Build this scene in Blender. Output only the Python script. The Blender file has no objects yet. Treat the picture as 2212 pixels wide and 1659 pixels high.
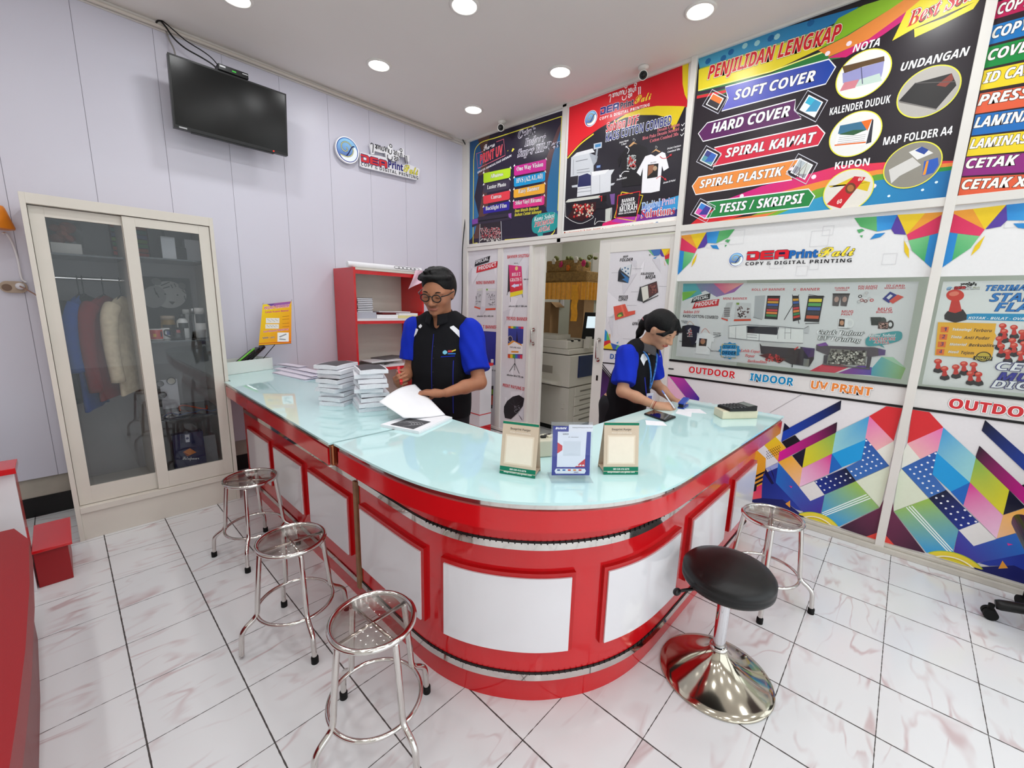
import bpy,bmesh,math,random
import numpy as np
from mathutils import Vector,Matrix,noise
from mathutils.bvhtree import BVHTree
PI = math.pi
sc = bpy.context.scene
COL = sc.collection
random.seed(7)

# ------------------------------------------------------------------ camera
CAM = Vector((-3.46619,-4.09191,1.49250))
FOC = 907.61            # focal length in pixels of the 2212 wide frame
CR = Vector((0.683998,-0.728992,0.026778)); CU = Vector((0.117290,0.146133,0.982287)); CF = Vector((0.719993,0.668742,-0.185458))
cd = bpy.data.cameras.new('camera'); cam = bpy.data.objects.new('camera',cd); COL.objects.link(cam)
cd.sensor_width = 36.0; cd.sensor_fit = 'HORIZONTAL'; cd.lens = FOC / 2212 * 36.0
cd.clip_start = 0.02; cd.clip_end = 100
mw = Matrix.Identity(4)
for i in range(3):
    mw[i][0] = CR[i]; mw[i][1] = CU[i]; mw[i][2] = -CF[i]; mw[i][3] = CAM[i]
cam.matrix_world = mw
sc.camera = cam

# ------------------------------------------------------------------ view, world, lights
sc.view_settings.view_transform = 'Standard'; sc.view_settings.look = 'None'
sc.view_settings.gamma = 1.0; sc.view_settings.use_curve_mapping = False
sc.view_settings.exposure = 0.04
W = bpy.data.worlds.new('daylight'); sc.world = W; W.use_nodes = True
bg = W.node_tree.nodes['Background']
bg.inputs['Color'].default_value = (0.90,0.97,1.0,1); bg.inputs['Strength'].default_value = 2.0
sc.cycles.max_bounces = 10; sc.cycles.diffuse_bounces = 5; sc.cycles.glossy_bounces = 5
sc.cycles.transmission_bounces = 8; sc.cycles.transparent_max_bounces = 12
sc.cycles.caustics_reflective = False; sc.cycles.caustics_refractive = False
sc.cycles.sample_clamp_indirect = 4.0
CEIL = 3.335
LAMP_XY = [(x,y) for x in (-4.47,-3.47,-2.47,-1.49,-0.49) for y in (-0.72,-1.76,-2.85,-3.95,-5.05,-6.15) if x > -3 or y < -1]
LAMP_W = 3.7
for (lx,ly) in LAMP_XY:
    ld = bpy.data.lights.new('downlight_glow','AREA'); ld.shape = 'DISK'; ld.size = 0.15
    ld.energy = LAMP_W; ld.color = (0.97,0.99,1.0)
    lo = bpy.data.objects.new('downlight_glow',ld); COL.objects.link(lo)
    lo.location = (lx,ly,CEIL - 0.022)
# the copier room behind the partition is lit by a bare area light
ld = bpy.data.lights.new('copier_room_glow','AREA'); ld.shape = 'RECTANGLE'; ld.size = 0.2; ld.size_y = 1.2
ld.energy = 13; ld.color = (1.0,0.98,0.93)
lo = bpy.data.objects.new('copier_room_glow',ld); COL.objects.link(lo); lo.location = (1.3,-1.6,2.95)

# ------------------------------------------------------------------ helpers
def lin(c):
    c = c / 255.0
    return c / 12.92 if c <= 0.04045 else ((c + 0.055) / 1.055) ** 2.4
def rgb(*c):
    if len(c) == 1: c = c[0]
    if isinstance(c,str):
        c = tuple(int(c[i:i + 2],16) for i in (0,2,4))
    return (lin(c[0]),lin(c[1]),lin(c[2]),1.0)

MATS = {}
def mat(name,col=(200,200,200),rough=0.5,metal=0.0,spec=0.5,trans=0.0,ior=1.45,coat=0.0,emit=None,estr=1.0,
        var=0.0,vscale=8.0,bump=0.0,bscale=60.0,alpha=1.0,attr=False,sheen=0.0):
    if name in MATS: return MATS[name]
    m = bpy.data.materials.new(name); m.use_nodes = True
    nt = m.node_tree; b = nt.nodes['Principled BSDF']
    c = rgb(col)
    b.inputs['Base Color'].default_value = c
    b.inputs['Roughness'].default_value = rough; b.inputs['Metallic'].default_value = metal
    b.inputs['Specular IOR Level'].default_value = spec; b.inputs['IOR'].default_value = ior
    b.inputs['Transmission Weight'].default_value = trans; b.inputs['Coat Weight'].default_value = coat
    b.inputs['Coat Roughness'].default_value = 0.05; b.inputs['Alpha'].default_value = alpha
    b.inputs['Sheen Weight'].default_value = sheen
    if emit:
        b.inputs['Emission Color'].default_value = rgb(emit); b.inputs['Emission Strength'].default_value = estr
    tc = nt.nodes.new('ShaderNodeTexCoord')
    src = None
    if attr:
        a = nt.nodes.new('ShaderNodeVertexColor'); a.layer_name = 'Col'; src = a.outputs['Color']
        nt.links.new(src,b.inputs['Base Color'])
    if var > 0:
        n = nt.nodes.new('ShaderNodeTexNoise'); n.inputs['Scale'].default_value = vscale; n.inputs['Detail'].default_value = 4
        nt.links.new(tc.outputs['Object'],n.inputs['Vector'])
        mr = nt.nodes.new('ShaderNodeMapRange'); mr.inputs['From Min'].default_value = 0.3; mr.inputs['From Max'].default_value = 0.7
        mr.inputs['To Min'].default_value = 1 - var; mr.inputs['To Max'].default_value = 1 + var
        nt.links.new(n.outputs['Fac'],mr.inputs['Value'])
        mx = nt.nodes.new('ShaderNodeVectorMath'); mx.operation = 'SCALE'
        if src: nt.links.new(src,mx.inputs[0])
        else: mx.inputs[0].default_value = c[:3]
        nt.links.new(mr.outputs['Result'],mx.inputs['Scale']); nt.links.new(mx.outputs['Vector'],b.inputs['Base Color'])
    if bump > 0:
        n = nt.nodes.new('ShaderNodeTexNoise'); n.inputs['Scale'].default_value = bscale; n.inputs['Detail'].default_value = 3
        nt.links.new(tc.outputs['Object'],n.inputs['Vector'])
        bp = nt.nodes.new('ShaderNodeBump'); bp.inputs['Strength'].default_value = bump; bp.inputs['Distance'].default_value = 0.01
        nt.links.new(n.outputs['Fac'],bp.inputs['Height']); nt.links.new(bp.outputs['Normal'],b.inputs['Normal'])
    MATS[name] = m
    return m

def ray(u,v): return (CF + CR * ((u - 1106.0) / FOC) - CU * ((v - 829.5) / FOC)).normalized()
def onx(u,v,x=0.0):
    d = ray(u,v); return CAM + d * ((x - CAM.x) / d.x)
def ony(u,v,y=0.0):
    d = ray(u,v); return CAM + d * ((y - CAM.y) / d.y)
def onz(u,v,z=0.0):
    d = ray(u,v); return CAM + d * ((z - CAM.z) / d.z)
def onplane(u,v,p,n):
    d = ray(u,v); return CAM + d * ((Vector(p) - CAM).dot(n) / d.dot(n))

ORG = {}
def put(o,parent=None,org=None):
    COL.objects.link(o)
    if parent is not None:
        o.parent = parent; ORG[o.name] = ORG[parent.name]
    else:
        ORG[o.name] = Vector(org) if org is not None else Vector((0,0,0)); o.location = ORG[o.name]
def tag(o,label=None,cat=None,group=None,kind=None):
    if label: o['label'] = label
    if cat: o['category'] = cat
    if group: o['group'] = group
    if kind: o['kind'] = kind
    return o
def thing(name,label,cat,loc=(0,0,0),group=None):
    o = bpy.data.objects.new(name,None); o.empty_display_size = 0.05
    put(o,None,loc); return tag(o,label,cat,group)
def dup(root,loc,rotz=None,label=None,group=None):
    r = root.copy(); COL.objects.link(r); r.location = loc
    if rotz is not None: r.rotation_euler = (0,0,rotz)
    if label: r['label'] = label
    if group: r['group'] = group
    for ch in list(root.children):
        c = ch.copy(); COL.objects.link(c); c.parent = r
        for g in list(ch.children):
            d = g.copy(); COL.objects.link(d); d.parent = c
    return r

def frame_of(d):
    d = Vector(d).normalized()
    a = Vector((0,0,1)) if abs(d.z) < 0.9 else Vector((1,0,0))
    x = d.cross(a).normalized(); y = d.cross(x).normalized()
    return x,y,d

class G:
    """collects shapes, then links them as one mesh object"""
    def __init__(s):
        s.v = []; s.f = []; s.m = []; s.s = []; s.c = []; s.anyc = False
    def add(s,vs,fs,mi=0,smooth=False,col=None):
        o = len(s.v); s.v.extend([tuple(p) for p in vs])
        for k,f in enumerate(fs):
            s.f.append([i + o for i in f]); s.m.append(mi); s.s.append(smooth)
            if col is None: s.c.append(None)
            else:
                s.anyc = True
                s.c.append([col[i] for i in f] if isinstance(col,list) else col)
        return s
    def box(s,a,b,mi=0,col=None):
        x0,y0,z0 = a; x1,y1,z1 = b
        x0,x1 = min(x0,x1),max(x0,x1); y0,y1 = min(y0,y1),max(y0,y1); z0,z1 = min(z0,z1),max(z0,z1)
        vs = [(x0,y0,z0),(x1,y0,z0),(x1,y1,z0),(x0,y1,z0),(x0,y0,z1),(x1,y0,z1),(x1,y1,z1),(x0,y1,z1)]
        return s.add(vs,[(3,2,1,0),(4,5,6,7),(0,1,5,4),(1,2,6,5),(2,3,7,6),(3,0,4,7)],mi,False,col)
    def obox(s,M,size,mi=0,col=None):
        hx,hy,hz = size[0] / 2,size[1] / 2,size[2] / 2
        vs = [M @ Vector(p) for p in [(-hx,-hy,-hz),(hx,-hy,-hz),(hx,hy,-hz),(-hx,hy,-hz),(-hx,-hy,hz),(hx,-hy,hz),(hx,hy,hz),(-hx,hy,hz)]]
        return s.add(vs,[(3,2,1,0),(4,5,6,7),(0,1,5,4),(1,2,6,5),(2,3,7,6),(3,0,4,7)],mi,False,col)
    def cyl(s,p0,p1,r0,r1=None,n=24,mi=0,caps=True,smooth=True,col=None):
        r1 = r0 if r1 is None else r1
        p0 = Vector(p0); p1 = Vector(p1); x,y,d = frame_of(p1 - p0)
        vs = []
        for p,r in ((p0,r0),(p1,r1)):
            for i in range(n):
                a = 2 * PI * i / n; vs.append(p + x * (r * math.cos(a)) + y * (r * math.sin(a)))
        s.add(vs,[(i,(i + 1) % n,n + (i + 1) % n,n + i) for i in range(n)],mi,smooth,col)
        if caps:
            s.add(vs[:n],[tuple(range(n - 1,-1,-1))],mi,False,col); s.add(vs[n:],[tuple(range(n))],mi,False,col)
        return s
    def tube(s,pts,r,n=10,mi=0,closed=False,caps=True,col=None):
        pts = [Vector(p) for p in pts]; m = len(pts)
        rs = r if isinstance(r,(list,tuple)) else [r] * m
        tang = []
        for i in range(m):
            if closed: t = pts[(i + 1) % m] - pts[i - 1]
            else: t = pts[min(i + 1,m - 1)] - pts[max(i - 1,0)]
            tang.append(t.normalized())
        x,y,_ = frame_of(tang[0]); vs = []
        for i in range(m):
            t = tang[i]; x = (x - t * x.dot(t)).normalized(); y = t.cross(x)
            for k in range(n):
                a = 2 * PI * k / n; vs.append(pts[i] + x * (rs[i] * math.cos(a)) + y * (rs[i] * math.sin(a)))
        fs = []
        for i in range(m if closed else m - 1):
            j = (i + 1) % m
            for k in range(n): fs.append((i * n + k,i * n + (k + 1) % n,j * n + (k + 1) % n,j * n + k))
        if not closed and caps:
            fs.append(tuple(range(n - 1,-1,-1))); fs.append(tuple((m - 1) * n + k for k in range(n)))
        return s.add(vs,fs,mi,True,col)
    def lathe(s,prof,c=(0,0,0),n=48,mi=0,smooth=True,col=None,axis=None):
        c = Vector(c)
        if axis is None: X,Y,Z = Vector((1,0,0)),Vector((0,1,0)),Vector((0,0,1))
        else: X,Y,Z = frame_of(axis)
        vs = []
        for (r,z) in prof:
            for i in range(n):
                a = 2 * PI * i / n; vs.append(c + X * (r * math.cos(a)) + Y * (r * math.sin(a)) + Z * z)
        fs = []
        for j in range(len(prof) - 1):
            for i in range(n): fs.append((j * n + i,j * n + (i + 1) % n,(j + 1) * n + (i + 1) % n,(j + 1) * n + i))
        return s.add(vs,fs,mi,smooth,col)
    def ring(s,c,R,r,n=56,k=10,mi=0,nrm=(0,0,1)):
        X,Y,Z = frame_of(nrm); c = Vector(c)
        return s.tube([c + X * (R * math.cos(2 * PI * i / n)) + Y * (R * math.sin(2 * PI * i / n)) for i in range(n)],r,k,mi,closed=True)
    def ell(s,c,rad,n=20,m=12,mi=0,col=None,M=None):
        c = Vector(c); vs = []; fs = []
        for j in range(m + 1):
            ph = PI * j / m - PI / 2
            for i in range(n):
                a = 2 * PI * i / n
                p = Vector((rad[0] * math.cos(ph) * math.cos(a),rad[1] * math.cos(ph) * math.sin(a),rad[2] * math.sin(ph)))
                vs.append(c + (M @ p if M else p))
        for j in range(m):
            for i in range(n): fs.append((j * n + i,j * n + (i + 1) % n,(j + 1) * n + (i + 1) % n,(j + 1) * n + i))
        return s.add(vs,fs,mi,True,col)
    def prism(s,poly,h0,h1,T=None,mi=0,smooth=False,col=None,cap=True):
        """poly: list of 2d points; T(a,b,h)->3d (default a=x,b=y,h=z)"""
        T = T or (lambda a,b,h: (a,b,h)); n = len(poly)
        vs = [T(a,b,h0) for a,b in poly] + [T(a,b,h1) for a,b in poly]
        s.add(vs,[(i,(i + 1) % n,n + (i + 1) % n,n + i) for i in range(n)],mi,smooth,col)
        if cap: s.add(vs[:n],[tuple(range(n - 1,-1,-1))],mi,False,col); s.add(vs[n:],[tuple(range(n))],mi,False,col)
        return s
    def strip(s,path,z0,z1,mi=0,smooth=True,closed=False,col=None):
        n = len(path); vs = [(p[0],p[1],z0) for p in path] + [(p[0],p[1],z1) for p in path]
        return s.add(vs,[(i,(i + 1) % n,n + (i + 1) % n,n + i) for i in range(n if closed else n - 1)],mi,smooth,col)
    def grid(s,fn,nu,nv,mi=0,smooth=True,col=None,wrap=False):
        vs = []; fs = []; cs = [] if callable(col) else col
        for j in range(nv + 1):
            for i in range(nu + 1):
                vs.append(fn(i / nu,j / nv))
                if callable(col): cs.append(col(i / nu,j / nv))
        for j in range(nv):
            for i in range(nu):
                a = j * (nu + 1) + i; fs.append((a,a + 1,a + nu + 2,a + nu + 1))
        return s.add(vs,fs,mi,smooth,cs)
    def build(s,name,mats,parent=None,org=None,bevel=0,bseg=2,solid=0,sub=0,auto=None,fix=False):
        me = bpy.data.meshes.new(name)
        if parent is not None: o3 = ORG[parent.name]
        else: o3 = Vector(org) if org is not None else Vector((0,0,0))
        me.from_pydata([(p[0] - o3.x,p[1] - o3.y,p[2] - o3.z) for p in s.v],[],s.f)
        if not isinstance(mats,(list,tuple)): mats = [mats]
        for m in mats: me.materials.append(m)
        me.polygons.foreach_set('material_index',s.m); me.polygons.foreach_set('use_smooth',s.s)
        if s.anyc:
            ca = me.color_attributes.new('Col','FLOAT_COLOR','CORNER')
            buf = np.ones((len(me.loops),4),dtype=np.float32); k = 0
            for f,c in zip(s.f,s.c):
                n = len(f)
                if c is not None: buf[k:k + n] = c
                k += n
            ca.data.foreach_set('color',buf.ravel())
        me.update()
        if fix:
            bm = bmesh.new(); bm.from_mesh(me); bmesh.ops.remove_doubles(bm,verts=bm.verts,dist=1e-5)
            bmesh.ops.recalc_face_normals(bm,faces=bm.faces); bm.to_mesh(me); bm.free()
        o = bpy.data.objects.new(name,me); put(o,parent,o3 if parent is None else None)
        if solid:
            md = o.modifiers.new('thick','SOLIDIFY'); md.thickness = solid; md.offset = 0
        if bevel:
            md = o.modifiers.new('bevel','BEVEL'); md.width = bevel; md.segments = bseg; md.limit_method = 'ANGLE'; md.angle_limit = 0.6
        if sub:
            md = o.modifiers.new('sub','SUBSURF'); md.levels = sub; md.render_levels = sub
        return o
def struct(g,name,m,**k): return tag(g.build(name,m,**k),kind='structure')

def rrect(w,h,r,n=5,c=(0,0)):
    out = []
    for (sx,sy,a0) in ((1,-1,-90),(1,1,0),(-1,1,90),(-1,-1,180)):
        for i in range(n + 1):
            a = math.radians(a0 + 90 * i / n)
            out.append((c[0] + sx * (w / 2 - r) + r * math.cos(a),c[1] + sy * (h / 2 - r) + r * math.sin(a)))
    return out
def smooth_path(pts,k=8,closed=False):
    pts = [Vector(p) for p in pts]; n = len(pts); out = []
    rng = range(n) if closed else range(n - 1)
    for i in rng:
        p0 = pts[(i - 1) % n] if closed or i > 0 else pts[i]; p1 = pts[i]; p2 = pts[(i + 1) % n]
        p3 = pts[(i + 2) % n] if closed or i + 2 < n else p2
        for j in range(k):
            t = j / k
            out.append(0.5 * ((2 * p1) + (p2 - p0) * t + (2 * p0 - 5 * p1 + 4 * p2 - p3) * t * t + (3 * p1 - p0 - 3 * p2 + p3) * t ** 3))
    if not closed: out.append(pts[-1])
    return out

# ------------------------------------------------------------------ common materials
M_chrome = mat('chrome',(214,210,206),0.12,1.0,var=0.04,vscale=14)
M_mirror = mat('mirror_trim',(215,212,208),0.07,1.0,bump=0.05,bscale=9)
M_red = mat('red_laminate',(203,18,26),0.12,0,0.6,coat=0.35,var=0.03,vscale=5)
M_white = mat('white_laminate',(226,224,228),0.13,0,0.6,coat=0.3,var=0.015,vscale=3)
M_frame = mat('white_aluminium',(225,222,216),0.35,0,0.4,var=0.03,vscale=3)
M_cream = mat('cream_board',(214,208,198),0.45,0,0.35,var=0.03,vscale=4)
M_black = mat('black_plastic',(18,18,19),0.38,0,0.4,var=0.1,vscale=30)
M_rubber = mat('black_rubber',(14,14,14),0.7,0,0.3,var=0.1,vscale=40)
M_paper = mat('white_paper',(236,236,240),0.7,0,0.2,var=0.015,vscale=20)
M_glass = mat('clear_glass',(232,244,240),0.0,0,0.5,trans=1.0,ior=1.45)
M_print = mat('printed_vinyl',rough=0.32,spec=0.35,attr=True,var=0.012,vscale=60)
M_matte = mat('printed_paper',rough=0.65,spec=0.2,attr=True,var=0.012,vscale=60)
M_gloss = mat('coloured_plastic',rough=0.25,spec=0.5,attr=True,var=0.02,vscale=30)
# ================================================================== ROOM SHELL
def tile_mat():
    m = bpy.data.materials.new('marbled_tile'); m.use_nodes = True; nt = m.node_tree; L = nt.links
    b = nt.nodes['Principled BSDF']; b.inputs['Roughness'].default_value = 0.16; b.inputs['Specular IOR Level'].default_value = 0.45
    N = lambda t: nt.nodes.new(t)
    def math_(op,a,b_=None,c=None):
        n = N('ShaderNodeMath'); n.operation = op
        for i,x in enumerate((a,b_,c)):
            if x is None: continue
            if isinstance(x,(int,float)): n.inputs[i].default_value = x
            else: L.new(x,n.inputs[i])
        return n.outputs[0]
    tc = N('ShaderNodeTexCoord'); sp = N('ShaderNodeSeparateXYZ'); L.new(tc.outputs['Object'],sp.inputs[0])
    u = math_('DIVIDE',math_('ADD',sp.outputs['X'],3.73),0.30); v = math_('DIVIDE',math_('ADD',sp.outputs['Y'],1.22),0.30)
    fu = math_('FRACT',u); fv = math_('FRACT',v)
    du = math_('MINIMUM',fu,math_('SUBTRACT',1.0,fu)); dv = math_('MINIMUM',fv,math_('SUBTRACT',1.0,fv))
    # grout gets a slightly ragged edge
    ng = N('ShaderNodeTexNoise'); ng.inputs['Scale'].default_value = 45; L.new(tc.outputs['Object'],ng.inputs['Vector'])
    rag = math_('MULTIPLY',math_('SUBTRACT',ng.outputs['Fac'],0.5),0.010)
    gu = math_('LESS_THAN',math_('ADD',du,rag),0.0085); gv = math_('LESS_THAN',math_('ADD',dv,rag),0.0048)
    g = math_('MAXIMUM',gu,gv)
    # every tile carries its own cut of the printed marble
    cb = N('ShaderNodeCombineXYZ'); L.new(math_('FLOOR',u),cb.inputs[0]); L.new(math_('FLOOR',v),cb.inputs[1])
    wn = N('ShaderNodeTexWhiteNoise'); wn.noise_dimensions = '3D'; L.new(cb.outputs[0],wn.inputs['Vector'])
    lo = N('ShaderNodeCombineXYZ'); L.new(fu,lo.inputs[0]); L.new(fv,lo.inputs[1])
    off = N('ShaderNodeVectorMath'); off.operation = 'SCALE'; L.new(wn.outputs['Color'],off.inputs[0]); off.inputs['Scale'].default_value = 7.0
    ad = N('ShaderNodeVectorMath'); ad.operation = 'ADD'; L.new(lo.outputs[0],ad.inputs[0]); L.new(off.outputs[0],ad.inputs[1])
    fac = None
    for (rot,sx,sy,w,amp) in ((0.78,0.42,1.5,0.030,1.0),(-0.45,0.4,1.5,0.022,0.7)):
        mp = N('ShaderNodeMapping'); mp.inputs['Rotation'].default_value = (0,0,rot); mp.inputs['Scale'].default_value = (sx,sy,1)
        L.new(ad.outputs[0],mp.inputs['Vector'])
        n1 = N('ShaderNodeTexNoise'); n1.inputs['Scale'].default_value = 1.1; n1.inputs['Detail'].default_value = 3; n1.inputs['Roughness'].default_value = 0.42
        n1.inputs['Distortion'].default_value = 0.5; L.new(mp.outputs[0],n1.inputs['Vector'])
        d = math_('ABSOLUTE',math_('SUBTRACT',n1.outputs['Fac'],0.5))
        mr = N('ShaderNodeMapRange'); mr.interpolation_type = 'SMOOTHSTEP'; mr.inputs['From Min'].default_value = 0.0; mr.inputs['From Max'].default_value = w
        mr.inputs['To Min'].default_value = amp; mr.inputs['To Max'].default_value = 0.0; L.new(d,mr.inputs['Value'])
        fac = mr.outputs[0] if fac is None else math_('MAXIMUM',fac,mr.outputs[0])
    mk = N('ShaderNodeTexNoise'); mk.inputs['Scale'].default_value = 1.6; L.new(ad.outputs[0],mk.inputs['Vector'])
    mm = N('ShaderNodeMapRange'); mm.inputs['From Min'].default_value = 0.44; mm.inputs['From Max'].default_value = 0.64; L.new(mk.outputs['Fac'],mm.inputs['Value'])
    fac = math_('MULTIPLY',math_('MULTIPLY',fac,mm.outputs[0]),0.8)
    c1 = N('ShaderNodeMix'); c1.data_type = 'RGBA'; c1.inputs[6].default_value = rgb(226,228,230); c1.inputs[7].default_value = rgb(196,172,174)
    L.new(fac,c1.inputs[0])
    c2 = N('ShaderNodeMix'); c2.data_type = 'RGBA'; L.new(c1.outputs[2],c2.inputs[6]); c2.inputs[7].default_value = rgb(70,66,64); L.new(g,c2.inputs[0])
    L.new(c2.outputs[2],b.inputs['Base Color'])
    L.new(math_('ADD',math_('MULTIPLY',g,0.5),0.15),b.inputs['Roughness'])
    bp = N('ShaderNodeBump'); bp.inputs['Strength'].default_value = 0.35; bp.inputs['Distance'].default_value = 0.004
    L.new(math_('SUBTRACT',1.0,g),bp.inputs['Height']); L.new(bp.outputs['Normal'],b.inputs['Normal'])
    return m
M_tile = tile_mat()
M_ceil = mat('ceiling_paint',(230,224,219),0.85,0,0.2,var=0.01,vscale=2)
M_plaster = mat('white_plaster',(218,216,210),0.8,0,0.2,var=0.03,vscale=3)
XL,YF = -5.7,-7.0
FH = 2.7
g = G().box((XL - .1,YF - 2,-0.1),(3.0,0.1,0.0)); struct(g,'floor',M_tile)
g = G().box((XL - .1,YF - .1,CEIL),(3.0,0.1,CEIL + 0.1)); struct(g,'ceiling',M_ceil)

# left wall: vertical plastic wall panels 0.4 m wide with fine grooves, down to 0.27 m; a rough base and black skirting below
def panel_mat():
    m = bpy.data.materials.new('wall_panelling'); m.use_nodes = True; nt = m.node_tree; L = nt.links; b = nt.nodes['Principled BSDF']
    b.inputs['Roughness'].default_value = 0.38; b.inputs['Specular IOR Level'].default_value = 0.4
    tc = nt.nodes.new('ShaderNodeTexCoord'); n = nt.nodes.new('ShaderNodeTexNoise'); n.inputs['Scale'].default_value = 300
    L.new(tc.outputs['Object'],n.inputs['Vector'])
    c = nt.nodes.new('ShaderNodeMix'); c.data_type = 'RGBA'; c.inputs[6].default_value = rgb(208,206,219); c.inputs[7].default_value = rgb(213,211,223)
    L.new(n.outputs['Fac'],c.inputs[0]); L.new(c.outputs[2],b.inputs['Base Color'])
    return m
M_panel = panel_mat()
M_groove = mat('panel_groove',(132,128,138),0.6)
g = G()
xs = [-5.8] + [-5.592 + 0.4 * i for i in range(14)] + [0.0]
for i in range(len(xs) - 1):
    g.box((xs[i] + 0.0012,0,0.27),(xs[i + 1] - 0.0012,0.02,CEIL))
g.box((-5.8,0.003,0.27),(0,0.06,CEIL),1)
g.box((-5.8,0.02,0.135),(0,0.06,0.27),2)
g.box((-5.8,0.012,0.0),(0,0.06,0.135),3)
struct(g,'wall_left',[M_panel,M_groove,mat('rough_base',(176,168,156),0.8,var=0.1,vscale=6),mat('black_skirting',(16,15,15),0.25,var=0.2,vscale=10)])
# cornice strip under the ceiling on the left wall
g = G()
g.box((-5.7,-0.035,CEIL - 0.022),(0,0,CEIL)); g.box((-5.7,-0.018,CEIL - 0.045),(0,0,CEIL - 0.022))
struct(g,'trim_1',mat('cornice',(216,210,204),0.6),bevel=0.004)
# walls out of view: far side and the street front with its wide opening
g = G().box((XL - .1,YF,0),(XL,0,CEIL)); struct(g,'wall_far',M_plaster)
g = G()
g.box((XL,YF - .1,FH),(0,YF,CEIL)); g.box((-0.5,YF - .1,0),(0,YF,FH)); g.box((XL,YF - .1,0),(XL + 0.5,YF,FH))
struct(g,'wall_front',M_plaster)
# copier room behind the partition
g = G()
g.box((0.0,-0.0,0),(2.0,0.06,CEIL)); struct(g,'wall_copier_side',M_plaster)
g = G().box((2.0,-7,0),(2.06,0.06,CEIL)); struct(g,'wall_copier_back',mat('pale_green_paint',(214,218,206),0.8,var=0.02,vscale=2))
g = G().box((0.06,-2.66,0),(2.0,-2.62,CEIL)); struct(g,'wall_copier_end',M_plaster)

# ------------------------------------------------------------------ right wall: white aluminium partition
PX0 = -0.02   # post faces stand this far into the room
def ybox(g,y0,y1,z0,z1,x0=PX0,x1=0.03,mi=0): return g.box((x0,y0,z0),(x1,y1,z1),mi)
g = G()
ybox(g,0.0,-0.10,0,CEIL)                          # corner post
ybox(g,-1.438,-1.486,2.10,CEIL)                   # post between the first two posters
ybox(g,-2.625,-2.668,0,CEIL,-0.028)
ybox(g,-4.136,-4.180,0,CEIL,-0.035)
ybox(g,-5.62,-5.665,0,CEIL,-0.035)
ybox(g,-0.10,-2.63,CEIL - .025,CEIL); ybox(g,-2.66,-7.0,CEIL - .018,CEIL)
ybox(g,-0.10,-2.63,2.148,2.185,-0.024); ybox(g,-0.10,-2.63,2.105,2.146)
ybox(g,-2.66,-7.0,2.095,2.143,-0.026)
struct(g,'wall_right',M_frame,bevel=0.0025)
g = G()
ybox(g,-2.66,-7.0,0.0,0.035,-0.045,0.03); ybox(g,-2.66,-7.0,0.035,0.058,-0.026,0.03)
struct(g,'trim_2',mat('floor_track',(200,196,186),0.4,var=0.06,vscale=12),bevel=0.004)
# door bay: two fixed leaves, the half opened sliding leaf and the right leaf
g = G(); ybox(g,-0.61,-0.69,0.04,2.105,-0.012,0.02); ybox(g,-0.10,-1.10,0,0.04); ybox(g,-1.08,-1.12,0,2.105,-0.014,0.03)
ybox(g,-0.10,-2.63,0.0,0.012,-0.02,0.05)
struct(g,'trim_3',M_frame,bevel=0.002)
# ================================================================== COUNTERS
ZG1,ZG0 = 0.900,0.891
# outer edge of the curved glass top, traced as plan coordinates (x, y)
curve_ctrl = [(-2.737,-2.40),(-2.736,-2.62),(-2.728,-2.82),(-2.709,-2.967),(-2.682,-3.075),(-2.640,-3.185),(-2.580,-3.285),(-2.505,-3.370),
              (-2.420,-3.445),(-2.330,-3.505),(-2.225,-3.553),(-2.110,-3.583),(-1.95,-3.596),(-1.65,-3.607),(-1.1,-3.626),(-0.655,-3.641)]
outer = [Vector((p.x,p.y)) for p in smooth_path([(a,b,0) for a,b in curve_ctrl],6)]
def inset(path,d,y0=None,x1=None):
    """parallel curve on the staff side of the outer edge"""
    out = []; n = len(path)
    for i in range(n):
        t = (path[min(i + 1,n - 1)] - path[max(i - 1,0)]).normalized()
        nrm = Vector((-t.y,t.x))       # left of travel = inside
        out.append(path[i] + nrm * d)
    if y0 is not None: out[0] = Vector((out[0].x,y0))
    if x1 is not None: out[-1] = Vector((x1,out[-1].y))
    return out
def band(g,path,z0,z1,d_out,d_in,mi=0):
    """closed solid that follows a path, between two inset distances"""
    a = inset(path,d_out); b = inset(path,d_in); n = len(a)
    def quad_run(A,za,B,zb):
        vs = [(p.x,p.y,za) for p in A] + [(p.x,p.y,zb) for p in B]
        g.add(vs,[(i,i + 1,n + i + 1,n + i) for i in range(n - 1)],mi,True)
    quad_run(a,z0,a,z1); quad_run(b,z1,b,z0); quad_run(a,z1,b,z1); quad_run(b,z0,a,z0)
    for k in (0,-1):
        q = [(a[k].x,a[k].y,z0),(a[k].x,a[k].y,z1),(b[k].x,b[k].y,z1),(b[k].x,b[k].y,z0)]; g.add(q,[(0,1,2,3)],mi)
    return g
M_aqua = mat('aqua_backed_glass',(196,232,233),0.04,0,0.5,coat=0.5,var=0.012,vscale=2.5)
M_edge = mat('glass_edge',(120,170,165),0.08,0,0.5)
M_wood = mat('bare_batten',(150,110,78),0.6,var=0.2,vscale=20)
M_dark = mat('dark_gap',(28,10,10),0.6)

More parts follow.
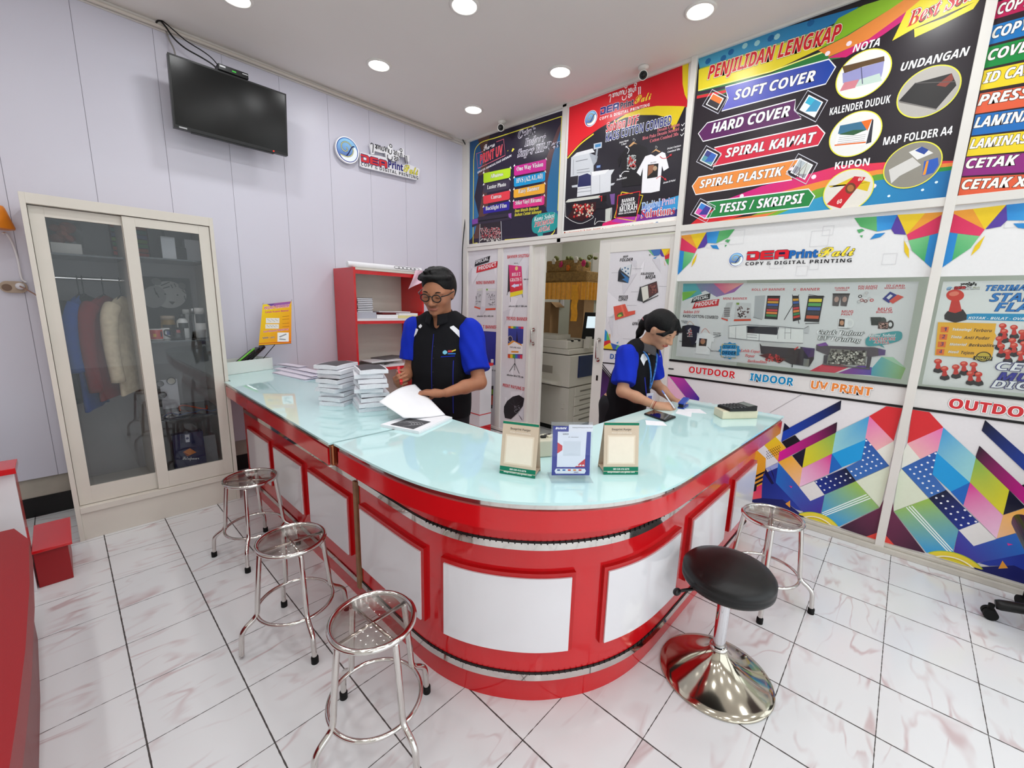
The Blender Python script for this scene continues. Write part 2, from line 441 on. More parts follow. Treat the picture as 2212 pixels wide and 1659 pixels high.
# ---- curved counter
ct = thing('counter','curved red and white reception counter wrapping round to the right end','counter',(-2.1,-3.2,0))
top_poly = [(p.x,p.y) for p in outer] + [(-0.62,-3.045),(-1.5,-3.0),(-2.118,-2.985),(-2.128,-2.40)]
g = G().prism(top_poly,ZG0,ZG1,col=None)
gt = g.build('glass_top',M_aqua,ct,bevel=0.002)
core_poly = [(p.x,p.y) for p in inset(outer,0.02)] + [(-0.70,-3.06),(-1.5,-3.02),(-2.135,-3.0),(-2.145,-2.41)]
G().prism(core_poly,0.80,0.8905).build('top_board',M_red,ct)
g = G(); band(g,outer[1:],0.868,0.8905,0.012,0.022); g.build('mirror_trim',M_mirror,ct)
g = G(); band(g,outer[1:],0.795,0.868,0.006,0.022); g.build('fascia',M_red,ct)
bod_ctrl = [(-2.600,-2.33),(-2.603,-2.60),(-2.603,-2.80),(-2.590,-2.92),(-2.553,-3.045),(-2.490,-3.160),(-2.405,-3.265),(-2.300,-3.350),(-2.175,-3.420),(-2.03,-3.465),
            (-1.86,-3.484),(-1.60,-3.490),(-1.2,-3.495),(-0.545,-3.50)]
bod = [Vector((p.x,p.y)) for p in smooth_path([(a,b,0) for a,b in bod_ctrl],6)]
body_poly = [(p.x,p.y) for p in bod] + [(-0.56,-3.10),(-2.17,-3.04),(-2.18,-2.33)]
G().prism(body_poly,0.145,0.80).build('body',M_red,ct)
g = G(); band(g,bod,0.649,0.676,-0.004,0.01); g.build('mirror_trim',M_mirror,ct)
g = G(); band(g,bod,0.676,0.684,-0.0015,0.01); g.build('vent_strip',M_dark,ct)  # dark vent strip along the top of the upper mirror trim
g = G(); band(g,bod,0.116,0.143,-0.006,0.02); g.build('mirror_trim',M_mirror,ct)
g = G(); band(g,bod,0.143,0.150,-0.003,0.01); g.build('vent_strip',M_dark,ct)  # dark vent strip over the lower mirror trim
pl = inset(bod,0.022); pl[-1] = Vector((-0.64,pl[-1].y))
pp = [(p.x,p.y) for p in pl] + [(-0.64,-3.2),(-2.3,-3.15),(-2.35,-2.33)]
G().prism(pp,0.0,0.118).build('plinth',M_red,ct)
# little black staples along the two mirror trims of the bend
g = G(); acc = 0.0
for i in range(1,len(bod) - 1):
    p,q = bod[i],bod[i + 1]; seg = (q - p).length; t = (q - p).normalized(); nr = Vector((-t.y,t.x))
    if p.y > -2.86 or p.x > -1.85: continue
    k = max(1,int(seg / 0.022))
    for j in range(k):
        c = p + (q - p) * (j / k) - nr * 0.004
        M = Matrix(((t.x,nr.x,0,c.x),(t.y,nr.y,0,c.y),(0,0,1,0),(0,0,0,1)))
        g.obox(Matrix.Translation((0,0,0.679)) @ M,(0.004,0.004,0.013)); g.obox(Matrix.Translation((0,0,0.147)) @ M,(0.004,0.004,0.012))
tag(g.build('staples',M_black,ct),kind='stuff')
# panels: white face on a red backing frame; follow the body outline between two arc positions
lens = [0.0]
for i in range(1,len(bod)): lens.append(lens[-1] + (bod[i] - bod[i - 1]).length)
def at_len(s):
    for i in range(1,len(bod)):
        if lens[i] >= s:
            t = (s - lens[i - 1]) / (lens[i] - lens[i - 1]); return bod[i - 1].lerp(bod[i],t)
    return bod[-1]
def near_len(x,y):
    k = min(range(len(bod)),key=lambda i: (bod[i] - Vector((x,y))).length); return lens[k]
def curved_panel(s0,s1,z0=0.252,z1=0.550):
    n = max(2,int((s1 - s0) / 0.02))
    def fr(d,e,za,zb,mi,g):
        path = [at_len(s0 - e + (s1 - s0 + 2 * e) * i / n) for i in range(n + 1)]
        band(g,path,za,zb,-d,0.0,mi); return g
    b = fr(0.016,0.016,z0 - 0.002,z1 + 0.016,0,G()).build('panel_frame',mat('red_panel_edge',(186,8,14),0.25,coat=0.2),ct)
    f = fr(0.022,0.0,z0,z1,0,G()).build('white_panel',M_white,ct)
    tag(f,'glossy white inset panel')
def px_len(u,v): q = onz(u,v,0.252); return near_len(q.x,q.y)
pan = [(0.04,px_len(914,1338)),(px_len(962,1368),px_len(1229,1405)),(px_len(1287,1374),px_len(1438,1271)),
       (px_len(1461,1246),px_len(1545,1164)),(px_len(1561,1149),lens[-1] - 0.012)]
for a,b in pan: curved_panel(a,b)
# batten over the joint between the two counters
g = G(); g.box((-2.612,-2.318,0.10),(-2.59,-2.290,0.66)); g.build('joint_batten',M_wood,ct,bevel=0.002)

# ---- straight counter
cs = thing('counter','straight red and white counter running from the left wall beside the display cabinet','counter',(-2.4,-1.2,0))
XO = -2.745
G().prism([(-2.672,-0.02),(-2.672,-0.604),(-2.715,-0.61),(XO - 0.006,-2.385),(-2.135,-2.385),(-2.09,-0.02)],ZG0,ZG1).build('glass_top',M_aqua,cs,bevel=0.002)
G().prism([(-2.668,-0.02),(-2.668,-0.604),(-2.69,-0.61),(XO + 0.018,-2.375),(-2.14,-2.375),(-2.10,-0.02)],0.80,0.8905).build('top_board',M_red,cs)
pth = [Vector((-2.708,-0.61)),Vector((XO,-2.36))]
g = G(); band(g,pth,0.868,0.8905,0.004,0.02); g.build('mirror_trim',M_mirror,cs)
g = G(); band(g,pth,0.795,0.868,-0.002,0.02); g.build('fascia',M_red,cs)
pc = smooth_path([(XO + 0.01,-2.36,0),(XO + 0.016,-2.378,0),(XO + 0.03,-2.386,0)],4)
g = G(); g.box((XO + 0.002,-2.392,0.795),(XO + 0.03,-2.362,0.8900)); g.build('end_post',mat('bronze_trim',(150,92,60),0.2,0.8),cs,bevel=0.008)
G().box((-2.600,-2.318,0.145),(-2.18,-0.55,0.80)).build('body',M_red,cs)
sp = [Vector((-2.600,-0.56)),Vector((-2.600,-2.315))]
g = G(); band(g,sp,0.649,0.676,-0.004,0.01); g.build('mirror_trim',M_mirror,cs)
g = G(); band(g,sp,0.116,0.143,-0.006,0.02); g.build('mirror_trim',M_mirror,cs)
G().box((-2.578,-2.318,0.0),(-2.3,-0.60,0.118)).build('plinth',M_red,cs)
for (ya,yb) in ((-0.68,-1.115),(-1.225,-1.667),(-1.775,-2.232)):
    G().box((-2.616,yb - 0.016,0.250),(-2.598,ya + 0.016,0.566)).build('panel_frame',MATS['red_panel_edge'],cs,bevel=0.002)
    tag(G().box((-2.622,yb,0.252),(-2.60,ya,0.550)).build('white_panel',M_white,cs,bevel=0.001),'glossy white inset panel')

# ================================================================== DOWNLIGHTS
M_lamp = mat('lamp_diffuser',(255,255,255),0.5,emit=(255,250,244),estr=9.0)
M_rim = mat('lamp_rim',(228,224,218),0.4)
LAB = {(-2.47,-0.72): 'round recessed downlight nearest the wall above the television',(-1.49,-0.72): 'round recessed downlight above the wall logo sign',
       (-0.49,-0.72): 'small round downlight in the far corner above the indoor printing poster',(-1.49,-1.76): 'round recessed downlight at the top centre of the ceiling',
       (-0.49,-1.76): 'round recessed downlight in front of the red t-shirt printing poster',(-0.49,-2.85): 'round recessed downlight in front of the large binding poster'}
proto = None
for (lx,ly) in LAMP_XY:
    lab = LAB.get((lx,ly),'round recessed downlight in the ceiling out of the picture')
    if proto is None:
        proto = thing('ceiling_light',lab,'ceiling light',(lx,ly,CEIL),'recessed downlights in the ceiling')
        G().lathe([(0.096,0.0),(0.096,-0.004),(0.090,-0.009),(0.078,-0.010),(0.076,-0.006)],(lx,ly,CEIL),40).build('rim',M_rim,proto)
        G().lathe([(0.0765,-0.006),(0.06,-0.011),(0.0,-0.013)],(lx,ly,CEIL),40).build('diffuser',M_lamp,proto)
    else: dup(proto,(lx,ly,CEIL),None,lab)
proto['label'] = 'round recessed downlight in the ceiling out of the picture'
# ================================================================== PRINT DRAWING
def _bold(s,up,low,dig=None):
    o = []
    for ch in s:
        if 'A' <= ch <= 'Z': o.append(chr(up + ord(ch) - 65))
        elif 'a' <= ch <= 'z': o.append(chr(low + ord(ch) - 97))
        elif '0' <= ch <= '9' and dig: o.append(chr(dig + ord(ch) - 48))
        else: o.append(ch)
    return ''.join(o)
STYLES = {'sans': lambda s: _bold(s,0x1D5D4,0x1D5EE,0x1D7EC),'it': lambda s: _bold(s,0x1D63C,0x1D656,0x1D7EC),'serif': lambda s: _bold(s,0x1D400,0x1D41A,0x1D7CE),
          'serifit': lambda s: _bold(s,0x1D468,0x1D482,0x1D7CE),'script': lambda s: _bold(s,0x1D4D0,0x1D4EA),'round': lambda s: s}
TCACHE = {}
MATHFONT = None
try:
    import os
    MATHFONT = bpy.data.fonts.load(os.path.join(bpy.utils.resource_path('LOCAL'),'datafiles','fonts','NotoSansMath-Regular.woff2'))
except Exception: MATHFONT = None
CAPS = {}
def capof(style):
    if style not in CAPS:
        v,f = glyphs('H',style); CAPS[style] = float(v[:,1].max())
    return CAPS[style]
def fscale(style): return 1.0 if style == 'round' or MATHFONT is None else 0.668
def glyphs(s,style='sans',off=0.0,shear=0.0,space=1.0):
    key = (s,style,off,shear,space)
    if key in TCACHE: return TCACHE[key]
    cu = bpy.data.curves.new('t','FONT'); cu.body = STYLES[style](s); cu.offset = off; cu.shear = shear; cu.space_character = space
    if MATHFONT is not None and style != 'round': cu.font = MATHFONT
    cu.resolution_u = 3
    o = bpy.data.objects.new('t',cu)
    me = bpy.data.meshes.new_from_object(o)
    v = np.zeros(len(me.vertices) * 3,dtype=np.float32); me.vertices.foreach_get('co',v); v = v.reshape(-1,3)[:,:2]
    f = [tuple(p.vertices) for p in me.polygons]
    bpy.data.objects.remove(o); bpy.data.curves.remove(cu); bpy.data.meshes.remove(me)
    TCACHE[key] = (v,f); return TCACHE[key]
GAIN = 1.12
class Art:
    """flat print: polygons and lettering laid on a real plane; one mesh, colours per corner"""
    def __init__(s,f,n,base=0.0015,eps=3.5e-5,up=(0,0,1)):
        s.f = f; s.n = Vector(n); s.k = 0; s.base = base; s.eps = eps; s.g = G(); s.z = (0,0,1.0); s.fr = None; s.up = Vector(up)
    def Z(s,ox,oy,sc_): s.z = (ox,oy,sc_); s.fr = None; return s
    def frame(s,p0,p1,w):
        """local units: x runs 0..w from p0 to p1 (in the current pixels), y upwards, same unit"""
        A = s.raw(*p0); B = s.raw(*p1); xd = (B - A) / w; s.fr = (A,xd,s.up * xd.length); return s
    def inv(s,u,v):
        """pixels of the current zoom -> frame units"""
        ox,oy,k = s.z; P = s.f(ox + u / k,oy + v / k); A,xd,y = s.fr; d = P - A
        return (d.dot(xd) / xd.length_squared,d.dot(y) / y.length_squared)
    def nofr(s): s.fr = None; return s
    def raw(s,u,v):
        if s.fr: A,x,y = s.fr; return A + x * u + y * v
        ox,oy,k = s.z; return s.f(ox + u / k,oy + v / k)
    def P(s,u,v): return s.raw(u,v) + s.n * (s.base + s.eps * s.k)
    def c(s,col):
        r = rgb(col); return (min(1,r[0] * GAIN),min(1,r[1] * GAIN),min(1,r[2] * GAIN),1)
    def poly(s,pts,col,c2=None,a=None,b=None):
        s.k += 1
        vs = [s.P(u,v) for u,v in pts]
        # keep every face turned to the viewer
        nn = Vector((0,0,0))
        for i in range(len(vs)): nn += (vs[i]).cross(vs[(i + 1) % len(vs)])
        idx = list(range(len(vs)))
        if nn.dot(s.n) < 0: idx.reverse()
        if c2 is None: cc = s.c(col)
        else:
            A,B = s.c(col),s.c(c2); d = (b[0] - a[0],b[1] - a[1]); L = d[0] ** 2 + d[1] ** 2; cc = []
            for u,v in pts:
                t = max(0,min(1,((u - a[0]) * d[0] + (v - a[1]) * d[1]) / L)); cc.append(tuple(A[i] * (1 - t) + B[i] * t for i in range(4)))
        s.g.add(vs,[idx],0,False,cc); return s
    def rect(s,u0,v0,u1,v1,col,**k): return s.poly([(u0,v0),(u1,v0),(u1,v1),(u0,v1)],col,**k)
    def hex6(s,u0,v0,u1,v1,col,**k): return s.poly([(u0,v0),(u1,v0),(u1,v1),(u0,v1)],col,**k)
    def ell(s,c,p,q,col,n=36,c2=None):
        """ellipse through centre c with conjugate points p and q (current units)"""
        pts = [(c[0] + (p[0] - c[0]) * math.cos(t) + (q[0] - c[0]) * math.sin(t),c[1] + (p[1] - c[1]) * math.cos(t) + (q[1] - c[1]) * math.sin(t)) for t in [2 * PI * i / n for i in range(n)]]
        if c2: return s.poly(pts,col,c2,(2 * c[0] - q[0],2 * c[1] - q[1]),q)
        return s.poly(pts,col)
    def disc(s,c,r,col,n=36,c2=None,top=None):
        """true circle on the plane; r in current units measured along x"""
        C0 = s.raw(*c); R = (s.raw(c[0] + r,c[1]) - C0).length; X = s.up.cross(s.n).normalized()
        s.k += 1; vs = [C0 + X * (R * math.cos(2 * PI * i / n)) + s.up * (R * math.sin(2 * PI * i / n)) + s.n * (s.base + s.eps * s.k) for i in range(n)]
        if c2 is None: cc = s.c(col)
        else:
            A,B = s.c(col),s.c(c2); cc = []
            for i in range(n):
                t = 0.5 + 0.5 * math.sin(2 * PI * i / n); cc.append(tuple(A[j] * (1 - t) + B[j] * t for j in range(4)))
        s.g.add(vs,[list(range(n))],0,False,cc); return s
    def line(s,pts,w,col,closed=False):
        """stroke; w in metres"""
        s.k += 1; P = [s.P(u,v) for u,v in pts]; n = len(P); vs = []
        for i in range(n):
            a = P[i - 1] if (i > 0 or closed) else P[i]; b = P[(i + 1) % n] if (i < n - 1 or closed) else P[i]
            t = (b - a).normalized(); m = s.n.cross(t).normalized()
            vs += [P[i] + m * (w / 2),P[i] - m * (w / 2)]
        fs = [(2 * i + 1,2 * ((i + 1) % n) + 1,2 * ((i + 1) % n),2 * i) for i in range(n if closed else n - 1)]
        s.g.add(vs,fs,0,False,s.c(col)); return s
    def curve(s,pts,w,col,k=6,closed=False):
        q = smooth_path([(a,b,0) for a,b in pts],k,closed); return s.line([(p.x,p.y) for p in q],w,col,closed)
    def dots(s,pts,r,col,n=8):
        s.k += 1; X = s.up.cross(s.n).normalized()
        for (u,v) in pts:
            C0 = s.P(u,v); s.g.add([C0 + X * (r * math.cos(2 * PI * i / n)) + s.up * (r * math.sin(2 * PI * i / n)) for i in range(n)],[list(range(n))],0,False,s.c(col))
        return s
    def text(s,t,p0,p1,h,col,style='sans',off=0.0,shear=0.0,out=None,ow=0.03,out2=None,ow2=0.06,space=1.0,c2=None):
        """baseline from p0 to p1, cap height h (all in current units)"""
        A = s.raw(*p0); B = s.raw(*p1)
        T = s.raw(p0[0],p0[1] + h) if s.fr else s.raw(p0[0],p0[1] - h)
        off *= fscale(style); ow *= fscale(style); ow2 *= fscale(style)
        H = (T - A).dot(s.up); ref,_ = glyphs(t,style,off,shear,space)
        if not len(ref): return s
        x0,x1 = ref[:,0].min(),ref[:,0].max(); cap = capof(style) + 2 * off
        for (cc,e) in ((out2,ow2),(out,ow),(col,0)):
            if cc is None: continue
            v,f = glyphs(t,style,off + e,shear,space) if e else (ref,_)
            s.k += 1; o = s.n * (s.base + s.eps * s.k); Xd = (B - A) / (x1 - x0)
            vs = [A + Xd * float(p[0] - x0) + s.up * (H * float(p[1] + off) / cap) + o for p in v]
            fs = [q if True else q for q in f]
            # glyph faces run counter-clockwise seen from +z of the text; flip when the frame is mirrored
            flip = Xd.cross(s.up).dot(s.n) < 0
            if flip: fs = [tuple(reversed(q)) for q in f]
            k_ = None
            if cc is col and c2 is not None:
                ca,cb = s.c(col),s.c(c2); k_ = [tuple(ca[j] * (1 - t_) + cb[j] * t_ for j in range(4)) for t_ in [min(1,max(0,float(p[1]) / cap)) for p in v]]
            s.g.add(vs,fs,0,False,k_ if k_ is not None else s.c(cc))
        return s
    def build(s,name,m=None,**k): return s.g.build(name,m or M_print,**k)

def letter_dea(a,x,y,w,h,col,out,ow):
    """the wide squared DEA lettering; x,y lower left in frame units"""
    lw = w / 3.18
    def D(x): return [[(0,.74),(0.06,1),(.80,1),(1,.86),(1,.14),(.86,0),(.06,0),(.06,.58),(.30,.58),(.30,.25),(.70,.25),(.70,.74)]]
    def E(x): return [[(.14,1),(1,1),(1,.76),(.30,.76),(.30,.61),(.95,.61),(.95,.40),(.30,.40),(.30,.24),(1,.24),(1,0),(.0,0),(.0,.86)]]
    def A(x): return [[(.14,1),(.86,1),(1,.86),(1,0),(.72,0),(.72,.28),(.28,.28),(.28,0),(0,0),(0,.86)],[(.28,.50),(.72,.50),(.72,.76),(.28,.76)]]
    for i,L in enumerate((D(0),E(0),A(0))):
        X = x + i * lw * 1.09
        T = lambda q: [(X + p[0] * lw,y + p[1] * h) for p in q]
        if out:
            for q in L[:1]:
                cxm = X + lw / 2; cym = y + h / 2; t = T(q)
                a.line(t,ow * 2,out,closed=True)
        a.poly(T(L[0]),col)
        if len(L) > 1: a.poly(T(L[1]),out or (255,255,255))

def emblem(a,c,r,S=1.0):
    """round blue wave emblem; frame units"""
    cx,cy = c; m = (a.raw(cx + r,cy) - a.raw(cx,cy)).length
    P = lambda pts: [(cx + x * r,cy + y * r) for x,y in pts]
    a.disc(c,r,(246,248,250)); a.disc(c,r * .93,(30,40,130),c2=(30,84,170)); a.disc(c,r * .87,(38,44,150),c2=(150,205,240))
    # white swoosh on the lower right
    sw = [(-.62,-.42),(-.3,-.55),(.1,-.5),(.38,-.2),(.5,.15),(.62,.36),(.8,.2),(.86,-.05),(.78,-.4),(.5,-.72),(.1,-.86),(-.3,-.8),(-.55,-.62)]
    q = smooth_path([(x,y,0) for x,y in sw],4,True); a.poly(P([(p.x,p.y) for p in q]),(232,240,250))
    sp = [(.55,.62),(.2,.62),(-.1,.45)]
    spiral = [(.05 * 1 - .2 + (.06 + .09 * t) * math.cos(-t * 1.25 + 1.0),.12 + (.06 + .09 * t) * math.sin(-t * 1.25 + 1.0)) for t in [i * .25 for i in range(0,22)]]
    a.curve(P(spiral),m * .10,(16,22,80),3); a.curve(P(spiral),m * .045,(226,226,150),3)
    tail = [spiral[-1],(.28,.42),(.5,.1),(.36,-.3),(-.05,-.52),(-.66,-.44)]
    a.curve(P(tail),m * .10,(16,22,80),5); a.curve(P(tail),m * .045,(226,226,150),5)
    a.curve(P([(.62,.4),(.4,.3),(.1,-.2),(-.1,-.46)]),m * .09,(16,22,80),5)

def logo(a,p0,p1,dea=(214,30,44),prn=(24,100,176),bal=(240,218,60),txt=(26,26,30),script=None,dout=(24,20,60)):
    """whole company logo: p0..p1 is the line under the words COPY ... PRINTING extended left to the emblem"""
    a.frame(p0,p1,7.85)
    u = a.fr[1].length
    emblem(a,(0.53,0.50),0.55)
    letter_dea(a,1.24,0.42,2.82,0.62,dea,dout,0.03 * u)
    a.text('Print',(4.1,0.42),(5.82,0.42),0.56,prn,'sans',off=.03,out=dout,ow=.02)
    a.text('Bali',(5.85,0.44),(7.85,0.44),0.62,bal,'script',off=.012,out=(40,36,20),ow=.022)
    a.text('COPY & DIGITAL PRINTING',(1.24,0.02),(7.78,0.02),0.24,txt,'sans',space=1.12)
    if script: aksara(a,script)
    a.nofr()

def aksara(a,spec):
    """the line of Balinese script above the name, stroke by stroke; spec = (x, y, width, stroke, colour)"""
    x0,y0,w,sw,col = spec; k = w / 8.3
    S = [[(0,1.0),(.12,1.25),(.45,1.2),(.5,.8),(.42,.2),(.36,-.35)],
         [(.85,1.15),(1.1,1.25),(1.15,.85),(.95,.75),(1.2,.55),(1.3,.75),(1.28,1.2),(1.6,1.2),(1.65,.6),(1.75,1.15),(2.0,1.2),(2.05,.5)],
         [(2.35,1.25),(2.3,.7),(2.5,.5),(2.7,.7),(2.7,1.2),(3.0,1.25),(3.1,.5),(3.25,1.2),(3.55,1.2),(3.6,.45)],
         [(3.85,1.2),(3.8,.6),(4.05,.35),(4.35,.55),(4.4,1.2)],[(4.2,1.55),(3.95,1.8),(4.15,2.1),(4.45,1.95),(4.4,1.6),(4.2,1.55)],
         [(3.5,.1),(3.5,-.45),(3.9,-.75),(4.4,-.55),(4.5,.0)],
         [(4.8,1.1),(5.0,1.2),(5.05,.75),(4.85,.65),(5.1,.45),(5.3,.6),(5.3,1.1),(5.55,1.15),(5.6,.4)],
         [(4.85,.05),(5.15,.15),(5.2,-.2),(4.95,-.35),(5.25,-.6),(5.55,-.35),(5.5,.1),(5.8,.05),(5.75,-.5)],
         [(6.0,1.1),(5.95,.5),(6.2,.25),(6.35,.6),(6.4,1.05),(6.65,1.05),(6.7,.3)],[(6.5,1.35),(6.25,1.6),(6.45,1.9),(6.75,1.75),(6.7,1.45),(6.5,1.35)],
         [(7.2,.75),(7.35,.8),(7.4,.2),(7.45,-.6)],[(7.6,.75),(7.75,.8),(7.8,.2),(7.85,-.6)]]
    for q in S: a.curve([(x0 + p[0] * k,y0 + p[1] * k) for p in q],sw,col,4)
# ================================================================== POSTERS ON THE PARTITION
NX = (-1,0,0)
W2 = lambda u,v: onx(u,v,0.0)
def board(y0,y1,z0,z1,x0=0.0005,x1=0.02):
    a = Art(W2,NX); a.g.box((x0,y0,z0),(x1,y1,z1),0,a.c((225,225,225))); return a
def clipz(): pass

# ---------------- 1: dark indoor printing poster beside the corner
a = board(-0.10,-1.44,2.185,CEIL - .02)
a.Z(1000,200,4.424)
a.poly([(66,462),(968,168),(912,1392),(60,1478)],(40,34,52))
a.poly([(70,470),(140,430),(215,700),(150,790),(110,1000),(170,1250),(66,1420)],(36,78,122),(52,116,168),(100,450),(100,1300))
a.poly([(140,430),(260,400),(200,620),(260,760),(140,800),(205,640)],(84,58,52))
a.poly([(210,790),(250,1150),(175,1200),(150,1400),(95,1420),(150,1180),(200,900)],(92,60,56))
a.poly([(948,260),(930,900),(905,1250),(800,1130),(790,900),(850,620),(930,330)],(36,88,130),(46,110,156),(900,300),(900,1200))
a.poly([(935,300),(935,350),(860,600),(810,850),(800,1100),(740,1050),(760,800),(800,620),(905,350)],(86,56,60))
a.poly([(60,1418),(75,1400),(912,1330),(912,1392),(60,1478)],(44,36,58))
YEL = (232,222,78)
a.curve([(105,640),(120,540),(180,475),(300,437)],.009,YEL); a.line([(300,437),(945,228),(908,1130)],.010,YEL)
a.line([(104,640),(98,1440),(140,1437)],.010,YEL); a.line([(400,1408),(760,1378)],.010,YEL); a.curve([(760,1378),(830,1368),(870,1335),(880,1300)],.010,YEL)
PK = (226,112,130)
a.line([(195,562),(130,585),(145,725),(405,600),(390,445),(320,472)],.006,PK)
a.text('Promo',(198,560),(305,515),55,(245,240,245),'script',off=.012)
a.text('PRINT UV',(165,685),(378,590),88,(214,40,58),'sans',out=(245,150,160),ow=.022)
a.text('GRATIS KONSULTASI DESAIN',(140,775),(466,610),18,(235,235,245),'it')
a.poly([(425,560),(432,560),(436,548)],YEL); a.poly([(465,562),(475,566),(494,540),(478,530)],YEL)
for t,p0,p1 in (('Cetak',(530,440),(690,388)),('Indoor',(592,515),(790,460)),('Super HI-Ress',(524,618),(930,520))):
    a.text(t,p0,p1,68,(30,24,44),'serifit',out=(225,220,235),ow=.045)
def tagbar(a,pts,col,t,p0,p1,h,style='serif'):
    u0,v0 = pts[0]; u1,v1 = pts[1]
    a.poly([(u0 - 8,v0 + 2),(u0 + 4,v0 - 22),(u0 + 10,v0)],(240,240,240)); a.poly([(u1 - 10,v1),(u1 + 8,v1 + 12),(u1,v1 - 14)],(240,240,240))
    a.poly(pts,col)
    a.text(t,p0,p1,h,(250,250,250),style,out=(30,24,40),ow=.03)
tagbar(a,[(198,772),(458,718),(455,800),(440,815),(205,866),(198,855)],(176,214,40),'Albatros',(265,818),(385,795),36)
tagbar(a,[(198,885),(450,828),(448,905),(436,918),(205,962),(198,950)],(62,54,72),'Luster Photo',(233,924),(412,893),36)
tagbar(a,[(196,990),(452,934),(450,1010),(438,1022),(204,1066),(196,1056)],(222,62,74),'Canvas',(270,1018),(368,1004),36)
tagbar(a,[(196,1098),(448,1036),(446,1115),(436,1122),(200,1160),(196,1155)],(46,34,150),'Backlight Film',(218,1126),(420,1096),36)
tagbar(a,[(492,705),(798,636),(796,730),(786,742),(500,796),(490,785)],(196,40,140),'One Way Vision',(515,752),(768,704),40)
tagbar(a,[(490,818),(790,756),(788,835),(778,848),(498,902),(490,892)],(26,146,204),'HVS (A2,A1,A0)',(512,866),(764,818),42)
tagbar(a,[(488,930),(786,868),(784,952),(774,962),(494,1008),(486,998)],(232,168,54),'Easy Banner',(532,964),(732,928),38)
tagbar(a,[(484,1042),(782,984),(780,1062),(770,1074),(490,1112),(482,1104)],(214,50,130),'Stiker Vinyl (Ritrama)',(504,1074),(756,1040),38)
a.text('Dan Masih Banyak',(498,1146),(728,1118),28,(226,216,70),'it'); a.text('Bahan Cetak lainnya',(496,1184),(752,1152),28,(226,216,70),'it')
# printer with a printed crowd picture
a.poly([(88,1215),(140,1200),(150,1190),(430,1155),(466,1150),(466,1215),(150,1260),(90,1290)],(52,44,62)); a.poly([(88,1215),(145,1202),(145,1250),(92,1262)],(128,70,160)); a.poly([(436,1158),(466,1152),(466,1205),(440,1190)],(150,90,180))
a.poly([(150,1225),(430,1185),(430,1195),(150,1236)],(20,18,24)); a.poly([(166,1256),(366,1230),(370,1415),(160,1432)],(46,36,44))
rr = random.Random(3)
a.dots([(170 + rr.random() * 195,1290 + rr.random() * 105) for _ in range(170)],.006,(206,172,172),5); a.dots([(172 + rr.random() * 190,1285 + rr.random() * 110) for _ in range(70)],.006,(200,60,70),5)
a.dots([(170 + rr.random() * 195,1395 + rr.random() * 25) for _ in range(40)],.008,(214,210,205),5)
a.line([(166,1256),(160,1440)],.006,(225,225,230)); a.line([(366,1230),(372,1420)],.006,(225,225,230)); a.line([(130,1446),(400,1418)],.008,(190,190,190))
TEAL = (38,150,150)
def bubble(a,c,ru,rv,tail,col=TEAL):
    P = [(c[0] + ru * abs(math.cos(t)) ** .6 * (1 if math.cos(t) > 0 else -1),c[1] + rv * abs(math.sin(t)) ** .6 * (1 if math.sin(t) > 0 else -1) - (c[0] * 0) - 0.18 * ru * abs(math.cos(t)) ** .6 * (1 if math.cos(t) > 0 else -1)) for t in [2 * PI * i / 28 for i in range(28)]]
    a.poly(P,col); a.poly(tail,col)
bubble(a,(786,1245),126,96,[(700,1320),(770,1310),(765,1370),(800,1400),(735,1395),(715,1360)])
a.text('Kami Solusi',(680,1232),(878,1190),40,(230,244,244),'serifit',out=(20,90,90),ow=.02)
a.text('PROMOSI',(684,1286),(875,1244),44,(206,52,66),'serifit',out=(245,235,235),ow=.03); a.text('ANDA',(720,1335),(832,1312),44,(206,52,66),'serifit',out=(245,235,235),ow=.03)
tag(a.build('poster',org=(0,-0.77,2.185)),'dark poster with coloured tag bars, Promo Print UV, Cetak Indoor Super HI-Ress','poster')

# ---------------- 2: red and black t-shirt printing poster
a = board(-1.486,-2.626,2.185,CEIL - .02)
a.Z(1000,200,4.424)
a.poly([(1020,140),(1190,80),(2160,-280),(2068,1190),(960,1388)],(34,30,40))
a.poly([(1018,142),(2152,-278),(2144,140),(2000,128),(1850,128),(1700,150),(1500,230),(1300,345),(1150,450),(1000,610)],(214,34,44),(196,28,40),(1100,200),(2100,0))
a.poly([(2000,128),(2122,132),(2015,360),(1960,240),(1850,215),(1700,215),(1550,240),(1420,300),(1560,205),(1720,150),(1850,128)],(222,196,36))
a.poly([(2098,-262),(2158,-282),(2145,72),(2120,20),(2100,-80)],(222,196,36))
a.curve([(1000,628),(1120,495),(1250,395)],.012,(226,200,50))
# logo
a.frame((1160,318),(1788,138),7.85); u_ = a.fr[1].length
emblem(a,(0.85,0.55),0.82)
letter_dea(a,2.0,0.62,2.3,0.72,(34,34,120),(220,225,240),.03 * u_)
a.text('Print',(4.45,0.62),(6.0,0.62),0.6,(30,30,60),'sans',off=.03,out=(230,230,240),ow=.02); a.text('Bali',(6.1,0.68),(7.9,0.68),0.72,(236,214,60),'script',off=.012)
a.text('COPY & DIGITAL PRINTING',(2.0,0.1),(7.8,0.1),0.28,(244,240,240),'sans',space=1.1)
aksara(a,(3.0,1.75,3.9,.007,(244,236,236))); a.Z(1000,200,4.424)
a.text('Sablon DTF',(1368,380),(1680,300),84,(214,44,56),'it',out=(248,232,232),ow=.04)
a.text('KAOS COTTON COMBED',(1366,470),(1990,305),78,(32,40,120),'sans',out=(235,238,248),ow=.045)
for t,p0,p1 in (('Desain Custom',(1858,378),(2072,318)),('Bisa Pake Desain Sendiri',(1716,455),(2066,362)),('Cotton Combed 30s',(1788,480),(2060,410))):
    a.text(t,p0,p1,30,(220,120,130),'serif',out=(60,24,40),ow=.02)
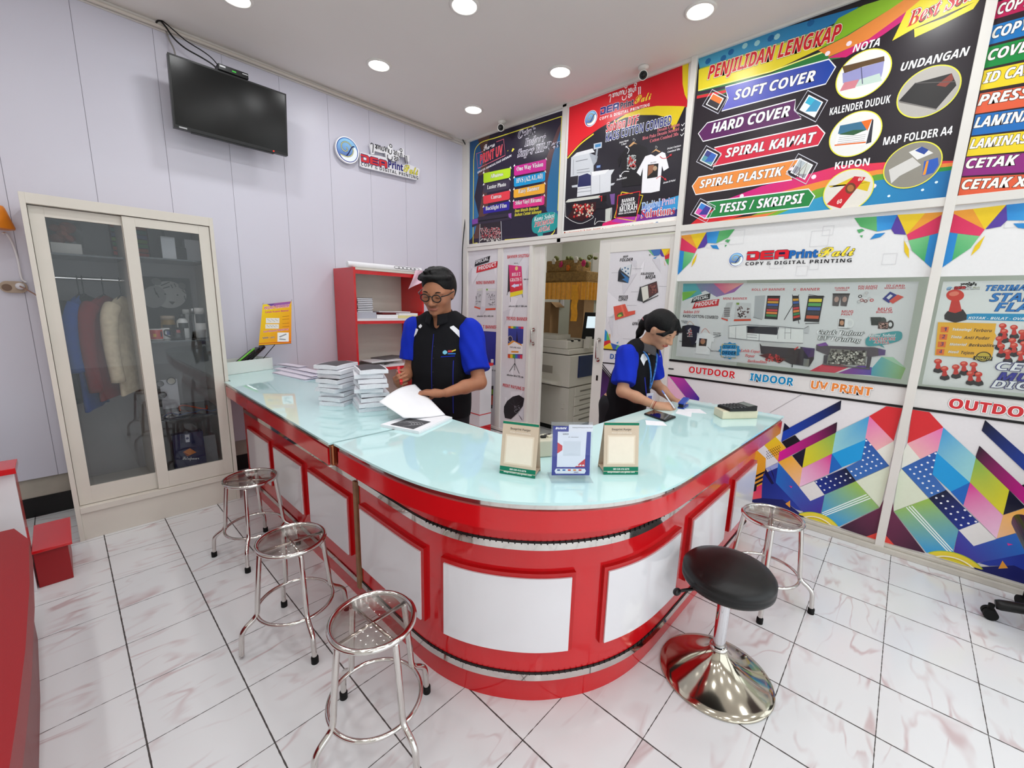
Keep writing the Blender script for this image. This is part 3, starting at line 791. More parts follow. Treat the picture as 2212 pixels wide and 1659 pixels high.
for (u,v) in ((2090,305),(2086,352),(2082,402)): a.line([(u,v),(u + 10,v + 14),(u + 30,v - 14)],.006,(240,240,240))
# copiers
GREY = (196,200,206)
a.poly([(1036,620),(1205,575),(1250,640),(1250,770),(1030,806)],GREY); a.poly([(1205,575),(1290,610),(1280,660),(1250,700)],(160,166,176)); a.poly([(1090,575),(1240,535),(1262,570),(1120,600),(1040,620)],(214,216,220))
a.poly([(1252,490),(1330,474),(1328,528),(1252,545)],(186,196,210)); a.poly([(1264,498),(1320,486),(1318,516),(1266,528)],(70,130,180)); a.line([(1285,540),(1272,640)],.02,(150,156,166))
a.line([(1060,640),(1056,790)],.004,(110,114,120)); a.line([(1080,660),(1195,636)],.005,(90,94,100)); a.line([(1090,745),(1210,725)],.004,(110,114,120)); a.line([(1090,770),(1215,752)],.004,(110,114,120))
a.poly([(1105,790),(1230,760),(1450,735),(1418,790),(1412,945),(1226,978),(1092,998)],(214,217,222)); a.poly([(1108,800),(1190,772),(1226,790),(1226,890),(1098,905)],(30,34,86)); a.poly([(1042,890),(1098,880),(1098,905),(1045,908)],GREY); a.poly([(1412,870),(1455,862),(1440,885),(1412,892)],GREY)
a.poly([(1270,690),(1326,686),(1324,745),(1272,750)],(24,26,60)); a.poly([(1280,700),(1316,694),(1314,716),(1280,722)],(120,150,200)); a.line([(1226,760),(1226,975)],.004,(120,124,130)); a.line([(1310,790),(1310,960)],.003,(150,154,160)); a.poly([(1232,758),(1400,735),(1360,775),(1240,800)],(232,234,236)); a.line([(1098,925),(1226,905)],.004,(120,124,130)); a.line([(1096,955),(1226,938)],.004,(120,124,130))
# large format printer
a.poly([(980,1050),(1010,1020),(1300,985),(1455,968),(1452,1075),(1420,1105),(1040,1130),(975,1080)],(30,26,34)); a.poly([(980,1050),(1010,1020),(1310,982),(1310,1008),(1010,1050)],(206,208,200)); a.poly([(1318,980),(1455,964),(1450,1075),(1400,1090),(1330,1010)],(40,36,46)); a.poly([(1406,972),(1455,966),(1450,1070),(1420,1070)],(120,84,150)); a.poly([(1330,988),(1375,982),(1375,1040),(1330,1045)],(20,16,20))
a.poly([(1040,1075),(1275,1045),(1270,1130),(1140,1230),(1000,1195),(1050,1120)],(60,22,26)); a.dots([(1060 + rr.random() * 190,1070 + rr.random() * 120) for _ in range(40)],.012,(190,44,44),5); a.dots([(1060 + rr.random() * 190,1070 + rr.random() * 120) for _ in range(30)],.01,(210,190,170),5)
a.line([(1300,1000),(1330,990),(1325,1040)],.01,(200,40,44)); a.poly([(1365,1115),(1420,1100),(1410,1230),(1362,1235)],(200,202,196)); a.curve([(978,1180),(1050,1230),(1140,1250),(1250,1190),(1180,1160)],.004,(225,225,225)); a.curve([(1270,1200),(1260,1262),(1300,1230),(1410,1228),(1425,1100)],.005,(225,225,225)); a.curve([(982,1060),(985,1180),(1010,1200)],.004,(225,225,225))
# hanging shirts
a.curve([(1640,470),(1650,455),(1632,440),(1628,462)],.005,(150,150,150)); a.poly([(1585,515),(1632,470),(1670,495),(1640,490),(1600,520)],(204,160,110))
a.poly([(1555,540),(1610,515),(1690,495),(1760,530),(1800,690),(1740,720),(1720,640),(1712,880),(1520,905),(1515,640),(1490,720),(1480,640)],(26,23,28)); a.dots([(1575 + rr.random() * 75,605 + rr.random() * 125) for _ in range(70)],.009,(190,196,196),5); a.dots([(1590 + rr.random() * 60,620 + rr.random() * 100) for _ in range(16)],.010,(180,60,60),5)
a.curve([(1845,540),(1860,525),(1845,512),(1842,530)],.005,(150,150,150)); a.poly([(1800,580),(1845,540),(1892,565),(1880,572),(1845,556)],(204,160,110))
a.poly([(1745,610),(1800,592),(1840,610),(1905,568),(1935,580),(1970,720),(1920,752),(1905,700),(1882,940),(1800,958),(1708,962),(1722,720),(1700,800),(1662,765)],(238,238,242)); a.poly([(1770,690),(1872,678),(1862,808),(1762,824)],(30,28,26)); a.poly([(1775,700),(1830,690),(1815,760),(1770,800)],(150,100,74)); a.ell((1838,725),(1858,722),(1838,748),(180,150,120)); a.text('Dea Print',(1795,678),(1850,668),10,(40,40,44),'it')
WT = (236,236,240)
for t,p0,p1 in (('Print Kaos',(1497,490),(1585,465)),('1 Hari',(1515,508),(1565,495)),('Desain Bebas',(1472,843),(1568,820)),('Print Cotton',(1955,548),(2085,515)),('Combed 30s',(1958,578),(2078,548)),('Aman di Pakai',(1915,873),(2033,845))):
    a.text(t,p0,p1,17,WT,'it')
a.curve([(1575,585),(1590,545),(1560,515)],.005,WT); a.poly([(1556,512),(1578,512),(1560,530)],WT); a.curve([(1590,755),(1540,758),(1505,800)],.006,WT); a.poly([(1500,815),(1498,785),(1525,800)],WT)
a.curve([(1885,610),(1910,630),(1950,625),(1985,600)],.005,(200,50,60)); a.poly([(2000,585),(1975,595),(1992,612)],(200,50,60)); a.curve([(1850,825),(1890,800),(1930,825)],.005,(200,50,60)); a.poly([(1950,842),(1922,835),(1940,815)],(200,50,60))
# bottom colours
a.poly([(1340,1250),(1480,1200),(1720,1230),(1700,1262),(1330,1285)],(222,40,110)); a.poly([(1420,1235),(2068,1110),(2062,1192),(1640,1262)],(150,40,150),(40,60,130),(1600,1200),(2060,1150)); a.poly([(1720,1090),(2076,980),(2068,1110),(1700,1190)],(70,70,180),(60,170,224),(1720,1100),(2060,1000)); a.poly([(1420,1235),(1560,1130),(1700,1170),(1640,1262)],(176,60,170))
a.line([(1520,952),(1722,985),(1648,1230),(1450,1195),(1520,952)],.009,(228,204,50)); a.line([(1485,985),(1695,945),(1665,1180),(1465,1200),(1485,985)],.009,(206,40,50)); a.poly([(1492,990),(1688,955),(1660,1185),(1470,1190)],(36,28,36))
for t,p0,p1,h in (('BANNER',(1520,1055),(1642,1035),34),('SPANDUK',(1512,1092),(1650,1070),30),('MURAH',(1498,1145),(1665,1118),50),('BISA DITUNGGU',(1490,1168),(1655,1145),16)):
    a.text(t,p0,p1,h,(246,246,246),'sans')
a.text('Digital',(1708,1125),(1885,1085),68,(110,160,220),'serif',out=(240,244,250),ow=.03); a.text('Print',(1898,1085),(2030,1060),66,(225,200,222),'serif',out=(120,60,120),ow=.02); a.text('Solutions',(1705,1200),(2025,1160),74,(200,56,70),'serif',out=(246,236,238),ow=.04)
a.poly([(964,1325),(2066,1180),(2045,1262),(955,1400)],(238,236,230)); 
OR = (190,84,60)
a.dots([(976,1340),(1338,1308)],.010,(150,60,40)); a.text('Jl. Waturenggong No 128, Panjer - Denpasar',(990,1350),(1320,1308),17,OR,'it'); a.text('deaprintbali128@gmail.com',(1358,1312),(1600,1282),17,OR,'it'); a.dots([(1626,1280)],.014,(60,150,90)); a.text('089 539 416 6279',(1650,1282),(1822,1262),18,OR,'it'); a.dots([(1856,1254)],.016,(40,96,160)); a.text('(0361) 261838',(1880,1258),(2030,1240),18,OR,'it')
tag(a.build('poster',org=(0,-2.05,2.185)),'red and black poster Sablon DTF Kaos Cotton Combed with white t-shirt and copiers','poster')

# ---------------- 3: binding poster
a = board(-2.668,-4.136,2.143,CEIL - .016)
def swoosh(a,pts,wd,cols):
    q = smooth_path([(x,y,0) for x,y in pts],10); n = len(q); k = len(cols)
    for j,cl in enumerate(cols):
        up = []; dn = []
        for i,p in enumerate(q):
            w0 = wd(i / (n - 1)); t = (q[min(i + 1,n - 1)] - q[max(i - 1,0)]).normalized(); m = Vector((t.y,-t.x,0))
            up.append(p + m * w0 * (0.5 - j / k)); dn.append(p + m * w0 * (0.5 - (j + 1) / k))
        s_ = [(p.x,p.y) for p in up] + [(p.x,p.y) for p in reversed(dn)]
        for i in range(n - 1):
            a.poly([(up[i].x,up[i].y),(up[i + 1].x,up[i + 1].y),(dn[i + 1].x,dn[i + 1].y),(dn[i].x,dn[i].y)],cl); a.k -= 1
        a.k += 1
S3 = 3.0219
a.Z(1480,0,S3)
y0_,y1_,z0_,z1_ = -2.668,-4.136,2.143,CEIL - .016
a.g.add([(-.0012,y0_,z0_),(-.0012,y1_,z0_),(-.0012,y1_,z1_),(-.0012,y0_,z1_)],[(0,1,2,3)],0,False,a.c((40,34,40)))
a.poly([(95,445),(85,385),(600,195),(1130,45),(1165,60),(900,190),(600,300)],(70,150,180),(30,110,170),(100,420),(1100,60))
a.dots([(150,400),(300,340),(560,250),(820,150),(250,380)],.02,(30,96,150)); a.dots([(470,282),(390,300),(600,240)],.018,(150,196,200))
a.poly([(1130,45),(1165,50),(1750,-160),(1900,-200),(1560,30),(1280,230),(1010,380),(960,390),(600,560),(95,640),(80,625),(95,590),(560,480),(900,330)],(46,120,60))
a.poly([(1000,120),(1165,35),(1500,-70),(1560,-90),(1340,60),(1040,240),(860,330)],(130,180,40),(150,196,60),(1000,200),(1500,-80))
a.poly([(90,455),(620,290),(900,200),(1010,165),(1015,180),(880,320),(560,470),(85,590)],(226,206,48),(214,196,40),(90,500),(1000,200))
a.line([(85,592),(560,468),(1010,300)],.008,(238,232,130)); a.line([(95,450),(600,290),(1005,160)],.006,(130,180,100))
a.poly([(870,330),(1060,235),(1340,60),(1560,-90),(1750,-160),(1480,60),(1200,260),(940,370)],(226,130,56),(232,150,80),(900,330),(1600,-80))
a.poly([(930,380),(1200,255),(1480,50),(1760,-165),(1860,-195),(1560,40),(1290,230),(1050,375)],(206,40,110),(196,50,130),(1000,350),(1800,-150))
a.poly([(80,602),(430,520),(620,480),(330,560),(190,600),(78,622)],(52,44,60)); a.poly([(78,626),(300,580),(420,545),(250,610),(76,645)],(206,50,60))
# lower rainbow
a.poly([(30,1470),(110,1400),(420,1262),(560,1250),(560,1340),(300,1430)],(206,40,50)); a.poly([(250,1310),(500,1215),(760,1150),(1000,1082),(1300,1060),(1760,1050),(1755,1085),(1250,1150),(900,1200),(560,1270)],(206,30,130),(226,60,60),(400,1300),(1300,1050))
a.poly([(560,1270),(900,1180),(1250,1110),(1752,1062),(1750,1100),(1250,1180),(900,1260),(560,1330)],(232,140,60)); a.poly([(330,1450),(860,1235),(1250,1140),(1750,1085),(1745,1120),(1280,1175),(900,1310),(560,1420)],(120,170,50),(40,140,60),(860,1235),(1745,1100))
a.poly([(560,1420),(840,1300),(1240,1180),(1745,1110),(1705,1310),(900,1395)],(60,160,196),(30,110,170),(600,1400),(1700,1120)); a.poly([(35,1478),(300,1428),(560,1390),(620,1370),(500,1425)],(226,120,70))
a.dots([(690,1100),(840,1155),(370,1280),(930,350),(1070,285),(1230,1215)],.014,(250,226,236)); a.dots([(1330,1280),(1440,1200),(1550,1240),(1640,1190)],.007,(220,240,246))
a.poly([(1352,268),(1445,75),(1560,-20),(1990,-160),(1920,0),(1500,185)],(232,214,56)); a.poly([(1495,190),(1700,115),(1925,-5),(1880,60),(1620,190),(1498,246)],(232,214,56))
a.text('Best Seller',(1446,180),(2000,-60),92,(196,36,50),'serifit',out=(250,240,226),ow=.04,out2=(60,40,30),ow2=.055)
a.text('PENJILIDAN LENGKAP',(146,520),(1012,258),84,(196,30,42),'it',off=.012,out=(240,230,200),ow=.035,out2=(60,30,30),ow2=.05)
def arrow(a,pts,col,c2=None,e=(0,0)):
    cx = sum(p[0] for p in pts) / len(pts); cy = sum(p[1] for p in pts) / len(pts)
    a.line(pts,.014,(240,240,244),closed=True); a.poly(pts,col,c2,pts[0],pts[3 if len(pts) > 3 else 2])
def chip(a,c,w,cols):
    u,v = c; P = lambda k: [(u - 1.5 * k * .62,v + .30 * k),(u - .2 * k,v - 1.25 * k * .72),(u + 1.5 * k * .62,v - .32 * k),(u + .25 * k,v + 1.2 * k * .75)]
    a.line(P(w * 1.12),.006,(200,200,210),closed=True); a.poly(P(w * .82),(235,236,240)); q = P(w * .70)
    a.poly(q,cols[0]); a.poly([q[0],((q[0][0] + q[1][0]) / 2,(q[0][1] + q[1][1]) / 2),((q[2][0] + q[3][0]) / 2,(q[2][1] + q[3][1]) / 2),q[3]],cols[1])
    if len(cols) > 2: a.poly([((q[0][0] * 2 + q[3][0]) / 3,(q[0][1] * 2 + q[3][1]) / 3),((q[1][0] + q[2][0]) / 2,(q[1][1] + q[2][1]) / 2),q[2],((q[3][0] * 2 + q[2][0]) / 3,(q[3][1] * 2 + q[2][1]) / 3)],cols[2])
WH = (240,240,242); DK = (28,24,30)
arrow(a,[(262,572),(938,392),(978,440),(918,545),(240,722),(285,640)],(104,104,190),(40,70,160))  # reflection painted into the bar: paler towards its left end
a.text('SOFT COVER',(318,655),(845,528),62,WH,'it',off=.012,out=DK,ow=.028)
arrow(a,[(145,806),(720,655),(710,720),(760,772),(118,920),(90,872)],(90,36,90))
a.text('HARD COVER',(170,872),(680,758),62,WH,'it',off=.012,out=DK,ow=.028)
arrow(a,[(190,968),(862,822),(908,872),(868,945),(180,1085),(240,1010)],(206,42,66))
a.text('SPIRAL KAWAT',(262,1030),(850,928),58,WH,'it',off=.012,out=DK,ow=.028)
arrow(a,[(88,1160),(760,1040),(660,1120),(700,1170),(70,1268),(50,1215)],(232,140,64))
a.text('SPIRAL PLASTIK',(94,1230),(640,1145),52,WH,'it',off=.012,out=DK,ow=.028)
arrow(a,[(140,1322),(805,1238),(842,1282),(808,1345),(120,1425),(200,1365)],(36,130,66))
a.text('TESIS / SKRIPSI',(222,1390),(772,1325),56,WH,'it',off=.012,out=DK,ow=.028)
chip(a,(195,664),78,((222,120,60),(60,56,60))); chip(a,(824,694),102,((60,176,206),(230,236,240),(70,150,190))); chip(a,(156,1030),78,((66,70,130),(90,150,160),(60,100,180))); chip(a,(762,1103),98,((180,190,196),(150,150,160),(200,206,200))); chip(a,(118,1375),78,((60,130,206),(220,90,170),(70,60,150)))
a.line([(700,1150),(760,1050),(740,1160)],.004,(40,40,44)); a.line([(720,1155),(800,1060),(765,1165)],.004,(90,40,44))
for t,p0,p1,h in (('NOTA',(1092,345),(1268,300),48),('UNDANGAN',(1404,468),(1850,362),52),('KALENDER DUDUK',(942,755),(1336,672),46),('MAP FOLDER A4',(1290,950),(1740,878),50),('KUPON',(975,1108),(1200,1080),46)):
    a.text(t,p0,p1,h,WH,'it' if t[0] in 'NU' else 'sans',off=.004)
def medal(a,c,r,bgc):
    a.disc(c,r,(226,222,70),48); a.disc(c,r * .955,bgc,48)
medal(a,(1160,487),172,(232,232,226)); a.poly([(1028,480),(1045,470),(1160,440),(1300,400),(1290,470),(1280,505),(1150,550),(1030,545)],(150,150,196)); a.poly([(1026,436),(1300,368),(1302,400),(1160,438),(1040,480)],(96,74,50)); a.poly([(1010,598),(1040,540),(1135,520),(1110,575)],(206,130,140)); a.poly([(1110,570),(1140,520),(1270,480),(1285,530)],(190,210,200)); a.line([(1150,440),(1158,550)],.004,(80,80,110))
medal(a,(1584,602),200,(176,172,166)); a.poly([(1395,660),(1500,545),(1740,480),(1765,540),(1770,560),(1640,712)],(40,38,38)); a.poly([(1640,560),(1740,480),(1752,520),(1700,570)],(130,60,50)); a.line([(1500,545),(1765,535)],.004,(90,86,84)); a.poly([(1395,660),(1640,712),(1640,720),(1400,672)],(120,116,112))
medal(a,(1108,877),168,(228,228,224)); a.poly([(975,955),(1010,825),(1222,778),(1180,940),(1175,945)],(236,236,236)); a.poly([(998,875),(1012,822),(1165,792),(1185,850),(1100,880)],(60,110,140)); a.poly([(1000,880),(1100,850),(1185,848),(1100,884)],(50,90,60)); a.poly([(1150,795),(1222,778),(1190,855)],(226,110,40)); a.poly([(1222,778),(1230,785),(1215,930),(1180,942)],(50,50,60)); a.line([(976,950),(1180,930)],.008,(220,110,50))
for i in range(4): a.line([(1005 - i * 4,900 + i * 13),(1180 - i * 3,880 + i * 13)],.003,(170,170,170))
medal(a,(1480,1080),190,(140,136,126)); a.poly([(1345,1200),(1330,1110),(1485,1028),(1540,1078),(1400,1150)],(206,204,200)); a.poly([(1460,995),(1545,958),(1620,1000),(1515,1045)],(224,224,222)); a.poly([(1500,985),(1545,958),(1590,980),(1560,1010)],(40,70,150)); a.poly([(1560,1055),(1650,1030),(1655,1080),(1620,1130),(1548,1150)],(46,90,180)); a.poly([(1575,1055),(1590,1050),(1570,1140),(1550,1146)],(232,150,40))
medal(a,(1062,1245),165,(220,216,206)); a.poly([(950,1225),(1090,1160),(1210,1190),(1190,1250),(1050,1215),(935,1215)],(214,186,40)); a.poly([(925,1335),(1105,1152),(1180,1158),(1015,1362)],(196,34,46)); a.ell((1080,1230),(1115,1222),(1082,1265),(110,60,40)); a.text('60',(990,1335),(1022,1325),26,(244,230,220),'sans'); a.text('60',(1128,1184),(1158,1178),20,(244,230,220),'sans')
a.ell((1080,1230),(1102,1226),(1082,1252),(170,110,60))
tag(a.build('poster',org=(0,-3.4,2.143)),'large black and rainbow poster Penjilidan Lengkap with arrow bars and round pictures','poster')

# ---------------- 4: coloured list poster cut by the picture edge
a = board(-4.18,-5.62,2.143,CEIL - .016)
a.g.add([(-.0012,-4.18,z0_),(-.0012,-5.62,z0_),(-.0012,-5.62,z1_),(-.0012,-4.18,z1_)],[(0,1,2,3)],0,False,a.c((44,30,36)))
a.Z(1480,0,S3)
def slab(a,tl,bl,slope_t,slope_b,col,txt,p0,h,endu=2212 + 900):
    du = 1000
    a.poly([tl,(tl[0] + du,tl[1] + slope_t * du),(bl[0] + du,bl[1] + slope_b * du),bl],col)
    a.text(txt[0],p0,(p0[0] + txt[1],p0[1] + txt[1] * slope_t * .98),h,(238,236,228),'it',off=.014,out=(40,24,24),ow=.035)
slab(a,(2030,18),(2008,130),-.33,-.30,(176,30,80),('COPY WARNA',560),(2034,100),66)
slab(a,(2008,168),(1975,296),-.28,-.26,(30,110,176),('COPY KTP',460),(1998,256),68)
slab(a,(1980,310),(1948,448),-.25,-.22,(20,130,60),('COVER',330),(1970,400),66)
slab(a,(1952,462),(1925,592),-.21,-.18,(226,200,40),('ID CARD',400),(1942,548),66)
slab(a,(1926,612),(1892,745),-.17,-.15,(214,92,60),('PRESS',340),(1908,692),66)
slab(a,(1896,752),(1868,886),-.14,-.12,(30,104,176),('LAMINATING',640),(1882,838),66)
slab(a,(1866,896),(1836,1022),-.11,-.09,(226,200,40),('LAMINASI',420),(1854,974),60)
slab(a,(1836,1028),(1806,1150),-.075,-.06,(136,40,120),('CETAK',342),(1828,1102),62)
slab(a,(1806,1160),(1780,1284),-.05,-.035,(214,92,60),('CETAK X',430),(1800,1238),62)
tag(a.build('poster',org=(0,-4.9,2.143)),'striped list poster at the right picture edge reading Copy, Cover, ID Card, Press','poster')
# ================================================================== LOWER PARTITION: FRIEZE, GLASS, LETTER STRIP, ART PANELS
SL = 2.86528
YC = -4.158
W2m = lambda u,v: (lambda p: Vector((p.x,2 * YC - p.y,p.z)))(onx(u,v,0.0))
YB = (-2.668 - 4.136) / 2
W2b = lambda u,v: (lambda p: Vector((p.x,2 * YB - p.y,p.z)))(onx(u,v,0.0))
Z_FR = 1.715          # foot of the frieze board
Z_ST,Z_AR = 1.068,0.945
PURP,CRIM,YELL,ORNG,GRN,BLU = (84,62,150),(196,44,84),(222,190,40),(222,150,54),(96,178,110),(44,130,196)
def cluster(a):
    a.poly([(1162,32),(1300,22),(1302,115),(1200,85)],(70,160,90),(96,170,110),(1162,32),(1300,115)); a.poly([(1300,22),(1428,12),(1390,100),(1302,115)],(40,120,190),(60,150,210),(1400,20),(1310,110))
    a.poly([(1428,12),(1482,135),(1410,130),(1390,100)],PURP); a.poly([(1428,12),(1600,2),(1486,135)],YELL); a.poly([(1600,2),(1712,-6),(1702,12),(1486,135)],ORNG)
    a.poly([(1702,12),(1680,125),(1498,170),(1486,135)],CRIM,(214,60,100),(1700,20),(1490,150)); a.poly([(1498,170),(1628,140),(1600,305),(1520,235)],(120,190,130),(60,160,100),(1500,170),(1600,300)); a.poly([(1628,140),(1682,125),(1637,340),(1596,302)],BLU)
    a.poly([(1470,170),(1500,225),(1500,282),(1472,240)],YELL); a.poly([(1258,165),(1290,130),(1355,122),(1322,150)],BLU); a.poly([(1178,105),(1210,98),(1226,108),(1190,126)],(80,160,100)); a.poly([(1195,140),(1215,138),(1210,155)],(80,160,100))
def friezeart(f,y0,y1,lab,with_logo):
    a = Art(f,NX); a.g.box((0.0005,y0,Z_FR),(0.018,y1,2.10),0,a.c((222,222,222)))
    a.Z(1440,460,SL)
    rr = random.Random(5)
    for k in range(14):
        y = y0 + (y1 - y0) * rr.random(); z = Z_FR + .05 + .28 * rr.random(); w = .05 + .06 * rr.random()
        a.k += 1; o_ = Vector((-a.base - a.eps * a.k,y,z)); q = [o_ + Vector((0,sy * w,sz * w)) for sy,sz in ((-.5,-.5),(.5,-.5),(.5,.5),(-.5,.5))]
        q = [p for p in q if min(y0,y1) < p.y < max(y0,y1) and Z_FR < p.z < 2.09]
        if len(q) == 4:
            for i in range(4):
                e0,e1 = q[i],q[(i + 1) % 4]; t = (e1 - e0).normalized(); m = Vector((1,0,0)).cross(t) * .0012
                a.g.add([e0 + m,e1 + m,e1 - m,e0 - m],[(0,1,2,3)],0,False,a.c((206,206,208)))
    cluster(a)
    return a
a = friezeart(W2,-2.668,-4.136,'',True)
a.f = W2b; cluster(a); a.f = W2
a.Z(1440,460,SL); logo(a,(382,330),(1152,306))
tag(a.build('sign_board',org=(0,YB,Z_FR)),'white sign board with colourful crystal corners and the company logo, above the glass','sign')
a = friezeart(W2m,-4.18,-5.62,'',False)
tag(a.build('sign_board',org=(0,-4.9,Z_FR)),'white sign board with crystal corner cut by the right picture edge','sign')

# ---------------- glass windows
def pane_mat():
    m = bpy.data.materials.new('window_glass'); m.use_nodes = True; nt = m.node_tree; nt.nodes.remove(nt.nodes['Principled BSDF'])
    out = nt.nodes['Material Output']; t = nt.nodes.new('ShaderNodeBsdfTransparent'); g = nt.nodes.new('ShaderNodeBsdfGlossy'); mx = nt.nodes.new('ShaderNodeMixShader')
    fr = nt.nodes.new('ShaderNodeLayerWeight'); fr.inputs['Blend'].default_value = 0.5
    pw = nt.nodes.new('ShaderNodeMath'); pw.operation = 'POWER'; pw.inputs[1].default_value = 4.0; nt.links.new(fr.outputs['Facing'],pw.inputs[0])
    ma = nt.nodes.new('ShaderNodeMath'); ma.operation = 'MULTIPLY_ADD'; ma.inputs[1].default_value = 0.6; ma.inputs[2].default_value = 0.03; nt.links.new(pw.outputs[0],ma.inputs[0])
    t.inputs['Color'].default_value = (0.955,0.975,0.965,1); g.inputs['Roughness'].default_value = 0.02
    nt.links.new(ma.outputs[0],mx.inputs[0]); nt.links.new(t.outputs[0],mx.inputs[1]); nt.links.new(g.outputs[0],mx.inputs[2]); nt.links.new(mx.outputs[0],out.inputs['Surface'])
    return m
M_pane = pane_mat()
def tint_pane(name,col,rough=0.02):
    m = pane_mat(); m.name = name
    for n in m.node_tree.nodes:
        if n.type == 'BSDF_TRANSPARENT': n.inputs['Color'].default_value = col
        if n.type == 'BSDF_GLOSSY': n.inputs['Roughness'].default_value = rough
    return m
for i,(y0,y1) in enumerate(((-2.668,-4.136),(-4.18,-5.62))):
    g = G(); g.box((0.004,y0,Z_ST),(0.009,y1,Z_FR)); struct(g,'window_%d' % (i + 1),M_pane)
    g = G(); g.box((-0.006,y0,Z_ST - .004),(0.016,y1,Z_ST + .012),0); g.box((-0.004,y0,Z_AR - .008),(0.016,y1,Z_AR + .006),0)
    struct(g,'trim_%d' % (4 + i),M_black)

# ---------------- letter strips OUTDOOR INDOOR UV PRINT
def strip(y0,y1,words_,lab):
    a = Art(W2,NX); a.g.box((0.001,y0,Z_AR),(0.016,y1,Z_ST),0,a.c((216,214,212))); a.Z(1440,460,SL)
    for t,p0,p1,h,c in words_:
        a.text(t,p0,p1,h,c,'sans',off=.02,out=(245,244,244),ow=.05,out2=(120,116,116),ow2=.062)
    return tag(a.build('lettering_strip',org=(0,(y0 + y1) / 2,Z_AR)),lab,'sign')
strip(-2.668,-4.136,[('OUTDOOR',(136,988),(424,1024),40,(200,48,54)),('INDOOR',(514,1036),(784,1070),46,(20,130,180)),('UV PRINT',(890,1086),(1268,1134),50,(226,132,60))],
      'white strip below the banner glass with the words OUTDOOR, INDOOR, UV PRINT')
strip(-4.18,-5.62,[('OUTDOOR',(1742,1205),(2420,1298),62,(200,48,54))],'white strip at the right picture edge with the red word OUTDOOR')

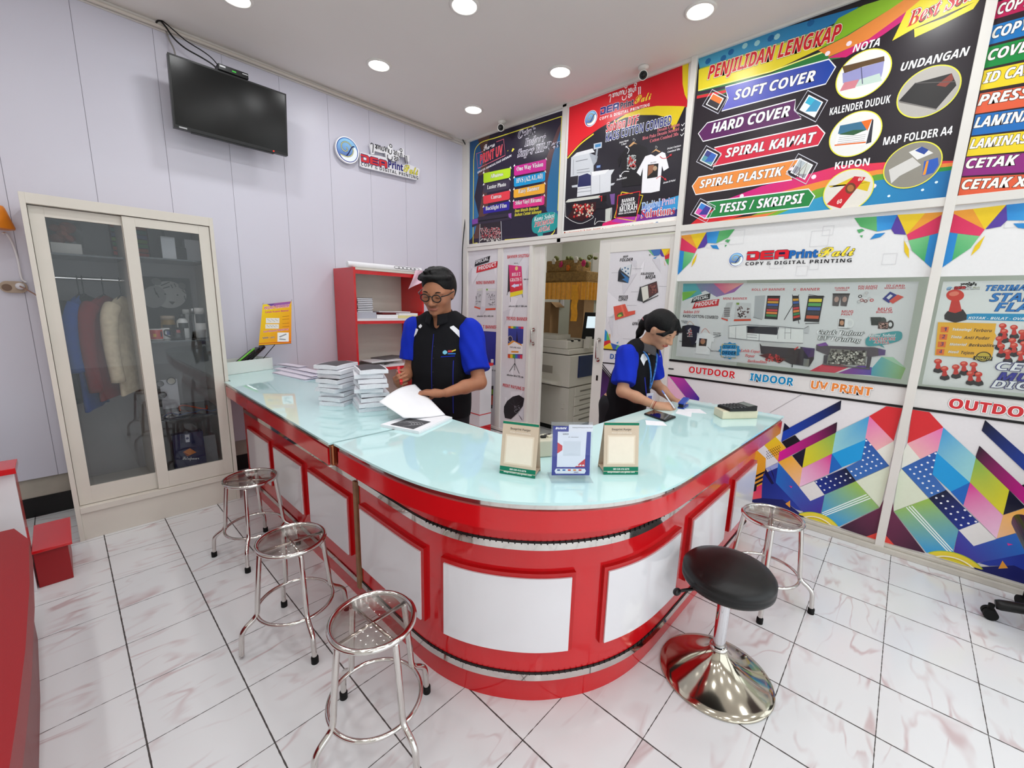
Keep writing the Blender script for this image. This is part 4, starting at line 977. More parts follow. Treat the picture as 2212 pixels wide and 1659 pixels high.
# ---------------- lower art panels
def lower_art(f,y0,y1,lab):
    a = Art(f,NX); a.g.box((0.001,y0,0.058),(0.016,y1,Z_AR),0,a.c((222,220,222))); a.Z(1440,800,SL)
    NV,BK,MG,BL2 = (26,30,96),(24,24,34),(206,36,136),(30,100,186)
    a.poly([(12,30),(105,45),(203,170),(200,195),(130,180)],(206,70,160),(44,48,150),(20,40),(200,180)); a.poly([(8,38),(130,180),(60,185),(6,110)],(232,180,206)); a.poly([(6,112),(62,188),(4,185)],(30,140,170))
    a.line([(640,262),(835,150)],.002,(120,120,124))
    # lower left cluster
    a.poly([(668,403),(738,478),(690,562),(604,462)],(226,200,40),(236,150,60),(650,420),(690,560)); a.poly([(602,460),(692,566),(615,606),(612,545),(545,480)],(222,222,226)); a.poly([(470,520),(545,480),(615,545),(610,622),(470,690)],(232,162,46))
    a.dots([(620 + i * 11 + (j % 2) * 5,520 - i * 5 + j * 9) for i in range(8) for j in range(-2,4)],.0035,(40,30,30),6)
    for k in range(3): a.poly([(470,690 + k * 26),(608,622 + k * 26),(606,635 + k * 26),(470,704 + k * 26)],BK); a.poly([(470,704 + k * 26),(606,635 + k * 26),(606,648 + k * 26),(470,717 + k * 26)],ORNG)
    a.poly([(470,765),(590,705),(588,800),(480,900)],(216,40,110),(232,90,90),(560,700),(520,800)); a.poly([(525,720),(560,700),(555,745),(525,755)],BK)
    a.poly([(612,606),(692,570),(688,640),(660,640)],(150,160,214)); a.poly([(592,700),(600,640),(690,600),(688,700),(840,872),(800,860),(720,800),(588,800)],(30,44,130),(40,60,160),(600,640),(800,860)); a.poly([(588,790),(720,800),(820,880),(860,930),(600,960),(480,900)],NV)
    a.poly([(735,825),(765,805),(765,850)],ORNG); a.poly([(612,606),(665,700),(650,705),(606,640)],(26,26,70)); a.poly([(640,600),(672,690),(660,640)],(26,26,70))
    a.poly([(692,572),(822,722),(890,808),(978,770),(955,885),(850,880),(676,695)],(36,110,196),(70,50,150),(760,650),(930,880))
    # upper bars
    a.poly([(1082,185),(1076,242),(710,442),(722,375)],(20,20,30),(30,70,180),(1080,190),(720,420)); a.poly([(730,325),(764,357),(720,380)],(20,22,50)); a.poly([(712,443),(795,400),(828,437),(742,482)],BK)
    a.poly([(1056,320),(1050,384),(690,566),(698,505),(828,437)],(24,22,30),(214,36,150),(1050,340),(720,540)); a.poly([(862,480),(840,602),(778,527)],(22,22,44))
    a.poly([(775,528),(840,603),(822,722),(692,566)],(236,170,50),(240,190,150),(780,540),(820,715)); a.poly([(1050,384),(1024,516),(840,604),(862,480)],(120,170,80),(222,208,40),(1050,400),(860,560)); a.poly([(1023,516),(1006,640),(822,722),(840,605)],MG,(240,200,226),(1010,540),(860,720))
    a.poly([(1255,283),(1240,425),(1205,552),(1085,600),(1024,516),(1048,382)],(60,150,206),(150,206,210),(1240,300),(1060,430)); a.poly([(1240,425),(1205,552),(1085,600),(1024,516)],(30,150,214)); a.poly([(1024,516),(1086,601),(1006,640)],BL2)
    a.poly([(1255,283),(1360,222),(1500,240),(1405,437)],(208,46,52)); a.poly([(1255,283),(1406,437),(1300,496),(1230,420)],(226,110,176),(232,176,176),(1250,300),(1300,490)); a.poly([(1406,437),(1470,500),(1378,590),(1300,496)],(224,224,214))
    a.poly([(1235,420),(1378,590),(1172,682),(1110,602),(1205,552)],(44,84,160),(60,110,180),(1230,430),(1200,670)); a.poly([(1110,602),(1172,684),(977,768),(914,686)],(18,22,44),(30,50,140),(1120,610),(950,740))
    def inside(p,P):
        r = False; j = len(P) - 1
        for i in range(len(P)):
            if (P[i][1] > p[1]) != (P[j][1] > p[1]) and p[0] < (P[j][0] - P[i][0]) * (p[1] - P[i][1]) / (P[j][1] - P[i][1]) + P[i][0]: r = not r
            j = i
        return r
    PA = [(1235,428),(1370,588),(1172,674),(1118,604),(1210,558)]; PB = [(1108,608),(1164,682),(979,760),(922,690)]
    dd = [p for p in [(1215 + 32 * i + 25 * j,555 - 15 * i + 25 * j) for i in range(-14,10) for j in range(-10,14)] if inside(p,PA) or inside(p,PB)]
    a.dots(dd,.0055,(236,238,244),10)
    a.poly([(914,686),(977,770),(890,808),(822,724)],(226,224,222)); a.poly([(1172,686),(1378,592),(1420,640),(1322,852)],(214,222,200))
    a.poly([(1172,686),(1316,848),(1068,966),(955,905),(978,770)],(150,186,70),(50,150,210),(1180,700),(1020,920))
    for k in range(3): a.line([(1238 + k * 12,768 + k * 11),(962 + k * 2,882 + k * 11)],.006,(230,240,236))
    a.poly([(1316,852),(1430,820),(1400,1120),(1280,1060),(1072,972)],(110,44,76),(52,30,50),(1340,880),(1150,980)); a.poly([(1235,1032),(1302,1004),(1330,1075)],(226,70,60))
    # round badge cut by the floor rail
    c = onx(1440 + 925 / SL,800 + 985 / SL); 
    if f is not W2: c = Vector((c.x,2 * YC - c.y,c.z))
    a.k += 6
    for r_,cl in ((.155,(170,190,50)),(.150,(226,204,60)),(.125,(240,236,210)),(.118,(196,170,40)),(.110,(214,200,50))):
        a.k += 2; pts = [Vector((-a.base - a.eps * a.k,c.y + r_ * math.cos(t),max(0.06,c.z - .03 + r_ * math.sin(t)))) for t in [PI * i / 30 - .1 for i in range(31)]]
        pts = [p for p in pts if p.z > 0.0605]; a.g.add(pts,[list(range(len(pts)))],0,False,a.c(cl))
    a.poly([(758,712),(780,718),(772,728)],(206,60,150))
    # keep the print inside its panel
    for i,p in enumerate(a.g.v): a.g.v[i] = (p[0],min(max(p[1],min(y0,y1)),max(y0,y1)),min(max(p[2],0.058),Z_AR))
    return tag(a.build('wall_panel',org=(0,(y0 + y1) / 2,0.058)),lab,'wall panel')
lower_art(W2,-2.668,-4.136,'colourful geometric wall panel with polka dots, between the counter end and the white post')
lower_art(W2m,-4.18,-5.62,'mirrored geometric wall panel at the right picture edge, right of the white post')

# ---------------- banner behind the first glass
BX = 0.035
WB = lambda u,v: onx(u,v,BX)
a = Art(WB,NX,base=0.001)
a.Z(1440,460,SL)
q = [WB(1440 + u / SL,460 + v / SL) for u,v in ((103,438),(1562,425),(1450,1030),(58,885))]
a.g.add([p + Vector((.004,0,0)) for p in q],[(0,3,2,1)],0,False,a.c((196,196,196)))
BG = (212,212,214)
a.poly([(103,438),(1562,425),(1450,1030),(58,885)],BG)
a.poly([(103,438),(480,434),(420,490),(310,520),(240,480),(100,545)],(150,90,160),(90,150,160),(400,440),(110,520)); a.poly([(103,438),(180,437),(220,500),(98,545)],(80,160,170)); a.poly([(290,436),(480,434),(360,500)],(206,80,130),(226,160,150),(300,440),(460,440)); a.poly([(98,490),(190,480),(145,520),(98,545)],(120,180,80))
a.poly([(885,978),(985,925),(1140,950),(1040,990)],(206,60,80)); a.poly([(1060,990),(1200,940),(1290,960),(1270,1005),(1100,995)],(140,60,140),(90,80,170),(1080,980),(1280,970)); a.poly([(1270,960),(1330,890),(1480,960),(1450,1030),(1265,1006)],(80,160,180),(150,190,120),(1280,960),(1470,980)); a.poly([(1330,890),(1402,892),(1480,958)],(160,200,170))
BLK,RED,W_ = (40,38,42),(196,44,52),(236,236,238)
def special(a,o,k):
    T = lambda p: (o[0] + p[0] * k,o[1] + p[1] * k)
    a.poly([T(p) for p in ((15,22),(122,-6),(118,30),(0,56))],BLK); a.poly([T(p) for p in ((28,50),(178,30),(170,72),(8,92))],RED)
    a.text('SPECIAL',T((14,44)),T((108,24)),20 * k,W_,'sans'); a.text('PRODUCT',T((28,80)),T((162,60)),24 * k,W_,'sans')
special(a,(150,502),1.0)
for t,p0,p1,h in (('MINI BANNER',(350,537),(498,537),14),('ROLL UP BANNER',(527,482),(732,480),14),('X - BANNER',(782,482),(948,480),16),('TUMBLER',(1038,472),(1132,470),12),('SENSORIK',(1046,482),(1120,482),7),('PIN GANCI',(1186,463),(1304,460),13),('PIN PENITI',(1186,475),(1300,473),11),('ID CARD',(1358,458),(1472,458),14),('MEMBER CARD',(1348,470),(1476,470),9),('MUG',(1083,618),(1154,618),16),('PRINT',(1080,634),(1150,634),12),('MUG',(1306,606),(1392,606),20),('BUNGLON',(1296,620),(1396,620),12)):
    a.text(t,p0,p1,h,(196,64,74),'sans')
a.text('Sablon DTF',(104,620),(204,622),16,RED,'it'); a.text('KAOS COTTON COMBED',(102,646),(318,656),18,BLK,'sans')
# picture bits
def small_banner(a,P4,bars):
    a.poly(P4,BLK); n = len(bars)
    L = lambda p,q_,t: (p[0] + (q_[0] - p[0]) * t,p[1] + (q_[1] - p[1]) * t)
    for i,b_ in enumerate(bars):
        t0,t1 = .12 + .8 * i / n,.12 + .8 * (i + .75) / n
        A0,A1 = L(P4[0],P4[3],t0),L(P4[1],P4[2],t0); B0,B1 = L(P4[0],P4[3],t1),L(P4[1],P4[2],t1)
        a.poly([L(A0,A1,.08),L(A0,A1,.92),L(B0,B1,.92),L(B0,B1,.08)],b_)
RB = [(200,60,50),(206,150,50),(60,90,160),(70,70,80),(196,60,70),(220,130,60),(60,130,80)]
a.poly([(372,556),(412,552),(378,668),(338,652)],(186,186,188)); a.dots([(360 + i * 7,590 + j * 12) for i in range(5) for j in range(5)],.006,(110,104,106),5); a.poly([(340,648),(380,660),(378,670),(338,655)],(206,70,50))
a.poly([(428,554),(524,558),(522,668),(416,670)],(196,196,198)); a.poly([(432,556),(450,556),(450,568),(432,568)],(120,150,60)); rr = random.Random(8); a.dots([(440 + rr.random() * 70,580 + rr.random() * 65) for _ in range(40)],.006,(110,90,90),5); a.poly([(418,658),(522,656),(522,668),(416,670)],(206,80,60))
a.poly([(548,514),(612,510),(596,655),(540,650)],(170,172,176)); a.line([(536,645),(592,660)],.006,(150,150,152))
small_banner(a,[(624,512),(704,512),(686,660),(606,655)],RB)
a.line([(778,505),(820,685)],.004,BLK); a.line([(820,505),(728,662)],.004,BLK); small_banner(a,[(778,512),(818,512),(830,660),(782,672)],RB[1:] + RB[:1])
a.line([(880,505),(980,520)],.003,BLK); a.line([(858,685),(945,682)],.004,BLK); small_banner(a,[(878,512),(974,512),(944,676),(852,672)],[(220,200,60),(90,160,90),(70,100,170),(60,60,70),(200,90,60)])
for (u,c_) in ((1028,0),(1078,1)):
    a.poly([(u + 2,498),(u + 56,498),(u + 36,578),(u - 2,574)],(90,84,86)); a.poly([(u,498),(u + 58,498),(u + 54,510),(u + 2,510)],(60,56,58)); a.ell((u + 24,535),(u + 38,535),(u + 22,552),(170,140,130))
for (u,v,cl) in ((1198,516,BLK),(1230,510,(200,202,204)),(1208,540,(150,60,64)),(1232,545,(120,40,44)),(1255,530,(190,190,192)),(1190,550,(170,172,174)),(1270,540,(196,60,66)),(1238,495,(190,190,192))):
    a.disc((u,v),12,cl,16); a.disc((u,v),7,(206,200,200),12)
a.poly([(1336,532),(1384,487),(1430,510),(1376,558)],(50,56,130)); a.poly([(1376,545),(1430,505),(1468,520),(1400,562)],(206,80,70)); a.poly([(1360,525),(1385,503),(1400,512),(1375,536)],(206,206,214))
a.ell((1135,682),(1160,684),(1133,712),(222,222,222)); a.ell((1135,682),(1150,683),(1134,700),BG); a.poly([(1066,648),(1122,652),(1118,712),(1062,710)],(228,228,230)); a.poly([(1070,655),(1104,658),(1100,705),(1064,702)],(60,44,40)); a.ell((1085,680),(1098,680),(1085,695),(190,140,110)); a.poly([(1060,712),(1135,716),(1120,720)],(150,150,150))
a.ell((1340,668),(1360,668),(1340,690),(70,74,72)); a.poly([(1262,645),(1330,645),(1325,695),(1268,695)],(54,60,58)); a.ell((1385,690),(1406,690),(1385,716),(50,50,50)); a.ell((1385,690),(1396,690),(1385,704),BG); a.poly([(1312,672),(1376,675),(1370,720),(1308,716)],(84,66,64)); a.dots([(1320 + rr.random() * 45,685 + rr.random() * 26) for _ in range(20)],.006,(190,150,140),5)
a.curve([(128,690),(145,670),(170,692)],.003,(196,150,110)); a.poly([(100,700),(135,692),(165,694),(208,705),(200,745),(190,740),(182,832),(95,826),(98,740),(84,745)],(46,44,48)); a.dots([(130 + rr.random() * 30,715 + rr.random() * 50) for _ in range(26)],.006,(190,180,180),5); a.dots([(135 + rr.random() * 20,720 + rr.random() * 40) for _ in range(6)],.006,(190,70,70),5)
a.curve([(215,742),(240,715),(268,745)],.003,(206,110,90)); a.poly([(200,752),(230,740),(265,745),(300,765),(292,800),(280,795),(268,878),(180,870),(186,800),(178,805)],(226,226,228)); a.poly([(204,775),(252,780),(246,825),(200,822)],(54,46,42)); a.ell((225,795),(240,796),(224,812),(170,120,90)); a.line([(290,770),(335,760)],.003,BLK); a.line([(255,828),(275,850)],.003,BLK)
for t,p0,p1 in (('Print Kaos',(92,672),(132,674)),('1 Hari',(98,682),(128,684)),('Desain Bebas',(80,796),(122,798)),('Print Cotton',(290,745),(336,748)),('Combed 30s',(290,755),(338,760)),('Aman di Pakai',(270,856),(328,860))): a.text(t,p0,p1,7,BLK,'it')
# long digital press
LG = (226,226,226)
a.poly([(385,700),(505,694),(500,782),(384,772)],LG); a.poly([(500,698),(700,705),(695,800),(498,785)],LG); a.poly([(496,700),(698,706),(684,755),(496,742)],(40,42,50)); a.poly([(700,715),(848,720),(845,805),(696,800)],LG); a.line([(385,700),(505,692),(700,703),(848,718),(880,700)],.004,(110,110,114)); a.line([(384,772),(498,785),(695,800),(845,806)],.004,(130,130,134))
for u in (388,430,500,690,735,770): a.line([(u,705),(u - 2,780)],.003,(150,150,154))
a.line([(730,742),(772,742)],.003,(140,140,144)); a.poly([(848,718),(885,702),(880,745),(848,740)],(190,190,194)); a.line([(500,752),(560,757)],.003,(120,120,124)); a.line([(500,768),(560,772)],.003,(120,120,124)); a.line([(575,745),(573,790)],.003,(120,120,124))
# badge, slogans, plotters
P = [(320 + (60 if k % 2 else 70) * math.cos(2 * PI * k / 24) + 72,852 + (46 if k % 2 else 54) * math.sin(2 * PI * k / 24)) for k in range(24)]
a.poly(P,(60,140,190)); a.line([(345,812),(434,815),(430,898),(340,890),(345,812)],.004,(220,190,80))
for t,p0,p1,h,c_ in (('CETAK A3 +',(346,836),(436,838),16,(30,60,90)),('TANPA MINIMAL',(344,850),(434,852),9,W_),('ORDER',(342,874),(432,878),19,(20,40,70)),('BISA DITUNGGU',(342,888),(432,893),9,W_)): a.text(t,p0,p1,h,c_,'sans')
for t,p0,p1 in (('Lebih Cepat',(458,858),(578,866)),('Tepat',(486,888),(545,894)),('Berkualitas',(500,922),(622,930))): a.text(t,p0,p1,16,(200,70,80),'serifit',out=(236,190,190),ow=.03)
a.text('Cetak Indoor',(928,748),(1222,758),24,W_,'serifit',out=(50,60,56),ow=.05); a.text('UV Printing',(938,785),(1200,800),24,W_,'serifit',out=(50,60,56),ow=.05)
bubble(a,(1345,778),114,36,[(1275,800),(1330,810),(1350,835)],(70,150,156))
a.text('Kami Solusi',(1250,766),(1416,764),17,W_,'serifit',out=(20,80,84),ow=.02); a.text('PROMOSI',(1254,788),(1414,788),19,(196,80,90),'serif',out=(236,226,226),ow=.03); a.text('ANDA',(1282,806),(1378,810),17,(196,80,90),'serif',out=(236,226,226),ow=.03)
a.poly([(578,805),(830,828),(918,840),(912,905),(884,950),(770,935),(700,900),(585,870)],(60,54,60)); a.poly([(578,805),(600,800),(830,822),(828,840),(590,822)],(190,190,190)); a.poly([(835,830),(918,838),(912,890),(880,895)],(80,60,100)); a.poly([(572,880),(640,868),(740,905),(700,930)],(90,40,44)); a.dots([(610 + rr.random() * 100,875 + rr.random() * 45) for _ in range(30)],.007,(190,60,60),5); a.line([(792,846),(816,828)],.008,(200,60,60)); a.poly([(850,900),(884,905),(880,950),(846,945)],(120,120,116)); a.line([(780,930),(778,955)],.006,(40,40,44))
a.poly([(928,815),(985,800),(1000,822),(1290,832),(1355,848),(1352,878),(1270,890),(1000,880),(926,850)],(84,76,84)); a.poly([(928,815),(985,800),(1002,820),(950,825)],(120,70,150)); a.poly([(1310,838),(1356,848),(1352,880),(1312,882)],(90,70,120)); a.poly([(1015,840),(1240,855),(1230,945),(990,935)],(120,118,112)); a.dots([(1005 + rr.random() * 220,850 + rr.random() * 85) for _ in range(110)],.008,(70,66,64),5); a.dots([(1005 + rr.random() * 220,860 + rr.random() * 75) for _ in range(60)],.007,(190,186,176),5); a.poly([(975,880),(1000,880),(990,935),(970,930)],(70,66,74)); a.poly([(1245,885),(1270,890),(1255,965),(1235,960)],(70,66,74)); a.line([(965,935),(1260,965)],.008,(90,88,90))
tag(a.build('banner',M_print,org=(BX,YB,1.06)),'grey product banner behind glass with mugs, banners, t-shirts and plotters','banner')

# ---------------- stamp banner behind the second glass
a = Art(WB,NX,base=0.001); a.Z(1440,460,SL)
K = (222,222,222)
a.poly([(1712,425),(2900,405),(2900,1180),(1580,1060)],K)
a.frame((1728,482),(1938,475),7.85); emblem(a,(.8,.6),.8); letter_dea(a,1.9,.55,2.5,.6,(206,40,50),(120,20,30),.004)
a.text('Print',(4.5,.5),(5.9,.5),.5,(90,60,100),'sans'); a.text('Bali',(6.0,.5),(7.8,.5),.55,(120,120,60),'script'); a.text('COPY & DIGITAL PRINTING',(1.9,.05),(7.8,.05),.25,BLK,'sans'); aksara(a,(3.2,1.6,3.8,.004,BLK)); a.Z(1440,460,SL)
for t,p0,p1,h in (('TERIMA PESANAN',(1972,482),(2600,476),34),('STAMPEL',(1998,548),(2520,548),50),('FLASH',(2030,608),(2420,612),52)): a.text(t,p0,p1,h,(30,120,196),'it',out=(20,50,110),ow=.03)
a.poly([(1848,628),(1900,622),(2900,630),(2900,690),(1830,660)],(30,140,190)); a.text('KOTAK - BULAT - OVAL - PERSEGI',(1866,656),(2420,668),15,W_,'it')
# one big stamp, then heaps of small red stamps
def stamp(a,u,v,k):
    T = lambda p: (u + p[0] * k,v + p[1] * k)
    a.poly([T(p) for p in ((-40,40),(40,30),(60,60),(58,85),(0,100),(-55,82),(-56,60))],(44,40,44)); a.poly([T(p) for p in ((-18,-20),(20,-20),(34,38),(0,50),(-34,42))],(196,50,44)); a.ell(T((0,-42)),T((46,-42)),T((0,-12)),(206,56,46)); a.ell(T((-6,-50)),T((20,-52)),T((-8,-38)),(226,120,100))
stamp(a,1786,560,1.2)
for (u,v) in ((2080,720),(2150,730),(2090,755),(2200,760),(2060,800),(2140,810),(2070,845),(2150,840),(2210,830),(2110,880),(2190,890),(1680,940),(1720,985),(1790,975),(1840,955),(1900,960),(1880,1015),(1930,1020),(2240,740),(2260,800),(2260,870)): stamp(a,u,v,.52)
a.poly([(1680,676),(2040,684),(2030,740),(2040,760),(2020,800),(2025,840),(2010,905),(1660,880)],(232,172,50))
for i,(t,t2,y) in enumerate((('Teknologi','Terbaru',0),('Tinta','Anti Pudar',1),('Material','Berkualitas',2),('Hasil','Tajam',3))):
    v = 730 + i * 46; u = 1706 - i * 9
    a.poly([(u - 8,v - 26),(u + 42,v - 26),(u + 36,v + 10),(u - 12,v + 8)],(226,110,50)); a.text(str(i + 1),(u + 6,v),(u + 24,v),22,(40,40,110),'sans')
    w = len(t) * 13; x = 1768 - i * 9; a.text(t,(x,v - 2),(x + w,v + 1),16,W_,'it',out=(140,90,30),ow=.02); a.text(t2,(x + w + 14,v + 4),(x + w + 14 + len(t2) * 16,v + 8),18,BLK,'it')
a.disc((1960,890),48,(40,36,20),28); a.disc((1960,890),40,(196,170,60),28); a.poly([(1900,885),(2018,890),(2014,915),(1896,908)],(30,28,20)); a.text('QUALITY',(1908,905),(2010,910),16,(226,200,80),'it')
for t,p0,p1,h,c_ in (('CETAK',(2036,970),(2500,1000),50,(236,236,240)),('MUG',(2046,1030),(2340,1050),46,(50,50,150)),('DIGITAL',(2006,1078),(2560,1120),46,(236,236,240))): a.text(t,p0,p1,h,c_,'it',out=(40,40,110),ow=.045)
tag(a.build('banner',M_print,org=(BX,-4.9,1.06)),'white stamp banner behind glass at the right picture edge with red stamps','banner')
# ================================================================== DOOR BAY
SD = 3.95
GB = (212,210,214)
def leaf(y0,y1,z0,z1): 
    a = Art(W2,NX); a.g.box((0.0008,y0,z0),(0.014,y1,z1),0,a.c(GB)); a.Z(1000,520,SD); return a
def shards(a,y0,y1,z0,z1,seed):
    rr = random.Random(seed); 
    for k in range(9):
        y = y0 + (y1 - y0) * rr.random(); z = z0 + (z1 - z0) * rr.random(); a.k += 1; x = -a.base - a.eps * a.k
        pts = [(y,z),(y + .10 - .3 * rr.random(),z + .1 + .2 * rr.random()),(y + .02,z + .12 + .22 * rr.random())]
        pts = [(min(max(p,min(y0,y1)),max(y0,y1)),min(max(q,z0),z1)) for p,q in pts]
        a.g.add([(x,p,q) for p,q in pts],[(0,1,2)],0,False,a.c((202,200,206) if k % 2 else (222,220,224)))
RD = (196,54,60)
# left fixed leaf
a = leaf(-0.10,-0.61,0.04,2.105); shards(a,-0.10,-0.61,.1,2.0,1)
a.poly([(108,170),(234,128),(222,182),(100,222)],BLK); a.poly([(122,220),(302,172),(290,230),(114,276)],RED)
a.text('SPECIAL',(110,198),(218,165),26,W_,'sans'); a.text('PRODUCT',(134,256),(284,215),32,W_,'sans')
a.text('MINI BANNER',(114,372),(272,366),26,RD,'sans')
a.poly([(125,412),(168,405),(150,585),(98,570)],(190,190,192)); a.poly([(126,414),(166,407),(165,422),(124,430)],(206,206,196)); a.poly([(100,558),(150,572),(148,586),(97,570)],(206,84,60))
a.poly([(198,405),(284,408),(278,590),(192,594)],(194,192,196)); a.poly([(198,408),(284,410),(283,430),(198,428)],(208,208,204)); a.poly([(194,578),(280,574),(278,590),(192,594)],(206,84,60)); a.poly([(200,410),(214,410),(213,424),(200,424)],(110,160,60))
rr = random.Random(2); a.dots([(205 + rr.random() * 68,450 + rr.random() * 100) for _ in range(46)],.006,(96,90,96),6); a.dots([(112 + rr.random() * 40,450 + rr.random() * 95) for _ in range(24)],.006,(96,90,96),6); a.dots([(240 + rr.random() * 20,510 + rr.random() * 40) for _ in range(6)],.007,(238,238,240),6)
a.text('ukuran 25 x 40 cm',(120,650),(260,650),14,BLK,'it'); a.text('T BANNER',(172,748),(292,752),28,RD,'sans'); a.text('ROLL UP',(60,744),(160,746),28,RD,'sans')
a.poly([(100,765),(285,778),(275,1060),(90,1060)],(44,50,140)); a.poly([(240,1010),(262,1010),(262,1040),(240,1040)],W_); a.text('100 cm',(235,1108),(284,1114),12,BLK,'it')
a.poly([(236,1240),(262,1238),(252,1430),(236,1432)],(60,50,50)); a.poly([(236,1268),(260,1268),(258,1310),(236,1310)],(120,150,60)); a.poly([(236,1320),(258,1320),(254,1400),(236,1400)],(190,80,60))
tag(a.build('door_panel',org=(0,-0.355,0.04)),'narrow grey panel with Special Product and Mini Banner, beside the corner','wall panel')
# second fixed leaf
a = leaf(-0.69,-1.08,0.04,2.105); shards(a,-0.69,-1.08,.1,2.0,4)
a.text('BANNER SEGITIGA',(380,152),(572,138),26,RD,'sans'); a.text('60 cm',(438,198),(470,196),10,BLK,'it'); a.text('100 cm',(518,336),(560,334),12,BLK,'it')
a.poly([(388,206),(400,206),(404,430),(382,440)],(50,46,50)); a.line([(383,435),(378,465)],.006,BLK); a.line([(404,470),(406,522)],.006,BLK); a.line([(502,440),(512,485)],.006,BLK)
a.poly([(392,206),(500,218),(512,418),(404,442)],(204,56,120),(206,56,54),(440,215),(440,430)); a.poly([(404,444),(512,420),(510,452),(404,482)],(226,206,50))
a.disc((458,236),13,(220,190,130),16); a.text('BELI 2',(418,302),(490,296),26,W_,'serif'); a.text('GRATIS 1',(404,350),(500,342),28,W_,'serif'); a.poly([(412,388),(444,366),(444,374),(480,370),(480,388),(446,394),(446,402)],(206,210,236)); a.text('II',(486,382),(502,380),14,W_,'sans')
a.text('ukuran 60 X 100 cm',(392,566),(546,566),15,BLK,'it'); a.text('TRIPOD BANNER',(372,676),(550,684),28,RD,'sans')
a.poly([(388,728),(518,734),(508,1004),(384,996)],(60,70,150),(40,50,100),(450,730),(450,900))
for i,c_ in enumerate(((206,80,50),(220,190,50),(80,150,70),(60,110,180),(130,60,140),(206,60,80))):
    a.poly([(388 + i * 21.6,728 + i),(388 + (i + 1) * 21.6,729 + i),(388 + (i + 1) * 21.6,748 + i),(388 + i * 21.6,747 + i)],c_); a.poly([(385 + i * 20.6,968 + i),(385 + (i + 1) * 20.6,969 + i),(384 + (i + 1) * 20.6,1003 + i),(384 + i * 20.6,998 + i)],c_)
a.poly([(386,890),(440,858),(480,885),(514,878),(510,968),(385,966)],(226,224,224)); a.poly([(456,862),(462,760),(470,862)],(40,36,50)); a.disc((405,838),20,(190,180,170),18); a.disc((405,838),17,(50,50,80),18); a.poly([(385,880),(430,850),(500,884),(510,900),(440,862),(388,895)],(220,150,60)); a.text('EXPLORE ASIA',(402,914),(494,922),13,BLK,'sans'); a.poly([(414,940),(476,942),(475,956),(414,954)],(220,140,50))
for q_ in ((398,1116),(442,1106),(482,1134)): a.line([(444,1045),q_],.006,BLK)
a.line([(444,1000),(444,1060)],.007,BLK); a.text('ukuran 50 X 70 cm',(376,1150),(516,1172),15,BLK,'it'); a.text('PRINT PAYUNG DTF',(342,1244),(548,1284),27,RD,'sans')
a.poly([(352,1415),(378,1368),(425,1330),(480,1316),(525,1345),(512,1412),(468,1470),(412,1522),(360,1512),(350,1460)],(36,34,38)); a.dots([(440 + rr.random() * 56,1405 + rr.random() * 66) for _ in range(50)],.004,(150,150,160),5); a.line([(470,1470),(505,1530)],.007,(60,58,62)); a.poly([(470,1475),(530,1420),(515,1530)],(202,202,208))
for e_ in ((378,1368),(425,1330),(525,1345),(512,1412)): a.line([(445,1410),e_],.002,(70,68,74))
tag(a.build('door_panel',org=(0,-0.885,0.04)),'narrow grey panel with Banner Segitiga, Tripod Banner and a black umbrella picture','wall panel')
# sliding leaf left of the opening
def pull(y,z0,z1,par,x=-0.004):
    g = G(); pts = [(x,y,z0),(x - .03,y,z0 + .004),(x - .042,y,z0 + .02),(x - .044,y,(z0 + z1) / 2),(x - .042,y,z1 - .02),(x - .03,y,z1 - .004),(x,y,z1)]
    g.tube(smooth_path(pts,4),.009,10); g.cyl((x + .004,y,z0),(x - .008,y,z0),.019,mi=0); g.cyl((x + .004,y,z1),(x - .008,y,z1),.019,mi=0)
    return tag(g.build('handle',M_chrome,par),'steel pull handle')
g = G(); g.box((0.016,-1.115,0.02),(0.05,-1.265,2.09)); g.box((0.012,-1.20,0.02),(0.016,-1.215,2.09)); d1 = struct(g,'door_1',M_frame,bevel=.002)
p = onx(1157,726); pull(-1.158,1.085,1.235,d1,.016)
# right leaf
g = G(); g.box((-0.004,-1.925,0.015),(0.034,-2.035,2.09)); g.box((-0.004,-2.585,0.015),(0.034,-2.63,2.09)); g.box((-0.004,-2.035,1.975),(0.034,-2.585,2.09)); g.box((-0.004,-2.035,0.015),(0.034,-2.585,0.09))
d2 = struct(g,'door_2',M_frame,bevel=.002)
pull(-1.985,1.0,1.19,d2,-.004)
g = G(); g.box((-0.007,-1.975,.80),(-0.003,-1.995,.85)); g.build('lock',mat('dark_lock',(60,58,56),.3,.8),d2,bevel=.001)
a = leaf(-2.035,-2.585,0.09,1.975); a.Z(1000,520,SD); shards(a,-2.035,-2.585,1.0,1.9,9)
